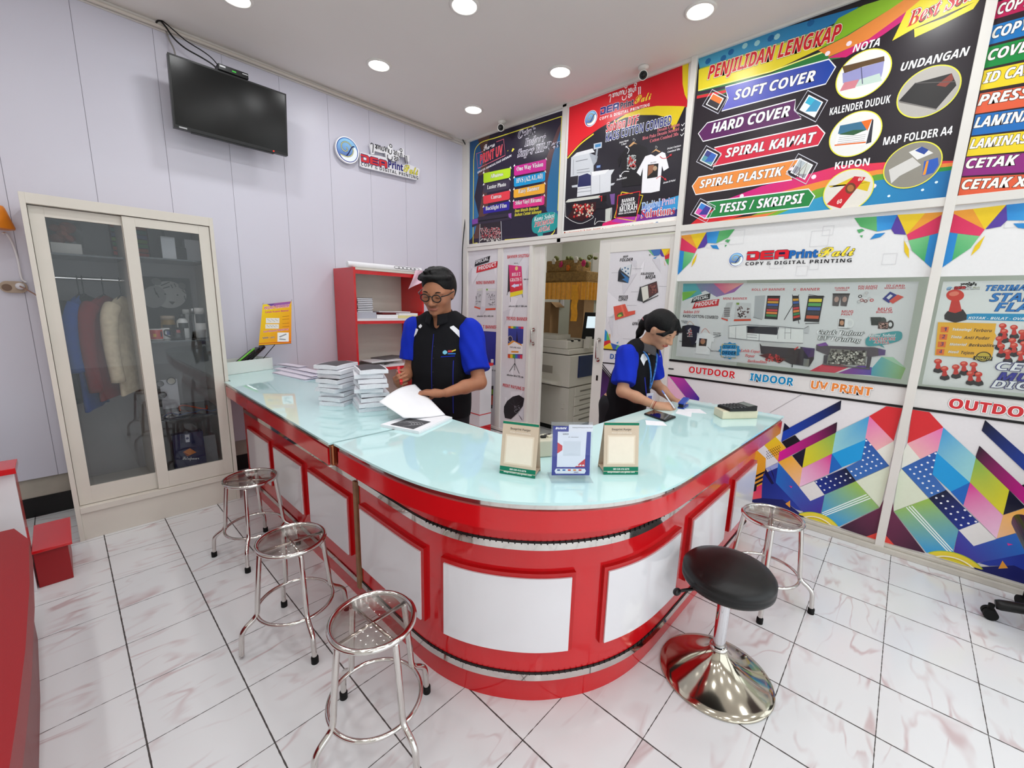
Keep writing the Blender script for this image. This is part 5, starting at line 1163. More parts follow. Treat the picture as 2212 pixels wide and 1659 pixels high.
# crystal corners
def tri(pts,c_): a.poly(pts,c_)
for pts,c_ in (([(1578,78),(1600,76),(1632,130),(1618,122)],(110,170,120)),([(1600,76),(1690,72),(1692,100),(1672,125),(1632,130)],(70,110,170)),([(1690,68),(1720,138),(1694,132),(1680,105)],PURP),([(1690,66),(1770,62),(1722,130)],YELL),([(1770,62),(1806,60),(1800,86),(1722,132)],ORNG),([(1800,86),(1795,140),(1726,160),(1722,132)],(196,50,56)),([(1726,162),(1792,142),(1788,258),(1740,190)],(80,160,90)),([(1715,165),(1730,220),(1722,205)],ORNG),([(1622,150),(1662,132),(1640,152)],BLU),([(1586,118),(1600,116),(1598,130)],(90,110,90)),
                ([(1196,740),(1230,775),(1228,870),(1190,860)],BLU),([(1230,772),(1258,852),(1225,860)],(90,170,90)),([(1192,862),(1255,846),(1262,872),(1190,910)],(196,50,56)),([(1190,908),(1255,872),(1282,930),(1186,920)],YELL),([(1262,872),(1318,890),(1300,935),(1282,930)],(60,90,170)),([(1318,888),(1372,910),(1372,942),(1300,936)],(90,160,100)),([(1246,792),(1258,800),(1256,842)],ORNG),([(1308,870),(1330,860),(1322,878)],BLU)):
    tri(pts,c_)
for t,p0,p1,h,c_ in (('MAP',(1366,146),(1410,142),18,BLK),('FOLDER',(1338,178),(1450,172),26,BLK),('KALENDER',(1518,292),(1630,290),20,BLK),('MEJA',(1556,326),(1642,320),28,BLK),('BROSUR',(1330,486),(1408,484),18,BLK),('LIPAT',(1328,514),(1408,512),26,BLK),('CETAK',(1494,690),(1560,690),18,BLK),('UNDANGAN',(1446,720),(1640,720),26,BLK)):
    a.text(t,p0,p1,h,c_,'it')
for (q0,q1) in (((1270,274),(1330,272)),((1448,240),(1530,238)),((1436,436),(1500,436)),((1674,388),(1740,390)),((1236,652),(1290,650)),((1400,552),(1484,552)),((1366,836),(1450,840))): a.line([q0,q1],.0016,(110,110,114))
a.poly([(1328,262),(1346,226),(1360,240),(1440,202),(1430,280),(1420,320),(1412,362),(1322,346)],(60,64,70)); a.poly([(1346,232),(1438,200),(1424,310),(1350,250)],(200,206,210)); a.poly([(1336,262),(1418,318),(1412,362),(1360,330)],(60,110,160)); a.dots([(1360,245),(1385,232),(1410,240),(1390,262),(1412,280)],.008,(50,90,130),6); a.poly([(1322,340),(1340,262),(1385,320)],(44,46,50))
a.poly([(1488,510),(1512,390),(1520,395),(1545,530),(1530,520)],(56,58,60)); a.poly([(1515,396),(1655,345),(1668,440),(1535,528)],(50,50,50)); a.poly([(1522,400),(1578,382),(1588,490),(1538,520)],(206,206,196)); a.poly([(1582,378),(1655,352),(1665,440),(1590,480)],(90,60,60)); a.poly([(1534,524),(1670,462),(1668,470),(1540,532)],(60,60,60)); a.dots([(1600 + rr.random() * 50,380 + rr.random() * 60) for _ in range(16)],.006,(140,90,80),5)
a.poly([(1286,562),(1385,540),(1410,605),(1472,595),(1470,625),(1390,650),(1300,678)],(206,86,70)); a.ell((1350,630),(1385,620),(1350,650),(90,110,60)); a.ell((1340,640),(1356,636),(1340,650),(170,190,70)); a.poly([(1345,552),(1362,548),(1388,640),(1376,650)],(216,110,90))
a.poly([(1300,900 - 270),(1450,760),(1400,800)],(206,204,208)) if False else None
# strip and lower art
a.poly([(1182,918),(1560,950),(1560,958),(1182,928)],BLK); a.text('DIGITAL PRINT',(1256,1006),(1700,1040),42,(50,90,160),'sans'); a.poly([(1178,1034),(1800,1090),(1800,1100),(1178,1044)],BLK)
a.poly([(1176,1070),(1310,1230),(1330,1300),(1250,1400),(1160,1440)],(36,28,40),(90,50,120),(1180,1100),(1280,1360))
for k in range(3): a.line([(1180,1060 + 22 * k - 20),(1312,1215 + 22 * k - 14)],.009,BLK)
a.poly([(1312,1200),(1345,1230),(1330,1300),(1300,1270)],(220,60,120)); a.poly([(1298,1300),(1345,1270),(1350,1310),(1310,1330)],(50,150,200)); a.poly([(1172,1440),(1290,1350),(1340,1390),(1335,1440),(1215,1518)],(226,110,70),(226,90,130),(1200,1500),(1300,1360)); a.poly([(1345,1300),(1400,1330),(1340,1400),(1300,1345)],(230,160,90)); a.poly([(1215,1520),(1330,1445),(1350,1560),(1180,1590)],(60,70,180)); a.poly([(1170,1560),(1260,1500),(1250,1540),(1180,1590)],(206,60,160)); a.poly([(1160,1470),(1172,1445),(1212,1520),(1160,1560)],(40,34,60)); a.poly([(1345,1100),(1500,1150),(1500,1400),(1350,1330)],(50,30,60)); a.poly([(1260,1280),(1295,1335),(1290,1350),(1250,1380)],(120,60,170)); a.dots([(1296,1340)],.014,(240,230,250),12)
a.line([(1165,1420),(1185,1480),(1175,1540)],.003,(200,200,206))
tag(a.build('door_panel',org=(0,-2.3,0.09)),'grey panel in the right door leaf with Map Folder, Kalender Meja, Brosur Lipat','wall panel')
# ================================================================== LEFT WALL: TELEVISION, LOGO SIGN, CABLES, CAMERAS
M_screen = mat('dark_screen',(9,10,10),0.16,0,0.4)
M_cable = mat('black_cable',(14,14,15),0.5)
tv = thing('television','black flat television hanging high on the left wall, switched off','television',(-2.40,-0.2,2.83))
xa,xb,zb,zt = -2.768,-2.032,2.632,3.075
def tilt(x,d,z): return (x,-0.165 - (z - zb) * 0.11 - d,z)      # top edge leans forward
g = G(); g.prism([(xa,zb),(xb,zb),(xb,zt),(xa,zt)],0.0,0.034,lambda a_,b_,h: tilt(a_,h,b_)); g.build('body',mat('tv_case',(16,16,17),.3),tv,bevel=.004)
g = G(); g.prism([(xa + .011,zb + .022),(xb - .011,zb + .022),(xb - .011,zt - .011),(xa + .011,zt - .011)],0.0335,0.0348,lambda a_,b_,h: tilt(a_,h,b_)); g.build('screen',M_screen,tv)
g = G(); g.prism([(xa + .03,zb + .006),(xa + .075,zb + .006),(xa + .075,zb + .014),(xa + .03,zb + .014)],.034,.0352,lambda a_,b_,h: tilt(a_,h,b_)); g.build('maker_plate',mat('silver_letters',(190,190,192),.3),tv)
g = G(); g.prism([(xb - .11,zb + .008),(xb - .102,zb + .008),(xb - .102,zb + .014),(xb - .11,zb + .014)],.034,.0356,lambda a_,b_,h: tilt(a_,h,b_)); g.build('standby_light',mat('red_led',(255,40,20),emit=(255,30,10),estr=3),tv)
g = G(); g.prism([(xa + .1,zb - .006),(xb - .1,zb - .006),(xb - .1,zb + .002),(xa + .1,zb + .002)],.004,.03,lambda a_,b_,h: tilt(a_,h,b_)); g.build('speaker_bar',M_black,tv,bevel=.002)
g = G(); g.box((-2.52,-0.005,2.72),(-2.28,0.0,2.96)); g.box((-2.43,-0.19,2.80),(-2.37,-0.005,2.86)); g.box((-2.55,-0.175,2.70),(-2.25,-0.16,2.95)); g.build('wall_bracket',M_black,tv)
g = G(); g.box((-2.485,-0.262,3.077),(-2.295,-0.172,3.116),0); st = g.build('set_top_box',[M_black],org=(-2.39,-.217,3.077),bevel=.004)
tag(st,'small black set-top box lying on top of the television','set-top box')
g = G(); g.box((-2.40,-0.2632,3.09),(-2.375,-0.2622,3.099)); g.build('display',mat('green_display',(30,90,30),emit=(40,200,40),estr=.6),st)
g = G(); g.box((-2.475,-0.2632,3.097),(-2.44,-0.2622,3.107)); g.box((-2.335,-0.2632,3.100),(-2.30,-0.2622,3.105)); tag(g.build('front_marks',MATS['silver_letters'],st),kind='stuff')
c1 = smooth_path([onx(339,60,-2.765),ony(337,50,-.03),ony(345,44,-.06),ony(358,58,-.08),ony(375,82,-.1),ony(400,104,-.13),ony(435,124,-.16),ony(460,140,-.17),(-2.462,-.172,3.10)],6)
c2 = smooth_path([onx(339,60,-2.765),ony(338,48,-.035),ony(350,45,-.07),ony(376,66,-.1),ony(402,88,-.13),ony(440,112,-.15),ony(462,130,-.165),(-2.44,-.172,3.105)],6)
tag(G().tube(c1,.0055,8).build('cable',M_cable),'lower black cable looping from the ceiling corner to the set-top box','cable')
tag(G().tube(c2,.0042,8).build('cable',M_cable),'upper thin black cable looping from the ceiling corner to the set-top box','cable')
c3 = smooth_path([ony(354,32,-.03),ony(356,58,-.02),ony(365,84,-.02),ony(375,105,-.06),ony(380,125,-.12)],6)
tag(G().tube(c3,.005,8).build('cable',mat('grey_cable',(150,146,142),.5)),'short grey cable hanging behind the upper left corner of the television','cable')

# ---- logo sign
SZ = 2212 / 230.0
SY = -0.045
SP = lambda u,v: ony(u,v,SY)
a = Art(SP,(0,-1,0),base=0.0008); a.Z(700,270,SZ)
a.frame((232,692),(1955,1140),7.85)
sign = thing('logo_sign','cut-out company logo sign with round blue emblem on the panelled left wall','sign',tuple(SP(800,345)))
I = a.inv
A_,XD,UP_ = a.fr
def fr3(p,h): return tuple(A_ + XD * p[0] + UP_ * p[1] + Vector((0,h,0)))
ec = I(478,522); eL = I(232,450); eR = I(726,640); er = (eR[0] - eL[0]) / 2; ec = ((eL[0] + eR[0]) / 2,ec[1])
g = G(); g.prism([(ec[0] + er * math.cos(t),ec[1] + er * math.sin(t)) for t in [2 * PI * i / 48 for i in range(48)]],0.0,0.02,lambda x,y,h: fr3((x,y),h))
pl_ = [I(*p) for p in ((745,575),(765,570),(960,625),(1140,650),(1290,690),(1330,760),(1500,830),(1640,850),(1760,835),(1960,925),(1985,950),(1965,1160),(1900,1160),(800,885),(750,850))]
g.prism(pl_,0.0,0.02,lambda x,y,h: fr3((x,y),h))
ps_ = [I(*p) for p in ((940,398),(1000,405),(1100,440),(1310,480),(1330,440),(1390,430),(1415,500),(1420,540),(1560,550),(1590,505),(1640,510),(1665,640),(1770,650),(1768,780),(1710,785),(1690,690),(1580,680),(1545,760),(1450,770),(1380,740),(1290,690),(1270,600),(1180,590),(1050,550),(1040,620),(985,620))]
g.prism(ps_,0.0,0.02,lambda x,y,h: fr3((x,y),h))
g.build('plaque',mat('white_acrylic',(232,232,236),.25),sign)
emblem(a,ec,er * .985)
d0 = I(760,760); d1 = I(1325,895); dt = I(760,600)
letter_dea(a,d0[0],d0[1],(d1[0] - d0[0]) / 1.03,(dt[1] - d0[1]) * .96,(200,40,46),(30,24,90),.006)
q0,q1 = I(1330,895),I(1640,975); a.text('Print',q0,(q1[0],q0[1]),.60,(34,30,110),'sans',off=.03)
q0,q1 = I(1650,990),I(1950,1060); a.text('Bali',q0,(q1[0],q0[1]),.66,(216,206,70),'script',off=.012,out=(60,60,20),ow=.02)
q0,q1 = I(768,848),I(1955,1140); a.text('COPY & DIGITAL PRINTING',q0,(q1[0],q1[1] * .5 + q0[1] * .5),.27,(40,40,48),'sans',space=1.12)
q0,q1 = I(970,540),I(1760,720); aksara(a,(q0[0],q0[1] + .02,q1[0] - q0[0],.0085,(30,28,34)))
a.build('lettering',M_print,parent=sign)
g = G()
for p in ((850,640),(1400,720),(560,500),(1700,1050)):
    x,y = a.inv(*p) if False else I(*p); g.cyl(fr3((x,y),.02),(fr3((x,y),.02)[0],0.0,fr3((x,y),.02)[2]),.008,n=10)
tag(g.build('spacers',M_chrome,sign),kind='stuff')

# ---- dome cameras under the ceiling edge
def cctv(u,v,lab):
    p = onx(u,v,-0.13); r = thing('security_camera',lab,'security camera',(p.x,p.y,CEIL),'ceiling cameras')
    d = Vector((-.75,-.45,-.35)).normalized(); c = Vector((p.x,p.y,CEIL - .062))
    G().lathe([(0,0),(.04,0),(.042,-.008),(.038,-.02),(.02,-.03),(0,-.03)],(p.x,p.y,CEIL),28).build('base',M_frame,r)
    g = G(); g.cyl(c - d * .02,c + d * .045,.032,.034,28); g.ell(c - d * .02,(.032,.032,.032)); g.build('housing',M_frame,r)
    g = G(); g.cyl(c + d * .044,c + d * .047,.029,n=28); g.ell(c + d * .045,(.018,.018,.018)); g.build('lens',M_black,r)
cctv(1084,268,'white dome camera above the dark indoor printing poster')
cctv(1390,148,'white dome camera above the red t-shirt printing poster')

# ---- wiring in the far corner and along the cornice
pts = [ony(950,268,-.04),ony(965,286,-.04),ony(990,293,-.045),ony(1003,308,-.05),ony(1007,330,-.05),ony(1007,420,-.05),ony(1005,470,-.05),(-.07,-.07,2.1),(-.06,-.06,1.6),(-.075,-.06,1.1),(-.06,-.06,.4)]
tag(G().tube(smooth_path(pts,6),.006,8).build('cable',M_cable),'black cable running down the far corner of the room','cable')
pts = [(-5.6,-.045,CEIL - .03),(-3.2,-.045,CEIL - .033),(-1.5,-.045,CEIL - .03),(-.2,-.05,CEIL - .033)]
tag(G().tube(smooth_path(pts,6),.012,8).build('conduit',mat('cream_conduit',(206,196,186),.5)),'cream conduit running under the ceiling along the left wall','conduit')

# ---- wall socket, plug and the orange holder at the left picture edge
p = ony(30,620,-0.012)
so = thing('wall_socket','old beige double wall socket left of the display cabinet','socket',tuple(p))
M_beige = mat('aged_beige',(178,158,138),.5,var=.08,vscale=30)
g = G(); g.prism([(x,z) for x,z in rrect(.115,.07,.034,8)],0,.025,lambda x,z,h: (p.x + x,h - .026 + 0.0,p.z + z)); g.build('cover',M_beige,so,bevel=.004)
g = G(); g.cyl((p.x - .028,-.0285,p.z - .004),(p.x - .028,-.024,p.z - .004),.021,n=24); g.build('outlet',mat('socket_dark',(120,96,80),.6),so)
pg = thing('plug','white plug with a brown lead in the double wall socket','plug',(p.x + .02,-.04,p.z))
g = G(); g.lathe([(.0,-.002),(.021,0),(.021,.02),(.012,.034),(0,.036)],(p.x + .027,-.026,p.z + .006),24,axis=(0,-1,0)); g.build('body',M_white,pg)
g = G(); g.tube(smooth_path([(p.x + .027,-.06,p.z + .006),(p.x + .06,-.10,p.z - .02),(p.x + .095,-.16,p.z - .055),(p.x + .098,-.3,p.z - .1)],6),.004,8); g.build('lead',mat('brown_lead',(150,116,100),.5),pg)
o0 = ony(-14,470,-.12)
lp = thing('lantern','orange lamp shade with a white lead, half out of the left picture edge','lamp',tuple(o0))
g = G(); g.lathe([(.075,-.06),(.078,-.05),(.05,.06),(.045,.07),(0,.072)],tuple(o0),32); g.lathe([(.0,-.062),(.075,-.06)],tuple(o0),32); g.build('shade',mat('orange_shade',(226,130,20),.4),lp)
g = G(); g.tube(smooth_path([ony(6,504,-.1),ony(14,505,-.06),ony(26,525,-.04),ony(38,560,-.03),ony(46,600,-.02),(p.x + .055,-.02,p.z + .03)],6),.006,8); g.build('lead',M_white,lp)
g = G(); g.cyl((o0.x,o0.y,o0.z),(o0.x,0,o0.z + .05),.012); g.build('arm',M_frame,lp)
# ================================================================== STOOLS AND CHAIR
def acrylic():
    return tint_pane('clear_acrylic',(0.86,0.83,0.81,1),0.06)
M_acr = acrylic()
def make_stool(label):
    r = thing('steel_stool',label,'stool',(0,0,0),'round steel stools with clear seats')
    H = 0.470; R = 0.126
    G().lathe([(0,H - .012),(R,H - .012),(R,H - .006),(0,H - .006)],(0,0,0),48).build('seat',M_acr,r)
    G().ring((0,0,H - .009),R + .007,.0095,64,12).build('seat_ring',M_chrome,r)
    g = G(); g.tube([(-R,0,H - .022),(R,0,H - .022)],.0065,10); g.build('crossbar',M_chrome,r)
    g = G(); g.tube([(0,-R,H - .022),(0,R,H - .022)],.0065,10); g.build('crossbar',M_chrome,r)
    G().ring((0,0,0.163),0.152,.0075,72,10).build('foot_ring',M_chrome,r)
    for k in range(4):
        a_ = PI / 2 * k; D = lambda rr,z: (rr * math.cos(a_),rr * math.sin(a_),z)
        leg = G().tube(smooth_path([D(R - .002,H - .02),D(R + .008,.36),D(R + .02,.24),D(.151,.185),D(.163,.160),D(.195,.135),D(.212,.110),D(.217,.07),D(.221,.012)],6),.0105,12).build('leg',M_chrome,r)
        G().lathe([(0,0),(.0145,0),(.0145,.026),(.0125,.03),(.0105,.03)],D(.221,0),16).build('rubber_foot',M_rubber,leg)
    return r
st0 = make_stool('steel stool with clear seat standing by the display cabinet, farthest along the left')
st0.location = (-2.81,-1.43,0); st0.rotation_euler.z = math.radians(-28)
s2 = dup(st0,(-2.885,-2.265,0),math.radians(-4),'middle steel stool in the row of three, one leg without its rubber foot')
for lg in [c for c in s2.children if c.name.startswith('leg')][2:3]:
    for ft in list(lg.children): bpy.data.objects.remove(ft)
dup(st0,(-2.875,-2.945,0),math.radians(4),'steel stool with clear dirty seat, nearest to the viewer in the row of three')
dup(st0,(-1.085,-3.725,0),math.radians(12),'steel stool with clear seat at the right counter end in front of the geometric panel')

bs = thing('bar_stool','black padded round swivel stool on a broad polished trumpet base','stool',(-1.765,-3.712,0))
cx,cy = -1.765,-3.712
M_base = mat('polished_base',(196,188,172),.1,1.0,var=.03,vscale=6)
G().lathe([(.215,.0),(.217,.004),(.213,.009),(.19,.016),(.15,.031),(.11,.052),(.075,.075),(.050,.098),(.037,.118),(.033,.13)],(cx,cy,0),72).build('base',M_base,bs)
g = G(); g.lathe([(.024,.12),(.024,.42)],(cx,cy,0),36); g.build('column',mat('bright_column',(226,226,230),.05,1.0),bs)
G().lathe([(.034,.126),(.036,.132),(.034,.140),(.025,.143)],(cx,cy,0),36).build('collar',M_chrome,bs)
M_vinyl = mat('black_vinyl',(15,15,16),.38,0,.45,bump=.06,bscale=300)
G().lathe([(0,.418),(.12,.418),(.16,.426),(.168,.436),(.169,.45),(.166,.456),(.169,.462),(.168,.478),(.155,.494),(.12,.505),(.06,.511),(0,.512)],(cx,cy,0),72).build('seat',M_vinyl,bs)
g = G(); g.tube(smooth_path([(cx - .02,cy,.415),(cx - .12,cy + .09,.412),(cx - .165,cy + .125,.408)],6),.006,8); g.ell((cx - .172,cy + .13,.407),(.022,.014,.012)); g.build('lever',M_black,bs)

oc = thing('office_chair','black office chair, only two castors and star legs showing at the right edge','chair',(-.39,-4.86,0))
ox,oy = -.39,-4.86
for k in range(5):
    a_ = math.radians(105 - 8 + 72 * k + 0)
    dx,dy = math.cos(a_),math.sin(a_)
    g = G(); g.tube(smooth_path([(ox + dx * .03,oy + dy * .03,.125),(ox + dx * .14,oy + dy * .14,.105),(ox + dx * .25,oy + dy * .25,.082)],5),[.03] * 5 + [.026] * 5 + [.022],12); lg = g.build('star_leg',M_black,oc)
    t = Vector((-dy,dx,0)); c = Vector((ox + dx * .262,oy + dy * .262,.028))
    g = G(); g.cyl(c - t * .026,c - t * .004,.027,n=24); g.cyl(c + t * .004,c + t * .026,.027,n=24); g.cyl(c,c + Vector((0,0,.05)),.012); g.build('castor',M_rubber,lg,bevel=.004)
g = G(); g.cyl((ox,oy,.09),(ox,oy,.16),.045,.035); g.cyl((ox,oy,.16),(ox,oy,.42),.025); g.build('column',M_black,oc)
G().box((ox - .23,oy - .23,.42),(ox + .23,oy + .23,.50)).build('seat',M_vinyl,oc,bevel=.03,bseg=4)
g = G(); g.box((ox - .03,oy - .27,.44),(ox + .03,oy - .25,.75)); g.build('back_arm',M_black,oc)
G().box((ox - .21,oy - .29,.62),(ox + .21,oy - .23,1.05)).build('backrest',M_vinyl,oc,bevel=.03,bseg=4)

# ================================================================== BOTTOM LEFT: RED SEAT, RED AND WHITE UNIT
M_redm = mat('red_vinyl',(150,34,38),.45,0,.35,bump=.08,bscale=250)
y0s = -1.18
seat = thing('bench','red padded bench in the bottom left corner, cut by the picture','bench',(-4.3,-2.4,0))
# upper edge seen at the picture edge: x about -3.83 near the floor unit
edge = [onz(*q,0.46) for q in ((52,1140),(62,1165),(64,1260),(55,1400),(38,1540),(20,1659))]
ex = [p.x for p in edge]; ey = [p.y for p in edge]
poly = [(edge[0].x - .03,edge[0].y + .02)] + [(p.x,p.y) for p in edge[1:]] + [(edge[-1].x - .02,-3.3),(-4.9,-3.3),(-4.9,edge[0].y + .04)]
G().prism(poly,.36,.46).build('seat_pad',M_redm,seat,bevel=.02,bseg=4)
G().prism([(p[0] - (.03 if p[0] > -4.8 else 0),p[1] - .01) for p in poly],.0,.36).build('plinth',mat('dark_red_side',(120,16,20),.4),seat)
un = thing('low_partition','low white partition with red capping behind the red bench','partition',(-3.9,-.8,0))
pt = onz(46,1010,.66)
wx = -3.70
G().box((-5.0,-1.065,0.0),(wx,-1.04,.64)).build('board',M_white,un,bevel=.002)
G().box((-5.0,-1.10,.64),(wx + .01,-.93,.668)).build('capping',M_red,un,bevel=.002)
g = G(); g.box((wx - .02,-1.035,0),(wx,-.94,.64)); g.build('end_board',mat('red_panel_edge'),un,bevel=.002)
rb = thing('red_block','small red block on the floor between the red bench and the display cabinet','block',(-3.63,-.86,0))
G().box((-3.695,-1.04,0.0),(-3.572,-.70,.195)).build('body',mat('dark_red_block',(150,20,26),.4),rb,bevel=.003)
G().box((-3.697,-1.055,.195),(-3.555,-.69,.21)).build('lid',M_red,rb,bevel=.002)
# ================================================================== DISPLAY CABINET
cb = thing('display_cabinet','tall cream display cabinet with two sliding glass doors against the left wall','cabinet',(-3.11,-.3,0))
X0,X1,YB_,YF_,ZT = -3.535,-2.685,-0.012,-0.600,2.006
g = G(); g.box((X0,YF_,0),(X0 + .022,YB_,ZT)); g.build('side_panel',M_cream,cb,bevel=.001)
g = G(); g.box((X1 - .022,YF_,0),(X1,YB_,ZT)); g.build('side_panel',M_cream,cb,bevel=.001)
g = G(); g.box((X0 + .022,YF_,1.952),(X1 - .022,YB_,ZT)); g.build('top_panel',M_cream,cb,bevel=.001)
g = G(); g.box((X0 + .022,YF_ + .01,0.0),(X1 - .022,YF_ + .03,.175)); g.build('kick_board',M_cream,cb,bevel=.001)
g = G(); g.box((X0 + .022,YF_ - .004,.175),(X1 - .022,YB_,.212)); g.build('bottom_panel',M_cream,cb,bevel=.001)
g = G(); g.box((X0 + .022,YB_ - .008,.212),(X1 - .022,YB_,1.952)); g.build('back_panel',mat('grey_back',(176,172,172),.6,var=.03,vscale=4),cb)
g = G(); g.box((-3.142,-.54,.212),(-3.126,YB_ - .01,1.952)); g.build('divider',M_cream,cb)
M_cgl = tint_pane('cabinet_glass',(0.86,0.87,0.88,1))
def door(xa,xb,y,lab):
    g = G(); s = .058
    g.box((xa,y,.215),(xa + s,y + .02,1.948)); g.box((xb - s,y,.215),(xb,y + .02,1.948)); g.box((xa + s,y,1.895),(xb - s,y + .02,1.948)); g.box((xa + s,y,.215),(xb - s,y + .02,.325))
    d = g.build('door',M_cream,cb,bevel=.0008)
    G().box((xa + s,y + .008,.325),(xb - s,y + .012,1.895)).build('glass_pane',M_cgl,d)
    return d
door(-3.511,-3.085,-.562,''); door(-3.140,-2.710,-.590,'')
for z in (1.655,1.33,1.02,.62):
    pass
M_shelf = mat('glass_shelf',(70,74,76),.1)
def px_z(v,u,y): return ony(u,v,y).z
zs = [ony(350,562,-.3).z,ony(385,730,-.3).z,ony(410,886,-.3).z]
for z in zs: G().box((-3.124,-.52,z - .010),(X1 - .024,YB_ - .01,z)).build('shelf',M_shelf,cb,bevel=.001)
zl = ony(150,552,-.3).z
G().box((X0 + .024,-.50,zl - .012),(-3.144,YB_ - .01,zl)).build('shelf',M_shelf,cb,bevel=.001)
rz = ony(180,602,-.3).z
g = G(); g.cyl((X0 + .022,-.30,rz),(-3.143,-.30,rz),.011,n=20); g.build('hanging_rail',M_chrome,cb)

# ---- contents
def at3(u,v,y=-.3): return ony(u,v,y)
def cbox(name,u0,v0,u1,v1,y,d,m,label,cat,bevel=.002,base=None,group=None):
    p0,p1 = ony(u0,v1,y),ony(u1,v0,y); z0 = base if base is not None else p0.z
    o = G().box((p0.x,y,z0),(p1.x,y + d,p1.z)).build(name,m,org=((p0.x + p1.x) / 2,y + d / 2,z0),bevel=bevel); return tag(o,label,cat,group)
cbox('cardboard_box',112,528,176,548,-.40,.18,mat('grey_white_box',(196,192,186),.6),'flat white box on the upper left shelf of the display cabinet','box',base=zl)
# plastic bag with orange shapes
bag = thing('plastic_bag','clear bag of orange foam shapes on the upper left cabinet shelf','bag',tuple(at3(140,520)))
g = G(); rr = random.Random(12)
for (u,v,r_) in ((145,492,.034),(125,515,.03),(118,492,.022),(150,515,.024),(135,505,.026)):
    c = ony(u,v,-.22); g.ell(c,(r_ * 1.2,.02,r_),16,10)
g.build('foam_shapes',mat('dull_orange',(170,96,76),.6,var=.2,vscale=30),bag)
c = ony(135,505,-.215); g = G(); g.grid(lambda a_,b_: (c.x - .085 + .17 * a_,-.245 + .012 * math.sin(9 * a_ + 4 * b_),max(zl + .022,c.z - .085) + .15 * b_ + .01 * math.sin(8 * a_)),14,12); g.build('film',tint_pane('plastic_film',(.82,.82,.80,1),.12),bag)
# striped leaflet standing on the shelf (seen through both doors)
p0,p1 = ony(243,553,-.12),ony(316,480,-.12)
lf = Art(lambda u,v: ony(u,v,-.125),(0,-1,0),base=.0004); lf.g.box((p0.x,-.124,p0.z),(p1.x,-.121,p1.z),0,lf.c((60,40,44)))
for i,c_ in enumerate(((190,60,50),(190,96,50),(60,120,110),(80,90,130),(110,150,40),(60,130,60),(190,90,50),(206,60,50))):
    z0 = p1.z - (p1.z - p0.z) * (i + .9) / 8.2; z1 = p1.z - (p1.z - p0.z) * (i + .12) / 8.2; lf.k += 1
    lf.g.add([(p0.x + .008,-.1255,z0),(p1.x - .008,-.1255,z0),(p1.x - .008,-.1255,z1),(p0.x + .008,-.1255,z1)],[(0,1,2,3)],0,False,lf.c(c_))
tag(lf.build('leaflet',M_matte,org=((p0.x + p1.x) / 2,-.122,p0.z)),'rainbow striped leaflet standing at the back of the top cabinet shelf','leaflet')
zt1 = zs[0]
cbox('gift_box',352,513,377,561,-.34,.10,M_white,'white upright gift box, left one on the top right cabinet shelf','box',base=zt1)
cbox('gift_box',380,536,402,561,-.32,.08,mat('dark_box',(52,50,52),.5),'small dark gift box between two white ones on the top right cabinet shelf','box',base=zt1)
cbox('gift_box',403,520,432,563,-.30,.10,M_white,'white gift box, right one on the top right cabinet shelf','box',base=zt1)
cbox('gift_box',356,490,408,516,-.13,.09,mat('grey_box',(150,148,150),.5),'wide grey box at the back of the top right cabinet shelf','box',base=zt1)
# black and white animal photograph leaning at the back
p0,p1 = ony(315,665,-.06),ony(409,602,-.06)
ph = Art(lambda u,v: ony(u,v,-.06),(0,-1,0),base=.0004); ph.g.box((p0.x,-.059,zs[1] + .001),(p1.x,-.055,p1.z),0,ph.c((70,70,70)))
ph.Z(0,400,2.0734)
ph.ell((755,490),(835,500),(760,430),(176,174,170),24); ph.ell((690,500),(745,500),(690,450),(150,148,146),20)
for (u,v,du,dv) in ((720,450,40,-16),(730,462,30,-8),(800,455,24,14),(815,470,18,16),(700,480,12,24),(825,495,6,20),(690,460,10,30),(765,445,8,16),(780,440,8,16)): ph.line([(u,v),(u + du,v + dv)],.006,(50,50,50))
ph.dots([(740,488),(795,492)],.006,(20,20,20)); ph.poly([(755,520),(785,522),(772,536)],(60,56,56)); ph.ell((700,432),(722,440),(694,446),(120,118,116)); ph.ell((815,450),(832,456),(812,462),(120,118,116))
tag(ph.build('photograph',M_matte,org=((p0.x + p1.x) / 2,-.057,zs[1] + .001)),'black and white tiger photograph at the back of the middle cabinet shelf','photograph')
# mugs and bottles
def mug(u,v,r,h,y,m,lab,z,handle=1,art=None):
    p = ony(u,v,y); o = thing('mug',lab,'mug',(p.x,y,z))
    G().lathe([(0,.003),(r * .96,0.0),(r,.006),(r,h),(r - .004,h),(r - .004,.01),(0,.008)],(p.x,y,z),32).build('body',m,o)
    if handle:
        g = G(); g.tube(smooth_path([(p.x + r * .95 * handle,y,z + h * .82),(p.x + (r + .026) * handle,y,z + h * .8),(p.x + (r + .03) * handle,y,z + h * .45),(p.x + r * .95 * handle,y,z + h * .2)],5),.005,8); g.build('handle',m,o)
    if art:
        for (c_,z0,z1,a0,a1) in art:
            g = G(); n = 10; vs = []
            for i in range(n + 1):
                t = math.radians(a0 + (a1 - a0) * i / n)
                for zz in (z0,z1): vs.append((p.x + (r + .0006) * math.cos(t),y + (r + .0006) * math.sin(t),z + h * zz))
            g.add(vs,[(2 * i,2 * i + 2,2 * i + 3,2 * i + 1) for i in range(n)],0,True); g.build('print',mat('mug_print_%d_%d_%d' % c_,c_,.25),o)
M_mugw = mat('white_ceramic',(228,226,222),.15,coat=.3); M_mugb = mat('black_ceramic',(18,16,18),.15,coat=.3)
zm = zs[1]
mug(338,725,.040,.072,-.40,M_mugw,'white mug printed with red and yellow, left on the middle cabinet shelf',zm,0,[((190,50,40),.1,.95,200,320),((220,170,50),.3,.6,240,262),((40,40,60),.3,.8,295,310)])
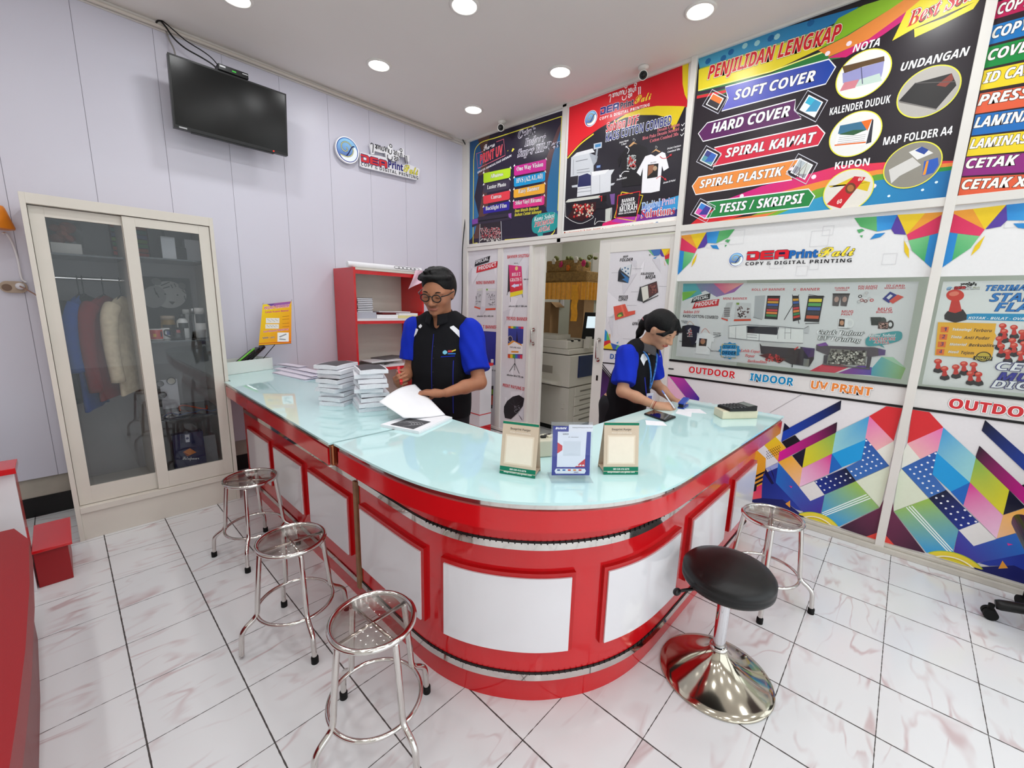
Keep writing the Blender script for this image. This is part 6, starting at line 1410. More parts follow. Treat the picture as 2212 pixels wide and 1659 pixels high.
mug(361,725,.034,.075,-.37,M_mugw,'white mug with dark blue letters on the middle cabinet shelf',zm,1,[((40,50,110),.4,.85,262,300)])
mug(384,725,.040,.078,-.41,M_mugb,'black mug in front of the bottles on the middle cabinet shelf',zm,-1,[((150,60,60),.6,.85,255,285)])
def bottle(name,u,y,r,h,m,capm,lab,z,cat='bottle',neck=.6,band_=None,loop=False):
    p = ony(u,720,y); o = thing(name,lab,cat,(p.x,y,z)); b = h * .80
    G().lathe([(0,0),(r * .96,0),(r,.006),(r,b * .82),(r * .92,b * .92),(r * neck,b),(r * neck,b + .006),(0,b + .006)],(p.x,y,z),32).build('body',m,o)
    G().lathe([(0,b + .004),(r * neck * 1.08,b + .004),(r * neck * 1.08,h - .004),(r * neck * .95,h),(0,h)],(p.x,y,z),32).build('cap',capm,o)
    if band_:
        c_,z0,z1 = band_; g = G(); n = 12; vs = []
        for i in range(n + 1):
            t = math.radians(215 + 110 * i / n)
            for zz in (z0,z1): vs.append((p.x + (r + .0007) * math.cos(t),y + (r + .0007) * math.sin(t),z + h * zz))
        g.add(vs,[(2 * i,2 * i + 2,2 * i + 3,2 * i + 1) for i in range(n)],0,True); g.build('label',mat('bottle_label_%d_%d_%d' % c_,c_,.35),o)
M_steel = mat('brushed_steel',(190,190,190),.3,1.0)
bottle('jar',366,-.24,.043,.155,mat('gold_print',(150,116,50),.4,var=.15,vscale=40),MATS['aged_beige'],'gold patterned jar behind the mugs in the display cabinet',zm,'jar',.9,((40,30,26),.35,.6))
bottle('flask',397,-.33,.034,.17,M_mugw,M_mugb,'short white flask with black label and screw cap in the display cabinet',zm,'flask',.55,((24,22,24),.42,.64))
bottle('flask',421,-.30,.025,.21,M_mugb,M_steel,'slim black flask with steel cap in the display cabinet',zm,'flask',.7)
bottle('flask',435,-.36,.034,.215,M_mugw,M_mugw,'tall white flask with black label, rightmost in the display cabinet',zm,'flask',.8,((40,38,40),.5,.8))
bottle('tumbler',410,-.20,.034,.20,mat('grey_white',(200,198,196),.3),M_mugw,'grey white tumbler at the back among the cabinet flasks',zm,'tumbler',.85)
# badges and lanyards on the lower shelf
zb_ = zs[2]
card = G(); p0,p1 = ony(350,870,-.16),ony(382,818,-.16); card.box((p0.x,-.162,zb_ + .001),(p1.x,-.159,p1.z)); tag(card.build('display_card',M_white,org=((p0.x + p1.x) / 2,-.16,zb_)),'white display card standing behind the round badges','card')
def badge(u,v,y,r,col,lab,tilt_=.35,flat=False):
    p = ony(u,v,y)
    if flat: p = Vector((p.x,y,zb_ + .006)); ax = (0,-.25,1)
    else: ax = (0.1,-1,.3)
    o = thing('badge',lab,'badge',tuple(p),'round pin badges')
    G().lathe([(0,-.003),(r,-.002),(r,.002),(r * .9,.004),(0,.006)],tuple(p),28,axis=ax).build('rim',M_steel,o)
    d = Vector(ax).normalized(); G().lathe([(r * .8,.0046),(0,.0066)],tuple(p),28,axis=ax).build('face',mat('badge_%d%d%d' % col,col,.2),o)
badge(370,823,-.17,.027,(214,206,190),'round badge with white face at the top of the white display card')
badge(346,829,-.18,.022,(120,116,116),'grey round badge left of the white display card')
badge(352,853,-.19,.022,(96,90,88),'dark round badge at the lower left of the white display card')
badge(363,864,-.36,.018,(160,90,90),'small reddish badge lying on the lower cabinet shelf',flat=True)
badge(380,872,-.38,.022,(176,176,180),'silver round badge lying on the lower cabinet shelf',flat=True)
badge(355,868,-.42,.020,(190,180,176),'pale round badge lying leftmost on the lower cabinet shelf',flat=True)
zz = zb_ + .004
g = G(); pts = [ony(u,v,-.30) for u,v in ((388,876),(392,866),(402,856),(416,852),(430,858),(440,866),(448,872))]
pts = [(p.x,-.30 + (.12 * math.sin(i * 1.1)),zz + .014 * math.sin(PI * i / 6) + .004) for i,p in enumerate(pts)]; g.tube(smooth_path(pts,5),.0055,8); tag(g.build('lanyard',mat('orange_strap',(206,84,40),.6),org=pts[0]),'orange lanyard lying on the lower cabinet shelf','lanyard')
g = G(); pts = [(-3.05 + .045 * i,-.44 + .03 * math.sin(i * 1.7),zz + .004 + .012 * (i % 2)) for i in range(8)]; g.tube(smooth_path(pts,5),.0035,8); tag(g.build('lanyard',mat('blue_strap',(60,80,120),.6),org=pts[0]),'blue grey lanyard in front of the orange one in the cabinet','lanyard')
# paper bags at the bottom
p0,p1 = ony(378,1018,-.36),ony(440,942,-.36); zf = .213
pb = thing('paper_bag','navy paper bag with orange diamond at the bottom of the display cabinet','bag',((p0.x + p1.x) / 2,-.33,zf))
p1x = ony(442,960,-.36).x; p0x = ony(372,960,-.36).x; ztop = ony(405,935,-.36).z
g = G(); g.prism([(p0x,zf),(p1x,zf),(p1x - .005,ztop),(p0x + .005,ztop)],-.37,-.31,lambda x,z,h: (x,h,z)); g.build('body',mat('navy_paper',(38,42,84),.45),pb,bevel=.002)
a = Art(lambda u,v: ony(u,v,-.371),(0,-1,0),base=.0006); a.Z(0,400,2.0734)
a.poly([(820,1195),(850,1178),(880,1196),(850,1210)],(220,130,60)); a.poly([(818,1196),(850,1212),(840,1214)],(190,90,40)); a.text('Pelupasan',(818,1230),(892,1228),14,W_,'script',off=.012)
a.poly([(828,1118),(848,1116),(850,1150),(832,1152)],(214,214,222)); a.disc((839,1134),7,(60,66,110),14)
a.build('print',M_print,parent=pb)
p0,p1 = ony(425,1010,-.22),ony(463,935,-.22)
G_ = G(); G_.prism([(p0.x - .02,zf),(p1.x,zf),(p1.x - .006,p1.z),(p0.x - .015,p1.z)],-.27,-.20,lambda x,z,h: (x,h,z)); tag(G_.build('paper_bag',mat('grey_paper',(172,172,176),.6),org=(p0.x,-.23,zf),bevel=.002),'pale grey paper bag behind the navy one in the cabinet','bag')
# hanging garments
def garment(name,x,col,yaw,L,w,lab,sleeve=.5,y=-.30,th=.06,seed=0,label_col=None):
    r = thing(name,lab,'garment',(x,y,rz),'clothes on the cabinet rail')
    cy_,sy_ = math.cos(yaw),math.sin(yaw); T = lambda a_,b_,h: (x + a_ * cy_ - h * sy_,y + a_ * sy_ + h * cy_,rz + b_)
    rr = random.Random(seed)
    # body as rows of a lens shaped cross section
    rows = [(-.10,.05,.3),(-.115,.11,.55),(-.145,w * .92,.9),(-.2,w,1),(-.35,w * .97,1.15),(-.5,w,1.2),(-L,w * 1.03,1.25)]
    n = 28; vs = []; fs = []; ph = rr.random() * 6
    for (z,hw,t) in rows:
        for i in range(n):
            a_ = 2 * PI * i / n; fold = 1 + .22 * math.sin(5 * a_ + ph + z * 3) * min(1,-z)
            vs.append(T(hw * math.cos(a_),z - .02 * abs(math.cos(a_)) ** 3,th * .5 * t * fold * math.sin(a_)))
    for j in range(len(rows) - 1):
        for i in range(n): fs.append((j * n + i,j * n + (i + 1) % n,(j + 1) * n + (i + 1) % n,(j + 1) * n + i))
    m = mat('cloth_%d_%d_%d' % col,col,.85,0,.2,var=.12,vscale=30,bump=.1,bscale=400)
    g = G(); g.add(vs,fs,0,True); g.build('body',m,r)
    for s in (-1,1):
        g = G(); g.tube(smooth_path([T(s * (w * .78),-.165,0),T(s * (w + .02),-.24,.004),T(s * (w + .035),-.24 - sleeve * .45,.008),T(s * (w + .03),-.24 - sleeve,.0)],5),[.045,.046,.046,.045,.044,.043,.042,.041,.04,.039,.038,.037,.036,.036,.036,.036],12); g.build('sleeve',m,r)
    hg = thing('coat_hanger','wire hanger carrying the ' + lab.split(' hanging')[0],'hanger',(x,y,rz))
    g = G(); g.tube(smooth_path([(x,y - .004,rz - .006),(x,y - .014,rz + .004),(x,y - .004,rz + .0165),(x,y + .014,rz + .008),(x,y + .012,rz - .02),(x,y,rz - .06),T(0,-.09,0)],4),.003,6); g.tube([T(-w * .8,-.165,0),T(0,-.09,0),T(w * .8,-.165,0)],.004,6); hg2 = g.build('hook',M_cable,hg)
# each garment is turned a little towards the room
xs_ = [ony(u,640,-.3).x for u in (134,182,206,262)]
garment('shirt',xs_[0] + .075,(26,62,130),math.radians(70),.80,.15,'blue work shirt hanging leftmost on the cabinet rail',.32,seed=1)
garment('shirt',xs_[1],(16,15,17),math.radians(52),.74,.17,'black long-sleeved shirt hanging second on the cabinet rail',.48,seed=2)
garment('shirt',xs_[2] + .04,(110,26,32),math.radians(58),.74,.17,'dark red shirt hanging third on the cabinet rail',.45,seed=3)
garment('shirt',xs_[3],(204,188,160),math.radians(64),.72,.16,'cream shirt hanging rightmost on the cabinet rail',.4,seed=4)
# ================================================================== THINGS ON THE COUNTER
ZC = 0.9003
def on_c(u,v,dz=0): return onz(u,v,ZC + dz)
def quad_box(name,base4,h,m,label,cat,bevel=.002,group=None,z=ZC):
    pts = [(p[0],p[1]) for p in base4]; c = sum((Vector((p[0],p[1],0)) for p in base4),Vector()) / 4
    return tag(G().prism(pts,z,z + h).build(name,m,org=(c.x,c.y,z),bevel=bevel,fix=True),label,cat,group)
# white open carton with packets and the little promo banner
bx = thing('carton','white open carton at the wall end of the counter, holding plastic packets','box',(-2.45,-.3,ZC))
q0,q1 = on_c(491,811),on_c(590,797); d_ = (q1 - q0).normalized(); n_ = Vector((-d_.y,d_.x,0)); wd,dp,ht = (q1 - q0).length,.19,.098
Tb = lambda a,b,z: q0 + d_ * a + n_ * b + Vector((0,0,z))
g = G()
for (a0,b0,a1,b1) in ((0,0,wd,.004),(0,dp - .004,wd,dp),(0,.004,.004,dp - .004),(wd - .004,.004,wd,dp - .004)):
    g.prism([(a0,b0),(a1,b0),(a1,b1),(a0,b1)],0,ht,Tb)
g.prism([(0,0),(wd,0),(wd,dp),(0,dp)],0,.003,Tb); g.build('body',mat('white_card',(222,226,222),.6),bx)
M_film = tint_pane('packet_film',(.9,.9,.9,1),.08)
for i in range(3):
    a = .04 + .07 * i; p0 = Tb(a,.05 + .04 * i,.02); p1 = Tb(a + .24,.07 + .035 * i,.165 + .01 * i)
    pk = thing('packet',('black packet with green edge leaning in the white carton','middle shiny black packet leaning in the white carton','rightmost shiny black packet leaning in the white carton')[i],'packet',tuple(p0))
    dd = (p1 - p0).normalized(); X,Y,_ = frame_of(dd); L = (p1 - p0).length
    g = G(); g.obox(Matrix.Translation((p0 + p1) / 2) @ Matrix(((X.x,Y.x,dd.x,0),(X.y,Y.y,dd.y,0),(X.z,Y.z,dd.z,0),(0,0,0,1))),(.055,.028,L)); g.build('body',mat('glossy_black',(16,16,17),.12,coat=.5,bump=.3,bscale=50),pk,bevel=.01)
    if i == 0: g = G(); g.tube([p0 + Y * -.02 + X * .02,p1 + Y * -.02 + X * .02],.007,8); g.build('green_edge',mat('lime',(110,190,70),.4),pk)
PP = Vector((-2.24,-.24,1.1)); PN = Vector((-.42,-.9,.12)).normalized()
a = Art(lambda u,v: onplane(u,v,PP,PN),PN,base=.0008); a.Z(480,520,3.77)
pc = [a.raw(*p) for p in ((330,520),(565,492),(562,835),(297,852))]
a.g.add([p - PN * .001 for p in pc],[(0,1,2,3)],0,False,a.c((200,200,200)))
a.poly([(330,520),(565,492),(562,835),(297,852)],(236,206,40),(226,120,30),(310,600),(560,800)); a.poly([(362,516),(562,494),(540,535),(440,540)],(150,90,160)); a.poly([(365,516),(430,510),(400,535)],(110,80,150))
a.text('PROMO DISCOUNT',(342,562),(552,540),24,(206,50,110),'it',out=(250,240,240),ow=.04); a.text('Cetak Kupon Bazzar',(350,590),(542,574),14,(200,40,130),'sans'); a.text('Jual Magnet NAMETAG',(335,748),(540,728),15,(200,40,120),'sans',out=(250,240,230),ow=.03); a.text('5000 / pcs',(330,800),(428,792),15,(90,40,30),'it',out=(250,240,220),ow=.03)
a.rect(356,630,466,672,(226,222,214)); a.rect(352,680,462,716,(226,222,214)); a.rect(450,748,542,822,(232,232,230)); a.poly([(462,780),(520,756),(526,764),(470,788)],(150,150,152)); a.poly([(466,796),(518,800),(516,810),(464,806)],(150,150,152)); a.dots([(370 + 8 * i,640 + 6 * (i % 4)) for i in range(11)],.003,(110,100,96),5); a.dots([(366 + 8 * i,690 + 6 * (i % 3)) for i in range(11)],.003,(110,100,96),5)
for v in (618,642,676,700): a.line([(490,v),(545,v - 5)],.002,(120,70,30))
a.line([(300,838),(562,822)],.004,(190,60,40)); a.nofr()
for q in ((330,520),(565,492)): a.line([q,(q[0] + 4,q[1] - 14)],.002,(40,40,40))
pr = tag(a.build('promo_banner',M_matte,org=pc[3]),'small yellow and orange Promo Discount banner standing in the white carton','banner')
g = G(); c_ = (pc[0] + pc[1]) / 2 - PN * .006; b_ = (pc[2] + pc[3]) / 2 - PN * .006; e_ = Tb(wd * .8,dp * .6,.01); g.tube([c_,b_,e_],.003,6); g.tube([pc[2] - PN * .004,b_,pc[3] - PN * .004],.003,6); g.build('stand_rod',M_black,pr)
# folded papers beside the carton
for i,(u0,v0,u1,v1,w,h,lab) in enumerate(((596,806,668,822,.10,.012,'lowest folded white paper bundle beside the white carton'),(600,797,682,816,.10,.010,'middle folded paper bundle beside the white carton'),(625,796,690,810,.09,.016,'thick folded paper bundle nearest the booklet piles'),(604,788,652,795,.09,.008,'small pale sheet on top of the folded paper bundles'))):
    z = ZC + (0,.013,.0235,.04)[i]; p0,p1 = onz(u0,v0,z),onz(u1,v1,z); dd = (p1 - p0).normalized(); nn = Vector((-dd.y,dd.x,0)); L = (p1 - p0).length; g = G()
    for s_,z0 in ((0,0),(1,h * .55)):
        g.grid(lambda a_,b_,z0=z0: p0 + dd * (L * a_) + nn * (w * (b_ - .3)) + Vector((0,0,z0 + .004 * math.sin(3 * a_ + i) * (b_ - .5) + h * .45 * math.sin(PI * b_) * .3 + .004)),12,8)
    g.prism([(0,0),(L,.0),(L * .98,w * .95),(.01,w)],0,h * .5,lambda x,y,h_: p0 + dd * x + nn * (y - w * .3) + Vector((0,0,h_)))
    tag(g.build('paper_bundle',mat('lilac_paper',(218,214,228),.7),org=p0),lab,'papers','folded papers by the carton')
# two piles of stapled booklets
M_edgep = mat('page_edges',(226,226,232),.7,var=.05,vscale=160)
M_cover = mat('dark_cover',(58,58,62),.45,var=.1,vscale=30)
def booklet_proto(dark):
    r = thing('booklet','','booklet',(0,0,0),'stapled booklets in two piles'); L,W_,T = .205,.148,.0235; g = G(); c = G()
    fz = lambda a_,b_,t: Vector((L * (a_ - .5),W_ * (b_ - .5),t * (.80 + .22 * max(0,1 - abs(b_ - .5) * 1.9)) * T + .0035 * math.sin(PI * a_) * t))
    n = 8
    g.grid(lambda a_,b_: fz(a_,b_,1),10,n); g.grid(lambda a_,b_: fz(1 - a_,b_,0),10,n)
    for b_ in (0,1): g.grid(lambda a_,t,b_=b_: fz(a_ if b_ == 0 else 1 - a_,b_,t),10,1,smooth=False)
    for a0 in (0,1): g.grid(lambda b_,t,a0=a0: fz(a0,b_ if a0 else 1 - b_,t),n,1,smooth=False)
    g.build('pages',M_edgep,r)
    e = .09 if not dark else .045
    if dark: c.grid(lambda a_,b_: fz(.04 + .92 * a_,.05 + .9 * b_,1) + Vector((0,0,.0006)),10,n)
    else:
        for b0 in (.2,.3): c.grid(lambda a_,b_,b0=b0: fz(.3 + .4 * a_,b0 + .035 * b_,1) + Vector((0,0,.0006)),6,1)
    c.build('cover_print',M_cover,r)
    return r
bw,bd_ = booklet_proto(False),booklet_proto(True)
bw['label'] = bd_['label'] = 'x'
ORD = ['top','second','third','fourth','fifth','sixth','seventh','eighth','ninth','lowest']
rr = random.Random(21); used = {False: False,True: False}
cL,cR = on_c(735,868),on_c(803,880)
for side,c_,ang,NB in (('left',cL,28,9),('right',cR,66,9)):
    for k in range(NB):
        lvl = NB - 1 - k; dark = (k == 0) or (side == 'left' and k == 3) or (side == 'right' and k in (6,)); src = bd_ if dark else bw
        loc = (c_.x + rr.uniform(-.014,.014),c_.y + rr.uniform(-.014,.014),ZC + lvl * .0262); rz_ = math.radians(ang + rr.uniform(-9,9) + (180 if k % 2 else 0))
        lab = '%s booklet from the top in the %s booklet pile on the counter' % (ORD[k] if k < NB - 1 else 'lowest',side) if 0 < k < NB - 1 else ('booklet with dark cover on top of the %s booklet pile' % side if k == 0 else 'lowest booklet of the %s booklet pile, lying on the counter glass' % side)
        if not used[dark]: used[dark] = True; src.location = loc; src.rotation_euler = (0,0,rz_); src['label'] = lab
        else: dup(src,loc,rz_,lab)
# sheet held by the man and the open booklet with a grey picture
ob = [on_c(822,922),on_c(906,938),on_c(977,905),on_c(915,891)]
o_ = thing('booklet','open booklet with grey printed picture lying under the held sheet','booklet',tuple(ob[0]))
g = G(); g.prism([(p.x,p.y) for p in ob],ZC,ZC + .010); g.prism([(p.x * .97 + ob[0].x * .03,p.y * .97 + ob[2].y * .03) for p in ob],ZC + .010,ZC + .014); g.build('pages',M_paper,o_,bevel=.001)
a = Art(lambda u,v: onz(u,v,ZC + .0145),(0,0,1),base=.0003,up=(0,1,0)); a.poly([(843,917),(893,927),(931,911),(884,903)],(74,74,78))
for k in range(5): a.curve([(858 + 9 * k - 4,914),(876 + 8 * k,909 + k),(890 + 6 * k,917),(870 + 7 * k,921 - k)],.002,(170,170,174),4)
a.build('picture',M_matte,parent=o_)
top = Vector((-2.085,-2.035,1.02)); s0 = onz(819,868,1.0); s1 = onz(872,903,.93); s2 = onz(962,896,.918)
def sheet(a_,b_):
    # a_ along the upper edge, b_ down the page
    up_ = s0.lerp(top,a_) + Vector((0,0,.02 * math.sin(PI * a_))); dn = s1.lerp(s2,a_) + Vector((0,0,-.006 * math.sin(PI * a_)))
    return up_.lerp(dn,b_) + Vector((-.3,-.6,.25)) * (.016 * math.sin(PI * b_) * (1 - .5 * a_))
g = G(); g.grid(sheet,16,16); tag(g.build('paper_sheet',M_paper,org=s1,solid=.0006),'white sheet bent upwards in the hands of the man with glasses','paper')
# table cards: beige with green bands (codes left out), and the clear stand with the blue poster
def tent(BL,BR,TR,TL,lab,yaw_in):
    p0,p1 = on_c(*BL),on_c(*BR); xd = (p1 - p0).normalized(); back = Vector((-xd.y,xd.x,0)); w = (p1 - p0).length
    # height from the pictured top corners, front leaning back
    lean = .030; P = onplane(TL[0],TL[1],p0 + back * lean,-back); h = P.z - ZC
    r = thing('table_card',lab,'table sign',tuple((p0 + p1) / 2),'beige table cards')
    T = lambda x,y,z: p0 + xd * x + back * y + Vector((0,0,z))
    M_kr = mat('kraft_card',(206,186,164),.6); g = G()
    g.add([T(0,0,0),T(w,0,0),T(w,lean,h),T(0,lean,h)],[(0,1,2,3)]); g.add([T(0,.075,0),T(w,.075,0),T(w,lean + .004,h),T(0,lean + .004,h)],[(3,2,1,0)]); g.add([T(0,0,.012),T(w,0,.012),T(w,.075,.012),T(0,.075,.012)],[(0,1,2,3)])
    g.build('card',M_kr,r,solid=.0016)
    nrm = xd.cross(Vector((0,lean,h)).length * Vector((back.x * lean,back.y * lean,h)).normalized()).normalized()
    if nrm.dot(CAM - p0) < 0: nrm = -nrm
    a = Art(lambda u,v: T(u * w,lean * v,h * v),nrm,base=.0012,up=(T(0,lean,h) - T(0,0,0)).normalized())
    GR = (24,112,86)
    a.rect(0,0,1,.15,GR); a.rect(0,.955,1,1,GR); a.rect(.1,.2,.9,.76,(216,200,180)); a.rect(.14,.23,.86,.73,(226,214,198))
    a.frame((0,0),(1,0),1.0); hh = (T(0,lean,h) - T(0,0,0)).length / w
    a.text('Deaprint Panjer',(.22,.855 * hh),(.78,.855 * hh),.055,(60,54,50),'sans',off=-.012); a.text('Pindai untuk terhubung',(.22,.80 * hh),(.78,.80 * hh),.022,(232,226,220),'sans'); a.text('089 539 416 6279',(.28,.092 * hh),(.74,.092 * hh),.045,(226,232,226),'sans'); a.text('deaprintbali128@gmail.com',(.12,.035 * hh),(.90,.035 * hh),.045,(226,232,226),'it')
    a.build('print',M_matte,parent=r)
    return r
tent((1079,1022),(1156,1034),(1168,917),(1089,909),'beige and green card, left of the clear poster stand',0)
tent((1303,1025),(1378,1025),(1379,912),(1302,913),'beige and green card, right of the clear poster stand',0)
p0,p1 = on_c(1188,1036),on_c(1277,1036); xd = (p1 - p0).normalized(); bk = Vector((-xd.y,xd.x,0)); w = (p1 - p0).length; h = onplane(1191,912,p0 + bk * .02,-bk).z - ZC
ac = thing('poster_stand','clear acrylic stand with blue and white poster between the two beige cards','sign stand',tuple((p0 + p1) / 2))
T = lambda x,y,z: p0 + xd * x + bk * y + Vector((0,0,z))
g = G()
for y0 in (.0,.006): g.prism([(0,.004),(w,.004),(w,h),(0,h)],y0,y0 + .002,lambda x,z,y: T(x,y + .02 * z / h,z))
g.prism([(0,-.03),(w,-.03),(w,.06),(0,.06)],.0,.003,lambda x,y,z: T(x,y,z)); g.build('acrylic',tint_pane('stand_acrylic',(.95,.96,.97,1)),ac)
a = Art(lambda u,v: T(u * w,.004 + .02 * v,.004 + (h - .004) * v),(-bk + Vector((0,0,.12))).normalized(),base=.0003,eps=2e-5); BL_ = (30,40,140)
a.rect(.04,.05,.96,.93,BL_); a.rect(.42,.83,1.0,.955,(232,232,240)); a.poly([(.16,.83),(.86,.83),(.84,.33),(.62,.2),(.16,.2)],(230,232,244)); a.poly([(.16,.64),(.28,.58),(.28,.50),(.16,.44)],(206,30,44)); a.poly([(.84,.35),(.84,.2),(.60,.2)],(206,30,44)); a.rect(.30,.40,.72,.66,(214,218,228))
a.poly([(.14,.17),(.84,.17),(.87,.13),(.84,.08),(.14,.08),(.11,.13)],(228,230,240))
for i,c in enumerate(((30,70,140),(40,100,170),(206,60,60),(226,140,50),(190,50,60))): a.rect(.17 + .13 * i,.13,.24 + .13 * i,.158,c)
a.dots([(.66,.225),(.73,.225),(.80,.225)],.004,(236,236,240),10); a.frame((0,0),(1,0),1.0); hh = h / w
for t,x0,x1,y,s_,c in (('BUMN',.08,.34,.88,.05,W_),('Dukung Pembayaran Non Tunai',.48,.96,.905,.022,BLK),('QRIS',.26,.40,.785,.03,BLK),('PT. DEA PRINT',.40,.64,.735,.018,BLK),('OVO',.58,.68,.095,.03,(90,60,140))): a.text(t,(x0,y * hh),(x1,y * hh),s_,c,'it' if t[0] in 'BQ' else 'sans')
a.build('poster',M_matte,parent=ac)
# beige keyed machine seen between the cards
p = on_c(1182,972); kb = thing('calculator','beige keyed machine standing behind the poster stand','calculator',tuple(p))
c_,s_ = .86,-.51; Tk = lambda x,y,z: Vector((p.x + x * c_ - y * s_,p.y + x * s_ + y * c_,ZC + z)); M_bk = mat('beige_plastic',(204,200,180),.4)
g = G(); g.prism([(-.10,0),(.10,0),(.10,.02),(.02,.052),(-.10,.07)],-.08,.08,lambda y,z,x: Tk(x,y + .02,z)); g.build('body',M_bk,kb,bevel=.006)
for i in range(5):
    for j in range(3): G().obox(Matrix.Translation(Tk(-.056 + .028 * i,-.02 + .03 * j + .0,.064 - .0072 * j)) @ Matrix.Rotation(-.53,4,'Z'),(.02,.02,.012)).build('key',M_black if (i + j) % 2 else M_bk,kb,bevel=.002)
# right end: phone, scraps, stapler, calculator on its box
ph = [on_c(1391,896),on_c(1437,912),on_c(1460,903),on_c(1412,888)]
r = quad_box('phone',ph,.010,M_black,'black phone lying face up in front of the writing woman','phone',.003)
g = G(); q = [(Vector((v.x,v.y,0)) * .94 + (ph[0] + ph[2]) * .03) for v in ph]; g.prism([(v.x,v.y) for v in q],ZC + .010,ZC + .0105); g.build('screen',mat('dark_glass',(30,20,20),.05),r)
quad_box('paper_slip',[on_c(1394,908),on_c(1396,918),on_c(1441,920),on_c(1432,911)],.0008,M_paper,'small white paper slip in front of the black phone','paper',0)
quad_box('receipt',[on_c(1459,893),on_c(1493,901),on_c(1495,887),on_c(1465,884)],.0008,M_paper,'white receipt being written on under the pen','paper',0)
quad_box('receipt',[on_c(1485,891),on_c(1527,894),on_c(1512,884),on_c(1478,883)],.0012,M_paper,'white receipt lying right of the written one, towards the beige box','paper',0)
p0,p1 = on_c(1470,883),on_c(1485,873); bsd = (p1 - p0).normalized(); bst = thing('stapler','blue desk stapler by the woman left hand','stapler',tuple(p0)); n_ = Vector((-bsd.y,bsd.x,0)); L = .12
M_bs = mat('blue_plastic',(40,70,170),.3)
for nm,z0,z1,dz in (('base',.0,.010,0),('upper_arm',.022,.036,.016)):
    g = G(); g.prism([(0,z0),(L,z0 + dz),(L,z1 + dz),(0,z1)],-.017,.017,lambda x,z,y: p0 + bsd * x + n_ * y + Vector((0,0,z + .0003))); g.build(nm,M_bs if nm != 'base' else M_bs,bst,bevel=.003)
g = G(); g.prism([(0,.006),(.03,.006),(.03,.03),(0,.03)],-.014,.014,lambda x,z,y: p0 + bsd * x + n_ * y + Vector((0,0,z))); g.build('hinge',M_black,bst)
cbx = [on_c(1541,897),on_c(1558,906),on_c(1637,904),on_c(1634,887)]
p0,p1,p2 = on_c(1541,895),on_c(1560,906),on_c(1636,904); xd = (p2 - p1); yd = (p0 - p1)
quad_box('box',[p1,p2,p2 + yd,p0],.045,mat('cream_carton',(214,206,180),.5,var=.04,vscale=20),'flat cream box carrying the black calculator at the counter end','box',.004)
cc = (p1 + p2 + yd * .9) / 2 + Vector((0,0,.0455)); X = xd.normalized(); Y = Vector((-X.y,X.x,0))
cal = thing('calculator','black desk calculator lying on the cream box','calculator',tuple(cc))
Tq = lambda x,y,z: cc + X * x + Y * y + Vector((0,0,z))
g = G(); g.prism([(-.085,0),(.085,0),(.085,.03),(.03,.02),(-.085,.014)],-.055,.05,lambda x,z,y: Tq(x,y,z)); g.build('body',M_black,cal,bevel=.004)
g = G(); g.add([Tq(.04,-.045,.0228),Tq(.08,-.045,.0295),Tq(.08,.042,.0295),Tq(.04,.042,.0228)],[(0,1,2,3)]); tag(g.build('display',mat('lcd',(110,116,112),.2),cal),'grey display')
for i in range(5):
    for j in range(4): G().obox(Matrix.Translation(Tq(-.072 + .021 * i,-.042 + .026 * j,.0165 + .0012 * i)) @ Matrix.Rotation(math.atan2(X.y,X.x),4,'Z'),(.014,.016,.005)).build('key',mat('grey_key',(70,70,72),.4),cal)
# ================================================================== BOOKCASE AT THE LEFT WALL
bc = thing('bookcase','red and white open bookcase against the left wall behind the counter','bookcase',(-1.24,-.2,0))
bx0,bx1,by0,by1,bz = -1.62,-.87,-.41,-.012,1.785
for x0 in (bx0,bx1 - .02): G().box((x0,by0,0),(x0 + .02,by1,bz)).build('side_panel',M_red,bc,bevel=.001)
G().box((bx0 + .02,by0,bz - .02),(bx1 - .02,by1,bz - .001)).build('top_panel',M_cream,bc); G().box((bx0 + .02,by0 + .004,bz - .055),(bx1 - .02,by0 + .02,bz - .022)).build('shelf_edge',M_red,bc)
G().box((bx0 + .02,by1 - .01,.05),(bx1 - .02,by1,bz - .02)).build('back_panel',M_cream,bc)
zs1,zs2 = ony(800,688,by0).z,ony(790,797,by0).z + .02
for z in (zs1,zs2,.42):
    sh_ = G().box((bx0 + .02,by0 + .002,z - .022),(bx1 - .02,by1 - .01,z)).build('shelf',M_white,bc); G().box((bx0 + .02,by0,z - .05),(bx1 - .02,by0 + .018,z - .022)).build('shelf_edge',M_red,sh_)
def slab_(name,u0,v0,u1,v1,y,d,m,lab,cat,z,rot=0,grp=None,th=None):
    p0,p1 = ony(u0,v1,y),ony(u1,v0,y); o = G().box((p0.x,y,z),(p1.x,y + d,z + (th if th else p1.z - p0.z))).build(name,m,org=((p0.x + p1.x) / 2,y + d / 2,z),bevel=.001); o.rotation_euler.z = rot; return tag(o,lab,cat,grp)
nb = None; M_nb = mat('notebook_white',(214,216,224),.5)
for k in range(8):
    lab = '%s black-banded notebook from the top in the bookcase stack' % ORD[k] if k < 7 else 'lowest black-banded notebook in the bookcase stack'
    z = zs1 + .058 + (7 - k) * .0165; loc = (-1.505 + .003 * (k % 3),-.28,z)
    if nb is None:
        nb = thing('notebook',lab,'notebook',(0,0,0),'notebooks in the bookcase'); G().box((-.075,-.10,.0),(.075,.10,.011)).build('pages',M_nb,nb); G().box((-.076,-.101,.011),(.076,.101,.0145)).build('cover',M_black,nb); nb.location = loc
    else: dup(nb,loc,None,lab)
slab_('box',765,647,812,663,-.385,.2,mat('grey_blue_box',(176,178,190),.5),'grey flat box under the banded notebooks in the bookcase','box',zs1 + .0005,th=.056)
slab_('folder',822,657,884,672,-.34,.22,mat('maroon_folder',(96,24,28),.5),'maroon folder on the upper bookcase shelf','folder',zs1 + .034,rot=.1,th=.02)
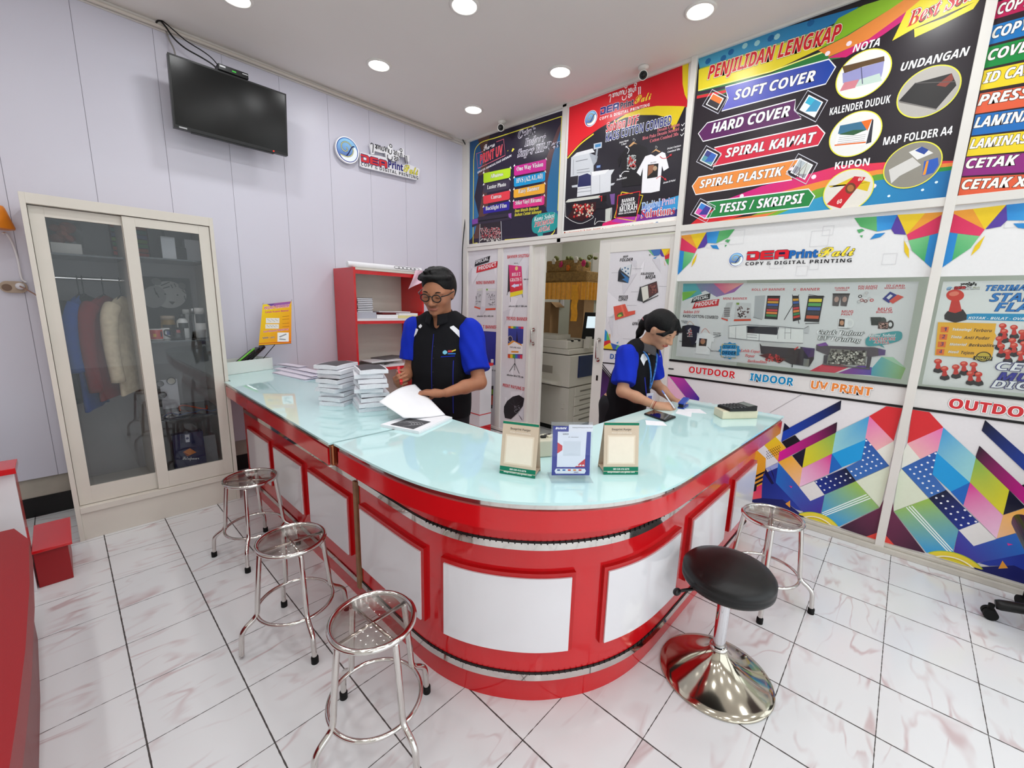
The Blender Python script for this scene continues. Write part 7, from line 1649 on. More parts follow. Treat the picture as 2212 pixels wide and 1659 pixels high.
slab_('paper_stack',814,670,866,680,-.38,.24,M_paper,'loose white papers under the maroon folder','papers',zs1 + .0005,th=.032)
slab_('box',862,668,902,680,-.40,.12,mat('yellow_white_box',(226,214,150),.5),'small yellow box at the right of the upper bookcase shelf','box',zs1 + .0005,th=.026); slab_('paper_stack',862,660,902,668,-.395,.11,M_paper,'white pad lying on the small yellow box','papers',zs1 + .027,th=.022)
slab_('paper_stack',822,652,886,656,-.33,.2,M_paper,'white sheets lying on the maroon folder','papers',zs1 + .055,rot=-.08,th=.008)
for i,(u0,u1,y,z,m,lab) in enumerate(((772,830,-.40,.0005,M_paper,'white papers spread on the lower bookcase shelf'),(776,842,-.405,.013,mat('dark_folder',(50,46,44),.5),'dark folder on the papers of the lower bookcase shelf'),(800,868,-.37,.024,M_paper,'white sheets over the dark folder in the bookcase'),(822,880,-.28,.034,mat('grey_print',(110,108,110),.6),'grey printed sheets at the back of the lower bookcase shelf'))):
    slab_('paper_stack' if 'folder on' not in lab else 'folder',u0,790,u1,800,y,.2,m,lab,'papers',zs2 + z,rot=(.05,-.12,.1,.3)[i],th=.010)
ro = thing('paper_roll','white rolled banner lying along the top of the bookcase','roll',(-1.25,-.33,bz))
g = G(); g.cyl((bx0 - .03,-.36,bz + .026),(bx1 - .0,-.36,bz + .026),.025,n=28); g.build('roll',M_paper,ro)
g = G(); g.cyl((bx1 - .001,-.36,bz + .026),(bx1 + .001,-.36,bz + .026),.012,n=20); g.build('core',M_black,ro)
g = G()
for k in range(6): g.tube([Vector((-1.16 + .045 * k + .03 * math.cos(t),-.36 - .0256 * math.cos(.3 + .5 * math.sin(t)),bz + .026 + .0256 * math.sin(.3 + .5 * math.sin(t)))) for t in [2 * PI * i / 14 for i in range(14)]],.002,5,closed=True)
g.build('print',M_black,ro)
g = G(); g.grid(lambda a_,b_: Vector((bx1 - .10 + .12 * a_ - .10 * b_ * (1 - .7 * a_),-.415 - .01 * math.sin(5 * a_ + 3 * b_) - .015 * b_,bz + .02 - .19 * b_ * (1 - .45 * a_))),12,12); tag(g.build('pink_paper',mat('pink_tissue',(226,190,206),.7),org=(bx1 - .05,-.42,bz)),'crumpled pink paper hanging from the bookcase top corner','paper')
# pedestal in the corner behind the man
pd = thing('pedestal','white pedestal with red trims in the corner behind the man','pedestal',(-.16,-.45,0))
px0,px1,py0,py1 = -.30,-.12,-.66,-.25
G().box((px0,py0,.10),(px1,py1,.80)).build('body',M_white,pd,bevel=.002); G().box((px0,py0,0),(px1,py1,.10)).build('plinth',M_red,pd); G().box((px0 - .01,py0 - .015,.80),(px1 + .01,py1,.83)).build('top',M_red,pd,bevel=.002); G().box((px0 - .001,py0 - .001,.235),(px1 + .001,py1,.245)).build('trim',M_red,pd); G().box((px0 + .02,py0 + .02,.83),(px0 + .035,py1,1.02)).build('upstand',M_red,pd)
# ================================================================== COPIER ROOM
M_cop = mat('copier_grey',(206,202,192),.45,var=.02,vscale=6); M_nav = mat('copier_navy',(28,44,84),.3)
cp = thing('copier','large grey office copier with navy front seen through the open door','copier',(.85,-1.0,0))
cx0,cx1,cy0,cy1 = .50,1.18,-1.31,-.62
G().box((cx0 + .03,cy0 + .03,0),(cx1 - .03,cy1 - .03,.06)).build('base',M_black,cp); G().box((cx0,cy0,.06),(cx1,cy1,.55)).build('paper_cabinet',M_cop,cp,bevel=.006)
up = G().box((cx0 - .01,cy0 - .005,.56),(cx1,cy1,.93)).build('body',M_cop,cp,bevel=.01); G().box((cx0 + .16,cy0 - .02,.66),(cx1 - .02,cy0,.92)).build('front_cover',M_nav,up,bevel=.006)
for z in (.08,.20,.32,.435): d_ = G().box((cx0 + .12,cy0 - .014,z),(cx1 - .03,cy0,z + .11)).build('drawer',M_cop,cp,bevel=.004); G().box((cx0 + .22,cy0 - .018,z + .05),(cx1 - .14,cy0 - .0135,z + .066)).build('drawer_pull',mat('pull_grey',(120,116,108),.6),d_)  # drawer pulls in a darker grey than the drawers
g = G(); g.box((cx0 - .008,cy1 - .45,.70),(cx0 - .012,cy1 - .10,.79)); G_ = g.build('vent',mat('vent_grey',(150,144,134),.6),cp)
g = G(); g.prism([(-.005,0),(-.20,.05),(-.20,.07),(-.005,.06)],cy0 + .1,cy1 - .08,lambda x,z,y: (cx0 + x,y,.56 + z)); g.build('side_tray',M_cop,cp,bevel=.003)
G().box((cx0 - .012,cy0 + .05,.30),(cx0,cy0 + .09,.36)).build('door_latch',M_cop,cp,bevel=.002)
G().box((cx0,cy0 + .02,.94),(cx1,cy1,1.00)).build('scanner',M_cop,cp,bevel=.006); li = G().box((cx0 + .01,cy0 + .06,1.0),(cx1 - .15,cy1,1.10)).build('document_lid',M_cop,cp,bevel=.012); G().box((cx0 + .06,cy0 + .25,1.10),(cx0 + .34,cy1 - .05,1.15)).build('feeder_tray',M_cop,li,bevel=.004)
for dx in (.08,.22): G().box((cx0 + .01 + dx,cy0 + .055,1.085),(cx0 + .05 + dx,cy0 + .12,1.106)).build('hinge_clip',M_black,li)
cs_ = G().box((cx0 + .33,cy0 - .03,1.0),(cx0 + .39,cy0 + .05,1.14)).build('console_arm',M_cop,cp,bevel=.004)
g = G(); Mk = Matrix.Translation((cx0 + .40,cy0 - .02,1.27)) @ Matrix.Rotation(math.radians(-28),4,'Z') @ Matrix.Rotation(.15,4,'X'); g.obox(Mk,(.25,.03,.32)); co = g.build('console',M_black,cp,bevel=.01)
g = G(); g.obox(Mk @ Matrix.Translation((.0,-.0165,.045)),(.19,.002,.14)); tag(g.build('screen',mat('lit_screen',(210,222,226),.3,emit=(200,220,230),estr=.9),co),'lit white screen'); g = G(); g.obox(Mk @ Matrix.Translation((.05,-.0165,.145)),(.05,.002,.012)); g.build('status_light',mat('green_led',(60,200,90),emit=(60,220,90),estr=1.5),co)
# offering shelf with yellow cloth
A0,A1 = onx(1180,610,.75),onx(1272,610,.75); ay1,ay0 = A0.y + .05,A1.y; az = 1.74
al = thing('shrine_shelf','carved offering shelf draped in yellow gold cloth, high in the copier room','shrine',(.9,(ay0 + ay1) / 2,az))
M_gold = mat('gold_wood',(150,116,62),.45,.1,var=.35,vscale=40,bump=.6,bscale=60); M_yel = mat('yellow_satin',(226,156,20),.35,0,.5,var=.12,vscale=30,sheen=.4)
G().box((.72,ay0,az),(1.15,ay1,az + .04)).build('shelf',M_gold,al,bevel=.004); G().box((.76,ay0 + .04,az + .04),(1.12,ay1,az + .16)).build('carved_base',M_gold,al,bevel=.012); G().box((.80,ay0 + .22,az + .16),(1.12,ay1,az + .30)).build('carved_box',M_gold,al,bevel=.014)
def drape(a_,b_):
    s_ = a_ * (.4 + (ay1 - ay0)); fold_ = .012 * math.sin(90 * s_)
    if s_ < .4: return Vector((1.12 - s_ + 0,ay0 - .012 + fold_,az + .03 - .20 * b_))
    return Vector((.708 + fold_,ay0 - .012 + (s_ - .4),az + .03 - .20 * b_))
g = G(); g.grid(drape,150,4); tag(g.build('cloth_skirt',M_yel,al),'pleated yellow satin skirt')
g = G(); g.grid(lambda a_,b_: Vector((.695 - .004 * math.sin(12 * b_),ay0 + .10 + .09 * a_ + .006 * math.sin(14 * b_),az + .0 - .42 * b_)),4,14); tag(g.build('cloth_tail',M_yel,al),'hanging yellow cloth end')
g = G(); rr = random.Random(6)
for k in range(30): c = Vector((.82 + rr.random() * .25,ay0 + .08 + rr.random() * (ay1 - ay0 - .1),az + .20 + rr.random() * .16)); g.ell(c,(.028,.028,.020),8,6,M=Matrix.Rotation(rr.random() * 3,3,'X'))
tag(g.build('leaves',mat('offering_leaves',(110,116,60),.6,var=.5,vscale=30),al),kind='stuff')
for k in range(5): c = Vector((.80,ay0 + .12 + .11 * k,az + .25 + .05 * math.sin(k * 2.1))); f_ = G(); [f_.ell(c + Vector((.01 * math.cos(t),.022 * math.cos(t),.022 * math.sin(t))),(.012,.018,.018),8,6) for t in [PI * i / 3 for i in range(6)]]; f_.build('flower',mat(('pink_petal','white_petal','orange_petal')[k % 3],((206,50,110),(232,226,214),(226,120,40))[k % 3],.6),al)
# cartons, remotes, notice
M_kart = mat('brown_carton',(172,136,98),.7,var=.06,vscale=10)
def carton(u0,u1,vt,x,zb,d,lab):
    a_,b_ = onx(u0,vt,x),onx(u1,vt,x); y1_,y0_2 = a_.y,b_.y; r = thing('cardboard_box',lab,'box',(x + d / 2,(y0_2 + y1_) / 2,zb),'brown cartons in the copier room')
    G().box((x,y0_2,zb),(x + d,y1_,a_.z)).build('body',M_kart,r,bevel=.002)
    for s_,y in ((1,y0_2),(-1,y1_)): g = G(); g.add([(x,y,a_.z),(x + d,y,a_.z),(x + d,y - s_ * .09,a_.z - .07),(x,y - s_ * .09,a_.z - .07)],[(0,1,2,3)]); g.build('flap',M_kart,r,solid=.003)
carton(1233,1264,618,1.30,0.0,.24,'tall open carton standing behind the copier under the shrine'); carton(1166,1190,652,1.25,0.0,.2,'open carton left of the copier, half behind the sliding door')
for k,(u,v,lab) in enumerate(((1204,648,'wall remote control, left one of two in the copier room'),(1215,650,'wall remote control, right one of two in the copier room'))):
    p = onx(u,v,1.985); r = thing('remote_control',lab,'remote control',tuple(p)); G().box((1.965,p.y - .03,p.z - .08),(1.998,p.y + .03,p.z + .08)).build('body',M_white,r,bevel=.004); G().box((1.963,p.y - .02,p.z + .02),(1.966,p.y + .02,p.z + .06)).build('display',mat('lcd2',(130,134,126),.3),r)
p = onx(1268,640,1.99); tag(G().box((1.994,p.y - .1,p.z - .10),(1.998,p.y + .1,p.z + .10)).build('notice',M_paper,org=p),'white paper notice on the copier room wall','notice')
p = onx(1291,600,1.985); tag(G().box((1.96,p.y - .09,p.z - .3),(1.998,p.y + .09,p.z + .35)).build('switch_box',M_frame,org=p,bevel=.006),'tall white electrical box on the copier room wall','electrical box')
# ================================================================== PEOPLE: smooth bodies from blended volumes
class Field:
    """smooth union of tapered limbs and ellipsoids, turned into one continuous surface"""
    def __init__(s): s.p = []
    def cap(s,a,b,ra,rb=None,k=.02,sub=False,flat=None): s.p.append(('c',np.array(a,float),np.array(b,float),ra,ra if rb is None else rb,k,sub,flat)); return s
    def chain(s,pts,rs,k=.02):
        for i in range(len(pts) - 1): s.cap(pts[i],pts[i + 1],rs[i],rs[i + 1],k)
        return s
    def ell(s,c,r,M=None,k=.02,sub=False): s.p.append(('e',np.array(c,float),np.array(r,float),None if M is None else np.array(M,float),k,sub)); return s
    def one(s,q,P,d):
        if q[0] == 'c':
            _,a,b,ra,rb,k,sub,flat = q
            ab = b - a; t = np.clip(((P - a) @ ab) / max(ab @ ab,1e-9),0,1); D = P - a - t[:,None] * ab
            v = np.linalg.norm(D,axis=1) - (ra + (rb - ra) * t)
        else:
            _,c,r,M,k,sub = q
            L = P - c
            if M is not None: L = L @ M
            k0 = np.linalg.norm(L / r,axis=1); k1 = np.linalg.norm(L / (r * r),axis=1); v = k0 * (k0 - 1) / np.maximum(k1,1e-6)
        if sub:
            h = np.clip(.5 - .5 * (d + v) / k,0,1); return d * (1 - h) - v * h + k * h * (1 - h)
        h = np.clip(.5 + .5 * (v - d) / k,0,1); return v * (1 - h) + d * h - k * h * (1 - h)
    def mesh(s,res,pad=.02,cut=None,lo=None,hi=None):
        if lo is None:
            A = []
            for q in s.p:
                if q[0] == 'c':
                    m = max(q[3],q[4]); A += [q[1] - m,q[1] + m,q[2] - m,q[2] + m]
                else: m = q[2].max(); A += [q[1] - m,q[1] + m]
            A = np.array(A); lo = A.min(0) - pad; hi = A.max(0) + pad
        lo = np.array(lo,float); hi = np.array(hi,float)
        n = np.ceil((hi - lo) / res).astype(int) + 1
        X,Y,Z = [lo[i] + res * np.arange(n[i]) for i in range(3)]
        F = np.full(n,1e3)
        for q in s.p:
            if q[0] == 'c': m = max(q[3],q[4]) + q[5] + 2.5 * res; a_,b_ = np.minimum(q[1],q[2]) - m,np.maximum(q[1],q[2]) + m
            else: m = q[2].max() + q[4] + 2.5 * res; a_,b_ = q[1] - m,q[1] + m
            i0 = np.clip(np.floor((a_ - lo) / res).astype(int),0,n - 1); i1 = np.clip(np.ceil((b_ - lo) / res).astype(int) + 1,1,n)
            if (i1 <= i0).any(): continue
            sl = tuple(slice(i0[j],i1[j]) for j in range(3)); sh = F[sl].shape
            P = np.stack(np.meshgrid(X[sl[0]],Y[sl[1]],Z[sl[2]],indexing='ij'),-1).reshape(-1,3)
            F[sl] = s.one(q,P,F[sl].ravel()).reshape(sh)
        if cut is not None:
            P = np.stack(np.meshgrid(X,Y,Z,indexing='ij'),-1).reshape(-1,3); F = np.maximum(F,cut(P).reshape(F.shape))
        return nets(F,lo,res)
def nets(F,lo,res):
    S = F < 0; nx,ny,nz = F.shape
    c = S[:-1,:-1,:-1].astype(int)
    for dx in (0,1):
        for dy in (0,1):
            for dz in (0,1):
                if dx or dy or dz: c = c + S[dx:nx - 1 + dx,dy:ny - 1 + dy,dz:nz - 1 + dz]
    act = (c > 0) & (c < 8); I = np.argwhere(act); idx = -np.ones(act.shape,int); idx[act] = np.arange(len(I))
    acc = np.zeros((len(I),3)); cnt = np.zeros(len(I))
    cor = [(0,0,0),(1,0,0),(0,1,0),(1,1,0),(0,0,1),(1,0,1),(0,1,1),(1,1,1)]
    for a in range(8):
        for b in range(a + 1,8):
            if sum(abs(cor[a][i] - cor[b][i]) for i in range(3)) != 1: continue
            fa = F[tuple((I + cor[a]).T)]; fb = F[tuple((I + cor[b]).T)]; m = (fa < 0) != (fb < 0)
            t = np.where(m,fa / np.where(m,fa - fb,1),0)
            p = np.array(cor[a]) + t[:,None] * (np.array(cor[b]) - np.array(cor[a])); acc[m] += p[m]; cnt[m] += 1
    V = lo + res * (I + acc / cnt[:,None]); faces = []
    for ax in range(3):
        o = [1,1,1]; o[ax] = 0
        sl0 = [slice(1,n - 1) for n in F.shape]; sl0[ax] = slice(0,F.shape[ax] - 1); sl1 = list(sl0); sl1[ax] = slice(1,F.shape[ax])
        A,B = S[tuple(sl0)],S[tuple(sl1)]; E = np.argwhere(A != B); base = E + np.array(o)
        sign = A[tuple(E.T)]
        u = [0,0,0]; v = [0,0,0]; u[(ax + 1) % 3] = 1; v[(ax + 2) % 3] = 1; u = np.array(u); v = np.array(v)
        q = np.stack([idx[tuple((base - u - v).T)],idx[tuple((base - v).T)],idx[tuple(base.T)],idx[tuple((base - u).T)]],1)
        q[~sign] = q[~sign][:,::-1]; faces.append(q)
    return V,np.concatenate(faces)
def skin_obj(name,V,Q,m,parent,colf=None,org=None,smooth_it=0):
    g = G(); V = np.asarray(V)
    if smooth_it:
        for _ in range(smooth_it):
            s_ = np.zeros_like(V); c_ = np.zeros(len(V))
            for a,b in ((0,1),(1,2),(2,3),(3,0)):
                np.add.at(s_,Q[:,a],V[Q[:,b]]); np.add.at(s_,Q[:,b],V[Q[:,a]]); np.add.at(c_,Q[:,a],1); np.add.at(c_,Q[:,b],1)
            V = V * .5 + .5 * s_ / np.maximum(c_,1)[:,None]
    cols = None
    if colf is not None:
        C_ = colf(V); cols = [tuple(float(x) for x in c) for c in C_]
    g.add([tuple(map(float,p)) for p in V],[tuple(int(i) for i in q) for q in Q],0,True,cols)
    return g.build(name,m,parent=parent,org=org)
def basis(f,up=(0,0,1)):
    f = Vector(f).normalized(); l = Vector(up).cross(f).normalized(); u = f.cross(l); return f,l,u
class HF:
    """head frame: forward, left, up in units of one head height"""
    def __init__(s,c,yaw_dir,pitch,roll=0,size=.225):
        f = Vector((yaw_dir[0],yaw_dir[1],0)).normalized(); l = Vector((0,0,1)).cross(f); u = Vector((0,0,1))
        f2 = f * math.cos(pitch) - u * math.sin(pitch); u2 = f * math.sin(pitch) + u * math.cos(pitch)
        l2 = l * math.cos(roll) + u2 * math.sin(roll); u3 = u2 * math.cos(roll) - l * math.sin(roll)
        s.c = Vector(c); s.f,s.l,s.u,s.k = f2,l2,u3,size
        s.M = np.array([[f2.x,l2.x,u3.x],[f2.y,l2.y,u3.y],[f2.z,l2.z,u3.z]])
    def __call__(s,f,l,u): return s.c + (s.f * f + s.l * l + s.u * u) * s.k
    def loc(s,V): return ((np.asarray(V) - np.array(s.c)) @ s.M) / s.k
def head_field(F,H,male=True):
    k = H.k; E = lambda c,r,kk=.02,sub=False: F.ell(H(*c),np.array(r) * k,H.M,kk,sub)
    E((-.06,0,.13),(.43,.335,.37),.01)                        # skull
    E((.10,0,-.05),(.30,.29 if male else .275,.36),.03)        # face mass
    E((.17,0,-.30),(.20,.20 if male else .165,.19),.03)        # jaw
    E((.29,0,-.40),(.085,.10 if male else .08,.075),.02)       # chin
    for s in (-1,1):
        E((.25,.16 * s,-.10),(.12,.12,.12),.02)                # cheek
        E((.31,.13 * s,.085),(.08,.12,.05),.015)               # brow
        E((.395,.135 * s,.015),(.06,.085,.05),.012,True)      # socket
        E((.325,.135 * s,.012),(.075,.075,.062),.004)          # eye ball / lid
        E((-.03,.325 * s,-.03),(.075,.035,.13),.008); E((-.02,.35 * s,.02),(.06,.03,.065),.006)   # ear
        E((.42,.055 * s,-.145),(.055,.045,.038),.008)          # nostril wing
    F.cap(H(.375,0,.06),H(.475,0,-.125),.026 * k,.058 * k,.012)   # nose
    E((.385,0,-.255),(.06,.125,.028),.006); E((.375,0,-.285),(.06,.105,.032),.006)                # lips
    F.cap(H(.38,-.11,-.268),H(.38,.11,-.268),.010 * k,None,.008,True)
SKIN = lambda base: None
def face_cols(H,skin,lip,stub=None):
    b = np.array(rgb(skin)); lp = np.array(rgb(lip)); dk = np.array(rgb(skin)) * np.array([.62,.5,.46,1])
    def f(V):
        L = H.loc(V); C_ = np.tile(b,(len(V),1))
        blush = np.exp(-(((L[:,0] - .3) / .12) ** 2 + ((np.abs(L[:,1]) - .17) / .10) ** 2 + ((L[:,2] + .1) / .12) ** 2))[:,None] * .22
        C_ = C_ * (1 - blush) + blush * b * np.array([1.08,.78,.74,1])
        m = np.exp(-(((L[:,1]) / .105) ** 4 + ((L[:,2] + .268) / .040) ** 4)) * (L[:,0] > .33); C_ = C_ * (1 - m[:,None]) + lp * m[:,None]
        for s in (-1,1):   # lid line and brow
            e = np.exp(-(((L[:,1] - .135 * s) / .075) ** 4 + ((L[:,2] + .012 + .25 * (np.abs(L[:,1]) - .135) ** 2 / .1) / .011) ** 2)) * (L[:,0] > .3); C_ = C_ * (1 - .85 * e[:,None]) + np.array([.015,.01,.008,1]) * .85 * e[:,None]
        if stub:
            m = np.exp(-((L[:,1] / .13) ** 4 + ((L[:,2] + .205) / .028) ** 2)) * (L[:,0] > .3) * stub; C_ = C_ * (1 - m[:,None]) + np.array([.03,.022,.018,1]) * m[:,None]
        return np.clip(C_,0,1)
    return f
def hand_field(F,w,n,side,k=1.0,curls=(.9,1.0,1.05,1.1),spread=.0,thumb=(.55,.35),palm_n=None):
    """w wrist, n unit direction towards the fingers, palm_n palm normal; side +1 when the thumb lies on n x palm_n"""
    w = Vector(w); n = Vector(n).normalized(); pn = Vector(palm_n); pn = (pn - n * pn.dot(n)).normalized(); s_ = n.cross(pn).normalized() * side
    A = lambda a,b,c: w + (n * a + s_ * b + pn * c) * k
    F.cap(A(.0,0,0),A(.03,0,0),.024 * k,.026 * k,.012)
    for b,l in ((.026,.085),(.009,.09),(-.009,.086),(-.025,.078)): F.cap(A(.015,b * .7,0),A(l,b,-.002),.016 * k,.0125 * k,.012)
    ln = ((.042,.026,.020),(.046,.029,.022),(.043,.027,.021),(.034,.021,.018)); tips = []
    for i,(b,l0) in enumerate(((.027,.086),(.009,.092),(-.010,.087),(-.027,.078))):
        p = A(l0,b,-.002); a = 0.0; d = n; c = curls[i]
        for j,L in enumerate(ln[i]):
            a += c * (.55,.85,.55)[j]; d = n * math.cos(a) + pn * math.sin(a) + s_ * spread * (1.5 - i) * .3
            q = p + d.normalized() * L * k; F.cap(p,q,(.0098,.0090,.0082)[j] * k,(.0090,.0082,.0072)[j] * k,.0025); p = q
        tips.append(p)
    p0 = A(.018,.022,.006); p1 = A(.045,.043,.020); d = (n * .75 + s_ * thumb[0] * .6 + pn * thumb[1] * 1.4).normalized(); p2 = p1 + d * .034 * k; d2 = (n * .9 - s_ * .35 + pn * thumb[1] * 1.3).normalized(); p3 = p2 + d2 * .026 * k
    F.cap(p0,p1,.0155 * k,.0125 * k,.01); F.cap(p1,p2,.0115 * k,.0105 * k,.003); F.cap(p2,p3,.0105 * k,.0085 * k,.003)
    return tips,p3,A
def decal(tree,pts,d,m,name,parent,off=.0022,step=.006,col=None):
    """a flat shape laid onto the cloth: pts is a closed outline of 3d points in front of the surface, d the laying direction"""
    d = Vector(d).normalized(); pts = [Vector(p) for p in pts]; c = sum(pts,Vector()) / len(pts); x,y,_ = frame_of(d)
    P2 = [((p - c).dot(x),(p - c).dot(y)) for p in pts]
    def ins(a,b):
        r = False; j = len(P2) - 1
        for i in range(len(P2)):
            if (P2[i][1] > b) != (P2[j][1] > b) and a < (P2[j][0] - P2[i][0]) * (b - P2[i][1]) / (P2[j][1] - P2[i][1]) + P2[i][0]: r = not r
            j = i
        return r
    # cut the outline into thin rows so that it can follow the folds
    b0 = min(p[1] for p in P2); b1 = max(p[1] for p in P2); rows = max(2,int((b1 - b0) / step)); g = G()
    def hit(a,b):
        o = c + x * a + y * b; h,nn,i,t = tree.ray_cast(o - d * .25,d,.6)
        return (h + (nn if nn.dot(d) < 0 else -nn) * off) if h is not None else None
    def span(b):
        xs = []
        for i in range(len(P2)):
            p,q = P2[i],P2[(i + 1) % len(P2)]
            if (p[1] > b) != (q[1] > b): xs.append(p[0] + (q[0] - p[0]) * (b - p[1]) / (q[1] - p[1]))
        return (min(xs),max(xs)) if len(xs) >= 2 else None
    prev = None
    for r in range(rows + 1):
        b = b0 + (b1 - b0) * (r + .0) / rows; b = min(max(b,b0 + 1e-5),b1 - 1e-5); sp = span(b)
        if sp is None: prev = None; continue
        w = 8; row = [hit(sp[0] + (sp[1] - sp[0]) * i / w,b) for i in range(w + 1)]
        if prev:
            for i in range(w):
                q = [prev[i],prev[i + 1],row[i + 1],row[i]]
                if all(v is not None for v in q) and max((q[j] - q[j - 1]).length for j in range(4)) < .08: g.add(q,[(0,1,2,3)],0,True)
        prev = row
    if not g.v: return None
    return g.build(name,m,parent=parent)
def tree_of(o):
    return BVHTree.FromPolygons([o.matrix_basis @ v.co + ORG[o.parent.name] if o.parent else v.co + ORG[o.name] for v in o.data.vertices],[tuple(p.vertices) for p in o.data.polygons])
M_skin = mat('skin',rough=.46,spec=.35,attr=True,var=.04,vscale=40,bump=.03,bscale=600)
M_cloth = mat('black_shirt_cloth',(20,20,24),.85,0,.2,var=.12,vscale=18,bump=.15,bscale=500)
M_blue = mat('blue_sleeve_cloth',(18,44,176),.8,0,.2,var=.06,vscale=14,bump=.15,bscale=500)
M_wcl = mat('white_patch_cloth',(232,232,236),.8)
M_hair = mat('black_hair',(8,8,9),.5,0,.25,var=.2,vscale=60,bump=.4,bscale=180)
M_trou = mat('dark_trousers',(22,22,28),.85)
M_shoe = mat('black_shoe',(14,13,13),.4)
# ------------------------------------------------------------------ the man
man = thing('person','man in glasses and black shirt with blue sleeves, holding a red stapler over papers','person',(-1.86,-2.0,0),'staff behind the counter')
mf = Vector((-.87,-.49,0)); ml = Vector((.49,-.87,0)); mc = Vector((-1.865,-2.005,0))
B = lambda f,l,u: mc + mf * f + ml * l + Vector((0,0,u))
H = HF(B(.05,.0,1.555),(-.805,-.477),math.radians(19),math.radians(-3),.262)
RS,LS = B(-.005,-.178,1.335),B(-.005,.178,1.335)
RE,LE = Vector((-1.985,-1.845,1.075)),Vector((-1.805,-2.285,1.035))
RW,LW = Vector((-2.13,-1.93,1.022)),Vector((-2.035,-2.265,1.000))
F = Field()
head_field(F,H)
F.cap(B(.0,0,1.37),H(-.10,0,-.22),.062,.058,.03)                    # neck
F.ell(B(.0,0,1.20),(.10,.155,.22),np.array([[mf.x,ml.x,0],[mf.y,ml.y,0],[0,0,1]]),.05)
F.ell(B(.0,0,.98),(.10,.14,.16),np.array([[mf.x,ml.x,0],[mf.y,ml.y,0],[0,0,1]]),.05)
for S_,E_,W_ in ((RS,RE,RW),(LS,LE,LW)):
    F.cap(S_,E_,.05,.041,.03); F.cap(E_,E_.lerp(W_,.45),.041,.038,.02); F.cap(E_.lerp(W_,.45),W_,.038,.026,.02)
for s in (-1,1):
    F.cap(B(0,.09 * s,.92),B(.01,.10 * s,.50),.080,.052,.03); F.cap(B(.01,.10 * s,.50),B(-.01,.10 * s,.06),.05,.036,.02)
# right hand squeezes the stapler, left hand pinches the sheet
rn = (Vector((-2.20,-2.02,1.045)) - RW); rt,rth,RA = hand_field(F,RW,rn,1,.98,(1.15,1.2,1.25,1.3),.1,(.5,.5),palm_n=Vector((.45,-.55,.35)))
LW = onplane(950,850,(-2.06,-2.25,1.0),(-.6,-.8,0)); ln_ = (onplane(893,846,(-2.15,-2.12,1.0),(-.6,-.8,0)) - LW); lt,lth,LA = hand_field(F,LW,ln_,-1,1.0,(.42,.46,.52,.6),.15,(.5,.45),palm_n=Vector((-.25,.35,-.75)))
V,Q = F.mesh(.0055)
V2,Q2 = V,Q
skin_m = (166,112,84)
body = skin_obj('body',V2,Q2,M_skin,man,face_cols(H,skin_m,(160,98,84),.55),smooth_it=1)
tag(body,'bare face, neck, forearms and hands')
# shirt: one cloth surface with an open collar, sleeves in blue
def shirt(P_,mc,Bf,Mx,shoulders,elbows,hem,wid,dep,sleeve_t,sl_r,belly=0,res=.0065,lean=0):
    S = Field()
    S.ell(Bf(.0,0,1.19 + lean),(dep,wid,.27),Mx,.04); S.ell(Bf(.012 + belly,0,1.02),(dep * 1.04,wid * .98,.30),Mx,.06); S.ell(Bf(.005,0,.84),(dep * 1.0,wid * 1.0,.24),Mx,.06)
    for s,sh in ((-1,shoulders[0]),(1,shoulders[1])):
        S.cap(sh,Bf(0,.05 * s,1.395 + lean),.055,.058,.04)
    return S
Mx = np.array([[mf.x,ml.x,0],[mf.y,ml.y,0],[0,0,1]])
S = shirt(man,mc,B,Mx,(RS,LS),(RE,LE),.8,.188,.128,.6,.07)
for sh,el,s in ((RS,RE,-1),(LS,LE,1)): S.cap(sh,Vector(sh).lerp(el,.12),.060,.056,.03)
S.ell(H(-.08,0,-.36),(.074,.074,.09),None,.03,True)                # neck opening
S.ell(B(.10,0,1.42),(.05,.032,.085),Mx,.012,True)
def fold(amp,fr,ph=0):
    def f(V):
        z = V[:,2]; a = (V - np.array(mc)) @ np.array(ml); return amp * np.sin(fr * z + 9 * a + ph) * np.sin(5 * a + 1.3 * ph + 3 * z)
    return f
V,Q = S.mesh(.0065,cut=lambda P: .80 - P[:,2])
n_ = V - np.array(B(0,0,1.1)); n_[:,2] = 0; n_ /= np.maximum(np.linalg.norm(n_,axis=1),1e-6)[:,None]; V = V + n_ * (fold(.004,16)(V) + fold(.002,38,2)(V))[:,None]
sh_o = skin_obj('shirt',V,Q,M_cloth,man,smooth_it=2); tag(sh_o,'black short-sleeved work shirt')
T_ = tree_of(sh_o)
def sleeve(parent,sh,el,t1,r0,r1,name='sleeve'):
    S = Field(); sh = Vector(sh); el = Vector(el); d = (el - sh).normalized(); a = sh - d * .005; e = sh.lerp(el,t1)
    S.cap(a,e,r0,r1,.01)
    en = np.array(e); dn = np.array(d); st = np.array(a)
    V,Q = S.mesh(.0055,cut=lambda P: np.maximum((P - en) @ dn,-((P - st) @ dn) - .075))
    ax = V - st; ang = np.arctan2(ax @ np.array(frame_of(d)[0]),ax @ np.array(frame_of(d)[1])); tt = ax @ dn
    rad = ax - np.outer(tt,dn); rad /= np.maximum(np.linalg.norm(rad,axis=1),1e-6)[:,None]
    V = V + rad * (.004 * np.sin(3 * ang + 24 * tt) + .0025 * np.sin(7 * ang - 30 * tt))[:,None]
    return skin_obj(name,V,Q,M_blue,parent,smooth_it=2)
sl1 = sleeve(man,RS + Vector((0,0,-.012)),RE,.76,.079,.074); sl2 = sleeve(man,LS + Vector((0,0,-.012)),LE,.78,.081,.078)
for s_,o_ in (('blue',sl1),('blue',sl2)): tag(o_,'bright blue short sleeve')
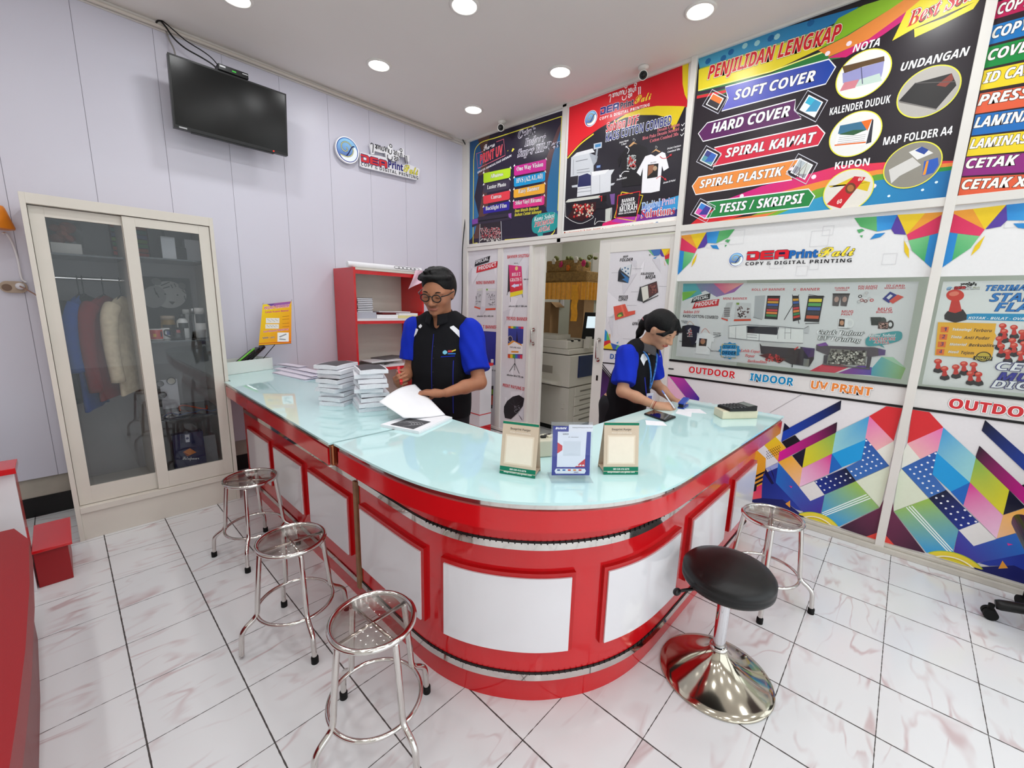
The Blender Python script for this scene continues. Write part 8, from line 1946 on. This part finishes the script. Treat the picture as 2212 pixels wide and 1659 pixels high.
# collar, placket piping, buttons, shoulder patches, pocket with embroidered logo
g = G()
for s in (-1,1):
    def colf(u,v,s=s):
        a = s * (.25 + 2.65 * u); R = .068 + .010 * v + .012 * (1 - u) * v
        return B(.018 + R * math.cos(a) * 1.0 + .022 * (1 - u) ** 2,R * math.sin(a) * 1.02,1.402 + .032 * (1 - v) + .028 * u - .030 * v * (1 - u) - .012 * (1 - u))
    g.grid(colf,18,5,0,True)
tag(g.build('collar',M_cloth,man,solid=.004),'black shirt collar')
def on_shirt(pts,m,name,lab=None,d=None,off=.0022):
    o = decal(T_,pts,d or -mf,m,name,man,off)
    if o and lab: tag(o,lab)
def chest(l,z,f=.2): return B(f,l,z)
def rect_(l0,z0,l1,z1,sk=0): return [chest(l0,z0),chest(l1,z0 + sk),chest(l1,z1 + sk),chest(l0,z1)]
M_pip = mat('blue_piping',(30,40,150),.8)
on_shirt(rect_(-.004,1.31,-.0005,.84),M_pip,'piping')
on_shirt(rect_(.118,1.16,.122,.84),M_pip,'piping')
for z in (1.24,1.17,1.09,1.01): on_shirt([chest(.008 + .006 * math.cos(t),z + .006 * math.sin(t)) for t in [PI * i / 6 for i in range(12)]],M_black,'button',off=.004)
on_shirt(rect_(.052,1.178,.125,1.187,.002),MATS['blue_sleeve_cloth'],'pocket_trim','blue pocket edge')
on_shirt([chest(.072 + .013 * math.cos(t),1.207 + .013 * math.sin(t)) for t in [PI * i / 8 for i in range(16)]],mat('light_blue_thread',(120,190,214),.7),'logo_emblem','round light blue embroidered emblem')
on_shirt(rect_(.088,1.208,.108,1.219),mat('red_thread',(190,40,50),.7),'logo_word','red embroidered word'); on_shirt(rect_(.108,1.209,.128,1.222,.004),mat('yellow_thread',(214,190,60),.7),'logo_word','yellow embroidered word'); on_shirt(rect_(.088,1.196,.128,1.203),mat('blue_thread',(40,110,190),.7),'logo_line','blue embroidered line')
dn_ = Vector((.45,.55,-.75))
on_shirt([B(.11,.082,1.372),B(.10,.105,1.385),B(.075,.168,1.325),B(.085,.150,1.300)],M_wcl,'shoulder_patch','white shoulder patch',d=Vector((.62,.33,-.62)))
on_shirt([B(.11,-.088,1.375),B(.10,-.105,1.388),B(.09,-.125,1.368),B(.10,-.106,1.355)],M_wcl,'shoulder_patch','small white shoulder patch',d=Vector((.62,.33,-.62)))
on_shirt([B(.10,-.118,1.355),B(.095,-.140,1.362),B(.085,-.178,1.325),B(.09,-.170,1.300),B(.10,-.135,1.32)],M_wcl,'shoulder_patch','white shoulder patch',d=Vector((.62,.33,-.62)))
# trousers and shoes
S = Field()
for s in (-1,1): S.cap(B(0,.085 * s,.90),B(.01,.10 * s,.48),.098,.072,.03); S.cap(B(.01,.10 * s,.48),B(-.01,.10 * s,.05),.07,.058,.02)
S.ell(B(0,0,.90),(.115,.165,.12),Mx,.04)
V,Q = S.mesh(.011,cut=lambda P: .03 - P[:,2]); skin_obj('trousers',V,Q,M_trou,man,smooth_it=1)
for s in (-1,1):
    S = Field(); S.cap(B(-.05,.10 * s,.045),B(.15,.11 * s,.035),.045,.038,.02); V,Q = S.mesh(.009,cut=lambda P: .003 - P[:,2]); skin_obj('shoe',V,Q,M_shoe,man,smooth_it=1)
# hair: short crop, a little tousled on top
def hair_man(H):
    S = Field(); k = H.k
    S.ell(H(-.075,0,.20),np.array((.455,.365,.345)) * k,H.M,.02); S.ell(H(-.20,0,.02),np.array((.325,.345,.35)) * k,H.M,.03)
    rr = random.Random(4)
    for i in range(46):
        a = rr.uniform(-1.9,1.9); e = rr.uniform(.35,1.35); c = H(-.06 + .42 * math.cos(e) * math.cos(a),.345 * math.cos(e) * math.sin(a),.19 + .325 * math.sin(e)); d = H.f * rr.uniform(-.2,.6) - H.l * rr.uniform(.2,.9) + H.u * rr.uniform(-.1,.2)
        S.cap(c,c + d.normalized() * .026,.011,.005,.010)
    # cut away the face, ears and nape
    for i in range(14):
        t = i / 13; c = H(.12 + .20 * math.sin(PI * t),-.30 + .60 * t,.40 - .10 * abs(t - .5)); S.chain([c - H.f * .02,c + (H.f * .004 - H.l * .010 + H.u * .004),c + (H.f * .006 - H.l * .026 - H.u * .010)],[.012,.009,.004],.010)
    S.ell(H(.42,0,-.10),np.array((.34,.37,.37)) * k,H.M,.012,True); S.ell(H(.42,0,.14),np.array((.20,.25,.19)) * k,H.M,.02,True)
    S.ell(H(.0,.40,-.10),np.array((.11,.13,.15)) * k,H.M,.008,True); S.ell(H(.0,-.40,-.10),np.array((.11,.13,.15)) * k,H.M,.008,True); S.ell(H(.02,0,-.66),np.array((.5,.5,.36)) * k,H.M,.01,True)
    return S.mesh(.0042)
V,Q = hair_man(H); skin_obj('hair',V,Q,M_hair,man)
# brows, moustache
def stroke3(pts,r,m,name,parent,H):
    g = G(); P = smooth_path([H(*p) for p in pts],4); n = len(P); g.tube(P,[r * (1 - abs(2 * i / (n - 1) - 1) ** 3 * .7) for i in range(n)],8); return g.build(name,m,parent)
for s in (-1,1): stroke3([(.385,.07 * s,.088),(.392,.14 * s,.118),(.345,.215 * s,.098)],.0034,M_hair,'eyebrow',man,H)
# glasses
g = G()
for s in (-1,1):
    P = [H(.470 - .10 * abs(.135 + .085 * math.cos(t) * 1) ** 2 * 2.2,(.135 + .098 * math.cos(t)) * s,.0 + .082 * math.sin(t)) for t in [2 * PI * i / 28 for i in range(28)]]
    g.tube(P,.0032,8,closed=True)
    g.tube([H(.435,.232 * s,.04),H(.30,.345 * s,.05),H(.02,.372 * s,.045),H(-.05,.36 * s,.0)],.003,8)
g.tube(smooth_path([H(.468,-.04,.03),H(.482,0,.045),H(.468,.04,.03)],4),.003,8)
gl = g.build('glasses',mat('black_frames',(12,12,13),.25),man); tag(gl,'black round-framed glasses')
for s in (-1,1):
    g = G(); g.add([H(.470 - .10 * abs(.135 + .085 * math.cos(t)) ** 2 * 2.2,(.135 + .094 * math.cos(t)) * s,.078 * math.sin(t)) for t in [2 * PI * i / 28 for i in range(28)]],[tuple(range(28))]); g.build('lens',M_pane,gl)
g = G(); g.ring(RA(.088,-.010,.006),.0105,.0014,20,6,nrm=RA(1,0,0) - RA(0,0,0)); tag(g.build('ring',mat('gold',(212,170,80),.2,1.0),man),'gold finger ring')
# red stapler in the right hand, a thing of its own
sp = RA(.085,.02,.028); sd = (Vector((-.35,-.75,-.42))).normalized(); sx,sy_,_ = frame_of(sd)
stp = thing('stapler','red stapling pliers gripped in the man right hand','stapler',tuple(sp))
up_ = (Vector((0,0,1)) - sd * sd.z).normalized(); sdw = sd.cross(up_)
Mt = lambda o,ang: Matrix.Translation(sp + o) @ Matrix(((sd.x,sdw.x,up_.x,0),(sd.y,sdw.y,up_.y,0),(sd.z,sdw.z,up_.z,0),(0,0,0,1))) @ Matrix.Rotation(ang,4,'Y')
M_rp = mat('red_plastic',(206,22,34),.25,coat=.3)
g = G(); g.obox(Mt(up_ * .016,.10),(.135,.017,.011)); g.build('upper_arm',M_rp,stp,bevel=.004)
g = G(); g.obox(Mt(up_ * -.010,-.12),(.135,.015,.010)); g.build('lower_arm',M_rp,stp,bevel=.004)
g = G(); g.obox(Mt(up_ * .004 - sd * .055,0),(.022,.016,.030)); g.cyl(sp - sd * .055 - sdw * .011,sp - sd * .055 + sdw * .011,.007,n=16); g.build('hinge',M_chrome,stp,bevel=.002)
# ------------------------------------------------------------------ the woman
wom = thing('person','woman with tied black hair and lanyard leaning over the counter end, writing','person',(-.9,-2.74,0),'staff behind the counter')
wf = Vector((-.10,-1,0)).normalized(); wl = Vector((0,0,1)).cross(wf); wc = Vector((-.885,-2.745,0))
B = lambda f,l,u: wc + wf * f + wl * l + Vector((0,0,u))
LEAN = lambda u: max(0,(u - .86)) * .30
BL = lambda f,l,u: B(f + LEAN(u),l,u)
H = HF(BL(.075,-.0,1.365),(-.14,-1),math.radians(34),math.radians(2),.220)
RS,LS = BL(-.01,-.150,1.205),BL(-.01,.128,1.20)
RE,LE = Vector((-1.135,-2.86,.985)),Vector((-.72,-2.88,.985))
RW,LW = onplane(1418,877,(-1.05,-3.06,.94),(0,-1,0)),onplane(1457,867,(-.85,-3.04,.94),(0,-1,0))
F = Field(); head_field(F,H,False)
Mw = np.array([[wf.x,wl.x,0],[wf.y,wl.y,0],[0,0,1]])
F.cap(BL(.0,0,1.225),H(-.12,0,-.2),.048,.046,.03)
F.ell(BL(0,0,1.10),(.085,.125,.18),Mw,.05); F.ell(B(0,0,.90),(.09,.12,.15),Mw,.05)
for S_,E_,W_2 in ((RS,RE,RW),(LS,LE,LW)):
    F.cap(S_,E_,.040,.035,.03); F.cap(E_,E_.lerp(W_2,.4),.036,.033,.02); F.cap(E_.lerp(W_2,.4),W_2,.033,.022,.02)
for s in (-1,1):
    F.cap(B(-.04,.08 * s,.86),B(-.02,.085 * s,.46),.075,.048,.03); F.cap(B(-.02,.085 * s,.46),B(-.04,.085 * s,.06),.046,.033,.02)
hand_field(F,RW,Vector((.62,-.75,-.03)),1,.9,(1.05,1.15,1.2,1.25),.05,(.4,.5),palm_n=Vector((.45,.25,-.8)))
rA = hand_field
hand_field(F,LW,Vector((.12,-.9,-.10)),-1,.86,(.9,1.0,1.1,1.15),.05,(.4,.4),palm_n=Vector((-.35,0,-.9)))
V,Q = F.mesh(.0052)
body = skin_obj('body',V,Q,M_skin,wom,face_cols(H,(190,142,114),(176,66,62)),smooth_it=1); tag(body,'bare face, neck, forearms and hands')
S = Field()
S.ell(BL(0,0,1.09),(.108,.150,.21),Mw,.04); S.ell(BL(.005,0,.92),(.118,.158,.24),Mw,.06); S.ell(B(-.01,0,.76),(.125,.168,.20),Mw,.06)
for s,sh in ((-1,RS),(1,LS)): S.cap(sh,BL(0,.045 * s,1.245),.048,.048,.04); S.cap(sh,sh.lerp(RE if s < 0 else LE,.25),.056,.058,.03)
S.ell(H(-.12,0,-.36),(.060,.060,.075),None,.02,True); S.ell(BL(.09,0,1.25),(.045,.03,.085),Mw,.012,True)
V,Q = S.mesh(.0065,cut=lambda P: .70 - P[:,2]); n_ = V - np.array(BL(0,0,1.0)); n_[:,2] = 0; n_ /= np.maximum(np.linalg.norm(n_,axis=1),1e-6)[:,None]
a_ = (V - np.array(wc)) @ np.array(wl); V = V + n_ * (.004 * np.sin(15 * V[:,2] + 10 * a_) * np.sin(6 * a_ + 2 * V[:,2]))[:,None]
sh_o = skin_obj('shirt',V,Q,M_cloth,wom,smooth_it=2); tag(sh_o,'black short-sleeved work shirt'); T_ = tree_of(sh_o)
for o_ in (sleeve(wom,RS + Vector((0,0,-.01)),RE,.80,.070,.073),sleeve(wom,LS + Vector((0,0,-.01)),LE,.80,.066,.068)): tag(o_,'bright blue short sleeve')
g = G()
for s in (-1,1):
    def colw(u,v,s=s):
        a = s * (.25 + 2.65 * u); R = .056 + .009 * v + .010 * (1 - u) * v
        return BL(.022 + R * math.cos(a) + .018 * (1 - u) ** 2,R * math.sin(a) * 1.0,1.246 + .028 * (1 - v) + .022 * u - .03 * v * (1 - u) - .016 * (1 - u))
    g.grid(colw,18,5,0,True)
tag(g.build('collar',mat('grey_collar',(74,70,72),.8),wom,solid=.004),'grey shirt collar')
def on_w(pts,m,name,lab=None,d=None,off=.0022):
    o = decal(T_,pts,d or -wf,m,name,wom,off)
    if o and lab: tag(o,lab)
dside = Vector((.72,.55,-.3))
def px_on(pts,dpt): return [onplane(u,v,dpt,(-.9,-.43,0)) for u,v in pts]
dv = ray(1395,790)
on_w(px_on(((1386,764),(1391,762),(1399,776),(1394,779),(1390,790),(1385,780),(1382,774)),BL(.16,-.16,1.15)),M_wcl,'shoulder_patch','white shoulder patch',d=dv)
on_w(px_on(((1427,766),(1436,764),(1438,775),(1430,776)),BL(.16,-.1,1.15)),M_wcl,'shoulder_patch','white shoulder patch',d=dv)
on_w(px_on(((1391,815),(1393,815),(1398,862),(1395,862)),BL(.16,-.16,1.05)),MATS['blue_piping'],'piping',d=dv)
on_w(px_on([(1430 + 3.4 * math.cos(t),786 + 4 * math.sin(t)) for t in [PI * i / 6 for i in range(12)]],BL(.16,-.1,1.15)),MATS['light_blue_thread'],'logo_emblem','round light blue embroidered emblem',d=dv)
on_w(px_on(((1433,781),(1438,779),(1438,784),(1433,786)),BL(.16,-.1,1.15)),MATS['red_thread'],'logo_word','red embroidered word',d=dv)
on_w(px_on(((1434,792),(1440,791),(1439,797),(1435,797)),BL(.16,-.1,1.15)),MATS['blue_sleeve_cloth'],'pocket_trim','blue pocket edge',d=dv)
# lanyard and name badge
M_lan = mat('patterned_lanyard',(60,120,190),.6,var=.6,vscale=80)
Lp = [BL(-.03,-.060,1.262),BL(.03,-.068,1.235),BL(.085,-.055,1.19),BL(.125,-.03,1.10),BL(.145,-.012,1.02),BL(.15,-.004,.985)]
Lq = [BL(-.03,.060,1.262),BL(.03,.064,1.235),BL(.085,.05,1.19),BL(.125,.022,1.10),BL(.148,.0,1.02),BL(.15,-.004,.985)]
g = G(); g.tube(smooth_path(Lp,5),.0055,8); g.tube(smooth_path(Lq,5),.0055,8); tag(g.build('lanyard',M_lan,wom),'blue and orange patterned lanyard')
p = BL(.152,-.004,.985)
g = G(); g.tube([p,p + Vector((0,-.003,-.03))],.002,6); g.build('badge_clip',M_chrome,wom)
g = G(); Mb = Matrix.Translation(p + Vector((-.004,-.004,-.072))) @ Matrix.Rotation(math.radians(-25),4,'Z'); g.obox(Mb,(.054,.003,.084)); bd = g.build('name_badge',mat('badge_white',(206,208,222),.2),wom,bevel=.001)
g = G(); g.obox(Mb @ Matrix.Translation((0,-.0018,.0)),(.03,.001,.05)); g.build('badge_print',mat('badge_blue',(90,100,170),.3),bd)
# trousers, shoes
S = Field()
for s in (-1,1): S.cap(B(-.04,.08 * s,.84),B(-.02,.085 * s,.46),.09,.065,.03); S.cap(B(-.02,.085 * s,.46),B(-.04,.085 * s,.05),.064,.052,.02)
V,Q = S.mesh(.011,cut=lambda P: .03 - P[:,2]); skin_obj('trousers',V,Q,M_trou,wom,smooth_it=1)
for s in (-1,1):
    S = Field(); S.cap(B(-.08,.085 * s,.042),B(.10,.09 * s,.032),.04,.034,.02); V,Q = S.mesh(.009,cut=lambda P: .003 - P[:,2]); skin_obj('shoe',V,Q,M_shoe,wom,smooth_it=1)
# hair combed to a low ponytail, a fringe sweeping across the forehead
S = Field(); k = H.k
S.ell(H(-.07,0,.19),np.array((.455,.365,.36)) * k,H.M,.02); S.ell(H(-.22,0,.02),np.array((.30,.335,.33)) * k,H.M,.03)
S.ell(H(.42,0,-.14),np.array((.38,.46,.36)) * k,H.M,.012,True); S.ell(H(.06,-.40,-.10),np.array((.17,.17,.19)) * k,H.M,.01,True); S.ell(H(.06,.40,-.10),np.array((.17,.17,.19)) * k,H.M,.01,True)
S.ell(H(-.05,0,-.52),np.array((.42,.5,.28)) * k,H.M,.01,True)
for s in (-1,1): S.chain([H(.22,.06 * s,.46),H(.37,.20 * s,.24),H(.30,.325 * s,.07),H(.14,.36 * s,-.02)],[.012,.012,.010,.006],.012)
S.chain([H(-.44,0,.06),H(-.53,.0,-.05),H(-.56,0,-.22),H(-.52,0,-.50),H(-.47,-.02,-.72)],[.034,.030,.027,.02,.008],.02)
V,Q = S.mesh(.0042); skin_obj('hair',V,Q,M_hair,wom)
g = G(); g.ring(H(-.535,0,-.07),.030,.006,24,8,nrm=H.u); tag(g.build('hair_tie',mat('pink_tie',(190,120,130),.7),wom),'pink hair tie')
for s in (-1,1): stroke3([(.385,.07 * s,.085),(.392,.14 * s,.108),(.345,.215 * s,.085)],.0022,M_hair,'eyebrow',wom,H)
g = G(); d_ = (RW - RE).normalized(); g.ring(RW - d_ * .012,.0255,.0022,28,6,nrm=d_); tag(g.build('bracelet',mat('bead_red',(150,60,50),.5),wom),'red bead bracelet')
g = G(); g.ring(RW - d_ * .026,.0265,.0018,28,6,nrm=d_); tag(g.build('bracelet',mat('bead_pale',(226,196,180),.5),wom),'pale string bracelet')
pen = thing('pen','white ballpoint pen in the woman right hand','pen',tuple(onz(1457,884,.905)))
pt = onz(1459,885,.905); pq = onplane(1440,858,pt + Vector((-.02,.03,.05)),(-.9,-.43,0)); dd_ = (pq - pt).normalized()
G().cyl(pt + dd_ * .012,pt + dd_ * .13,.0042,n=12).build('barrel',mat('pen_white',(222,226,238),.25),pen); G().cyl(pt,pt + dd_ * .012,.0008,.0038,12).build('tip',M_chrome,pen); G().cyl(pt + dd_ * .115,pt + dd_ * .14,.0046,n=12).build('cap',mat('pen_blue',(120,130,200),.3),pen)
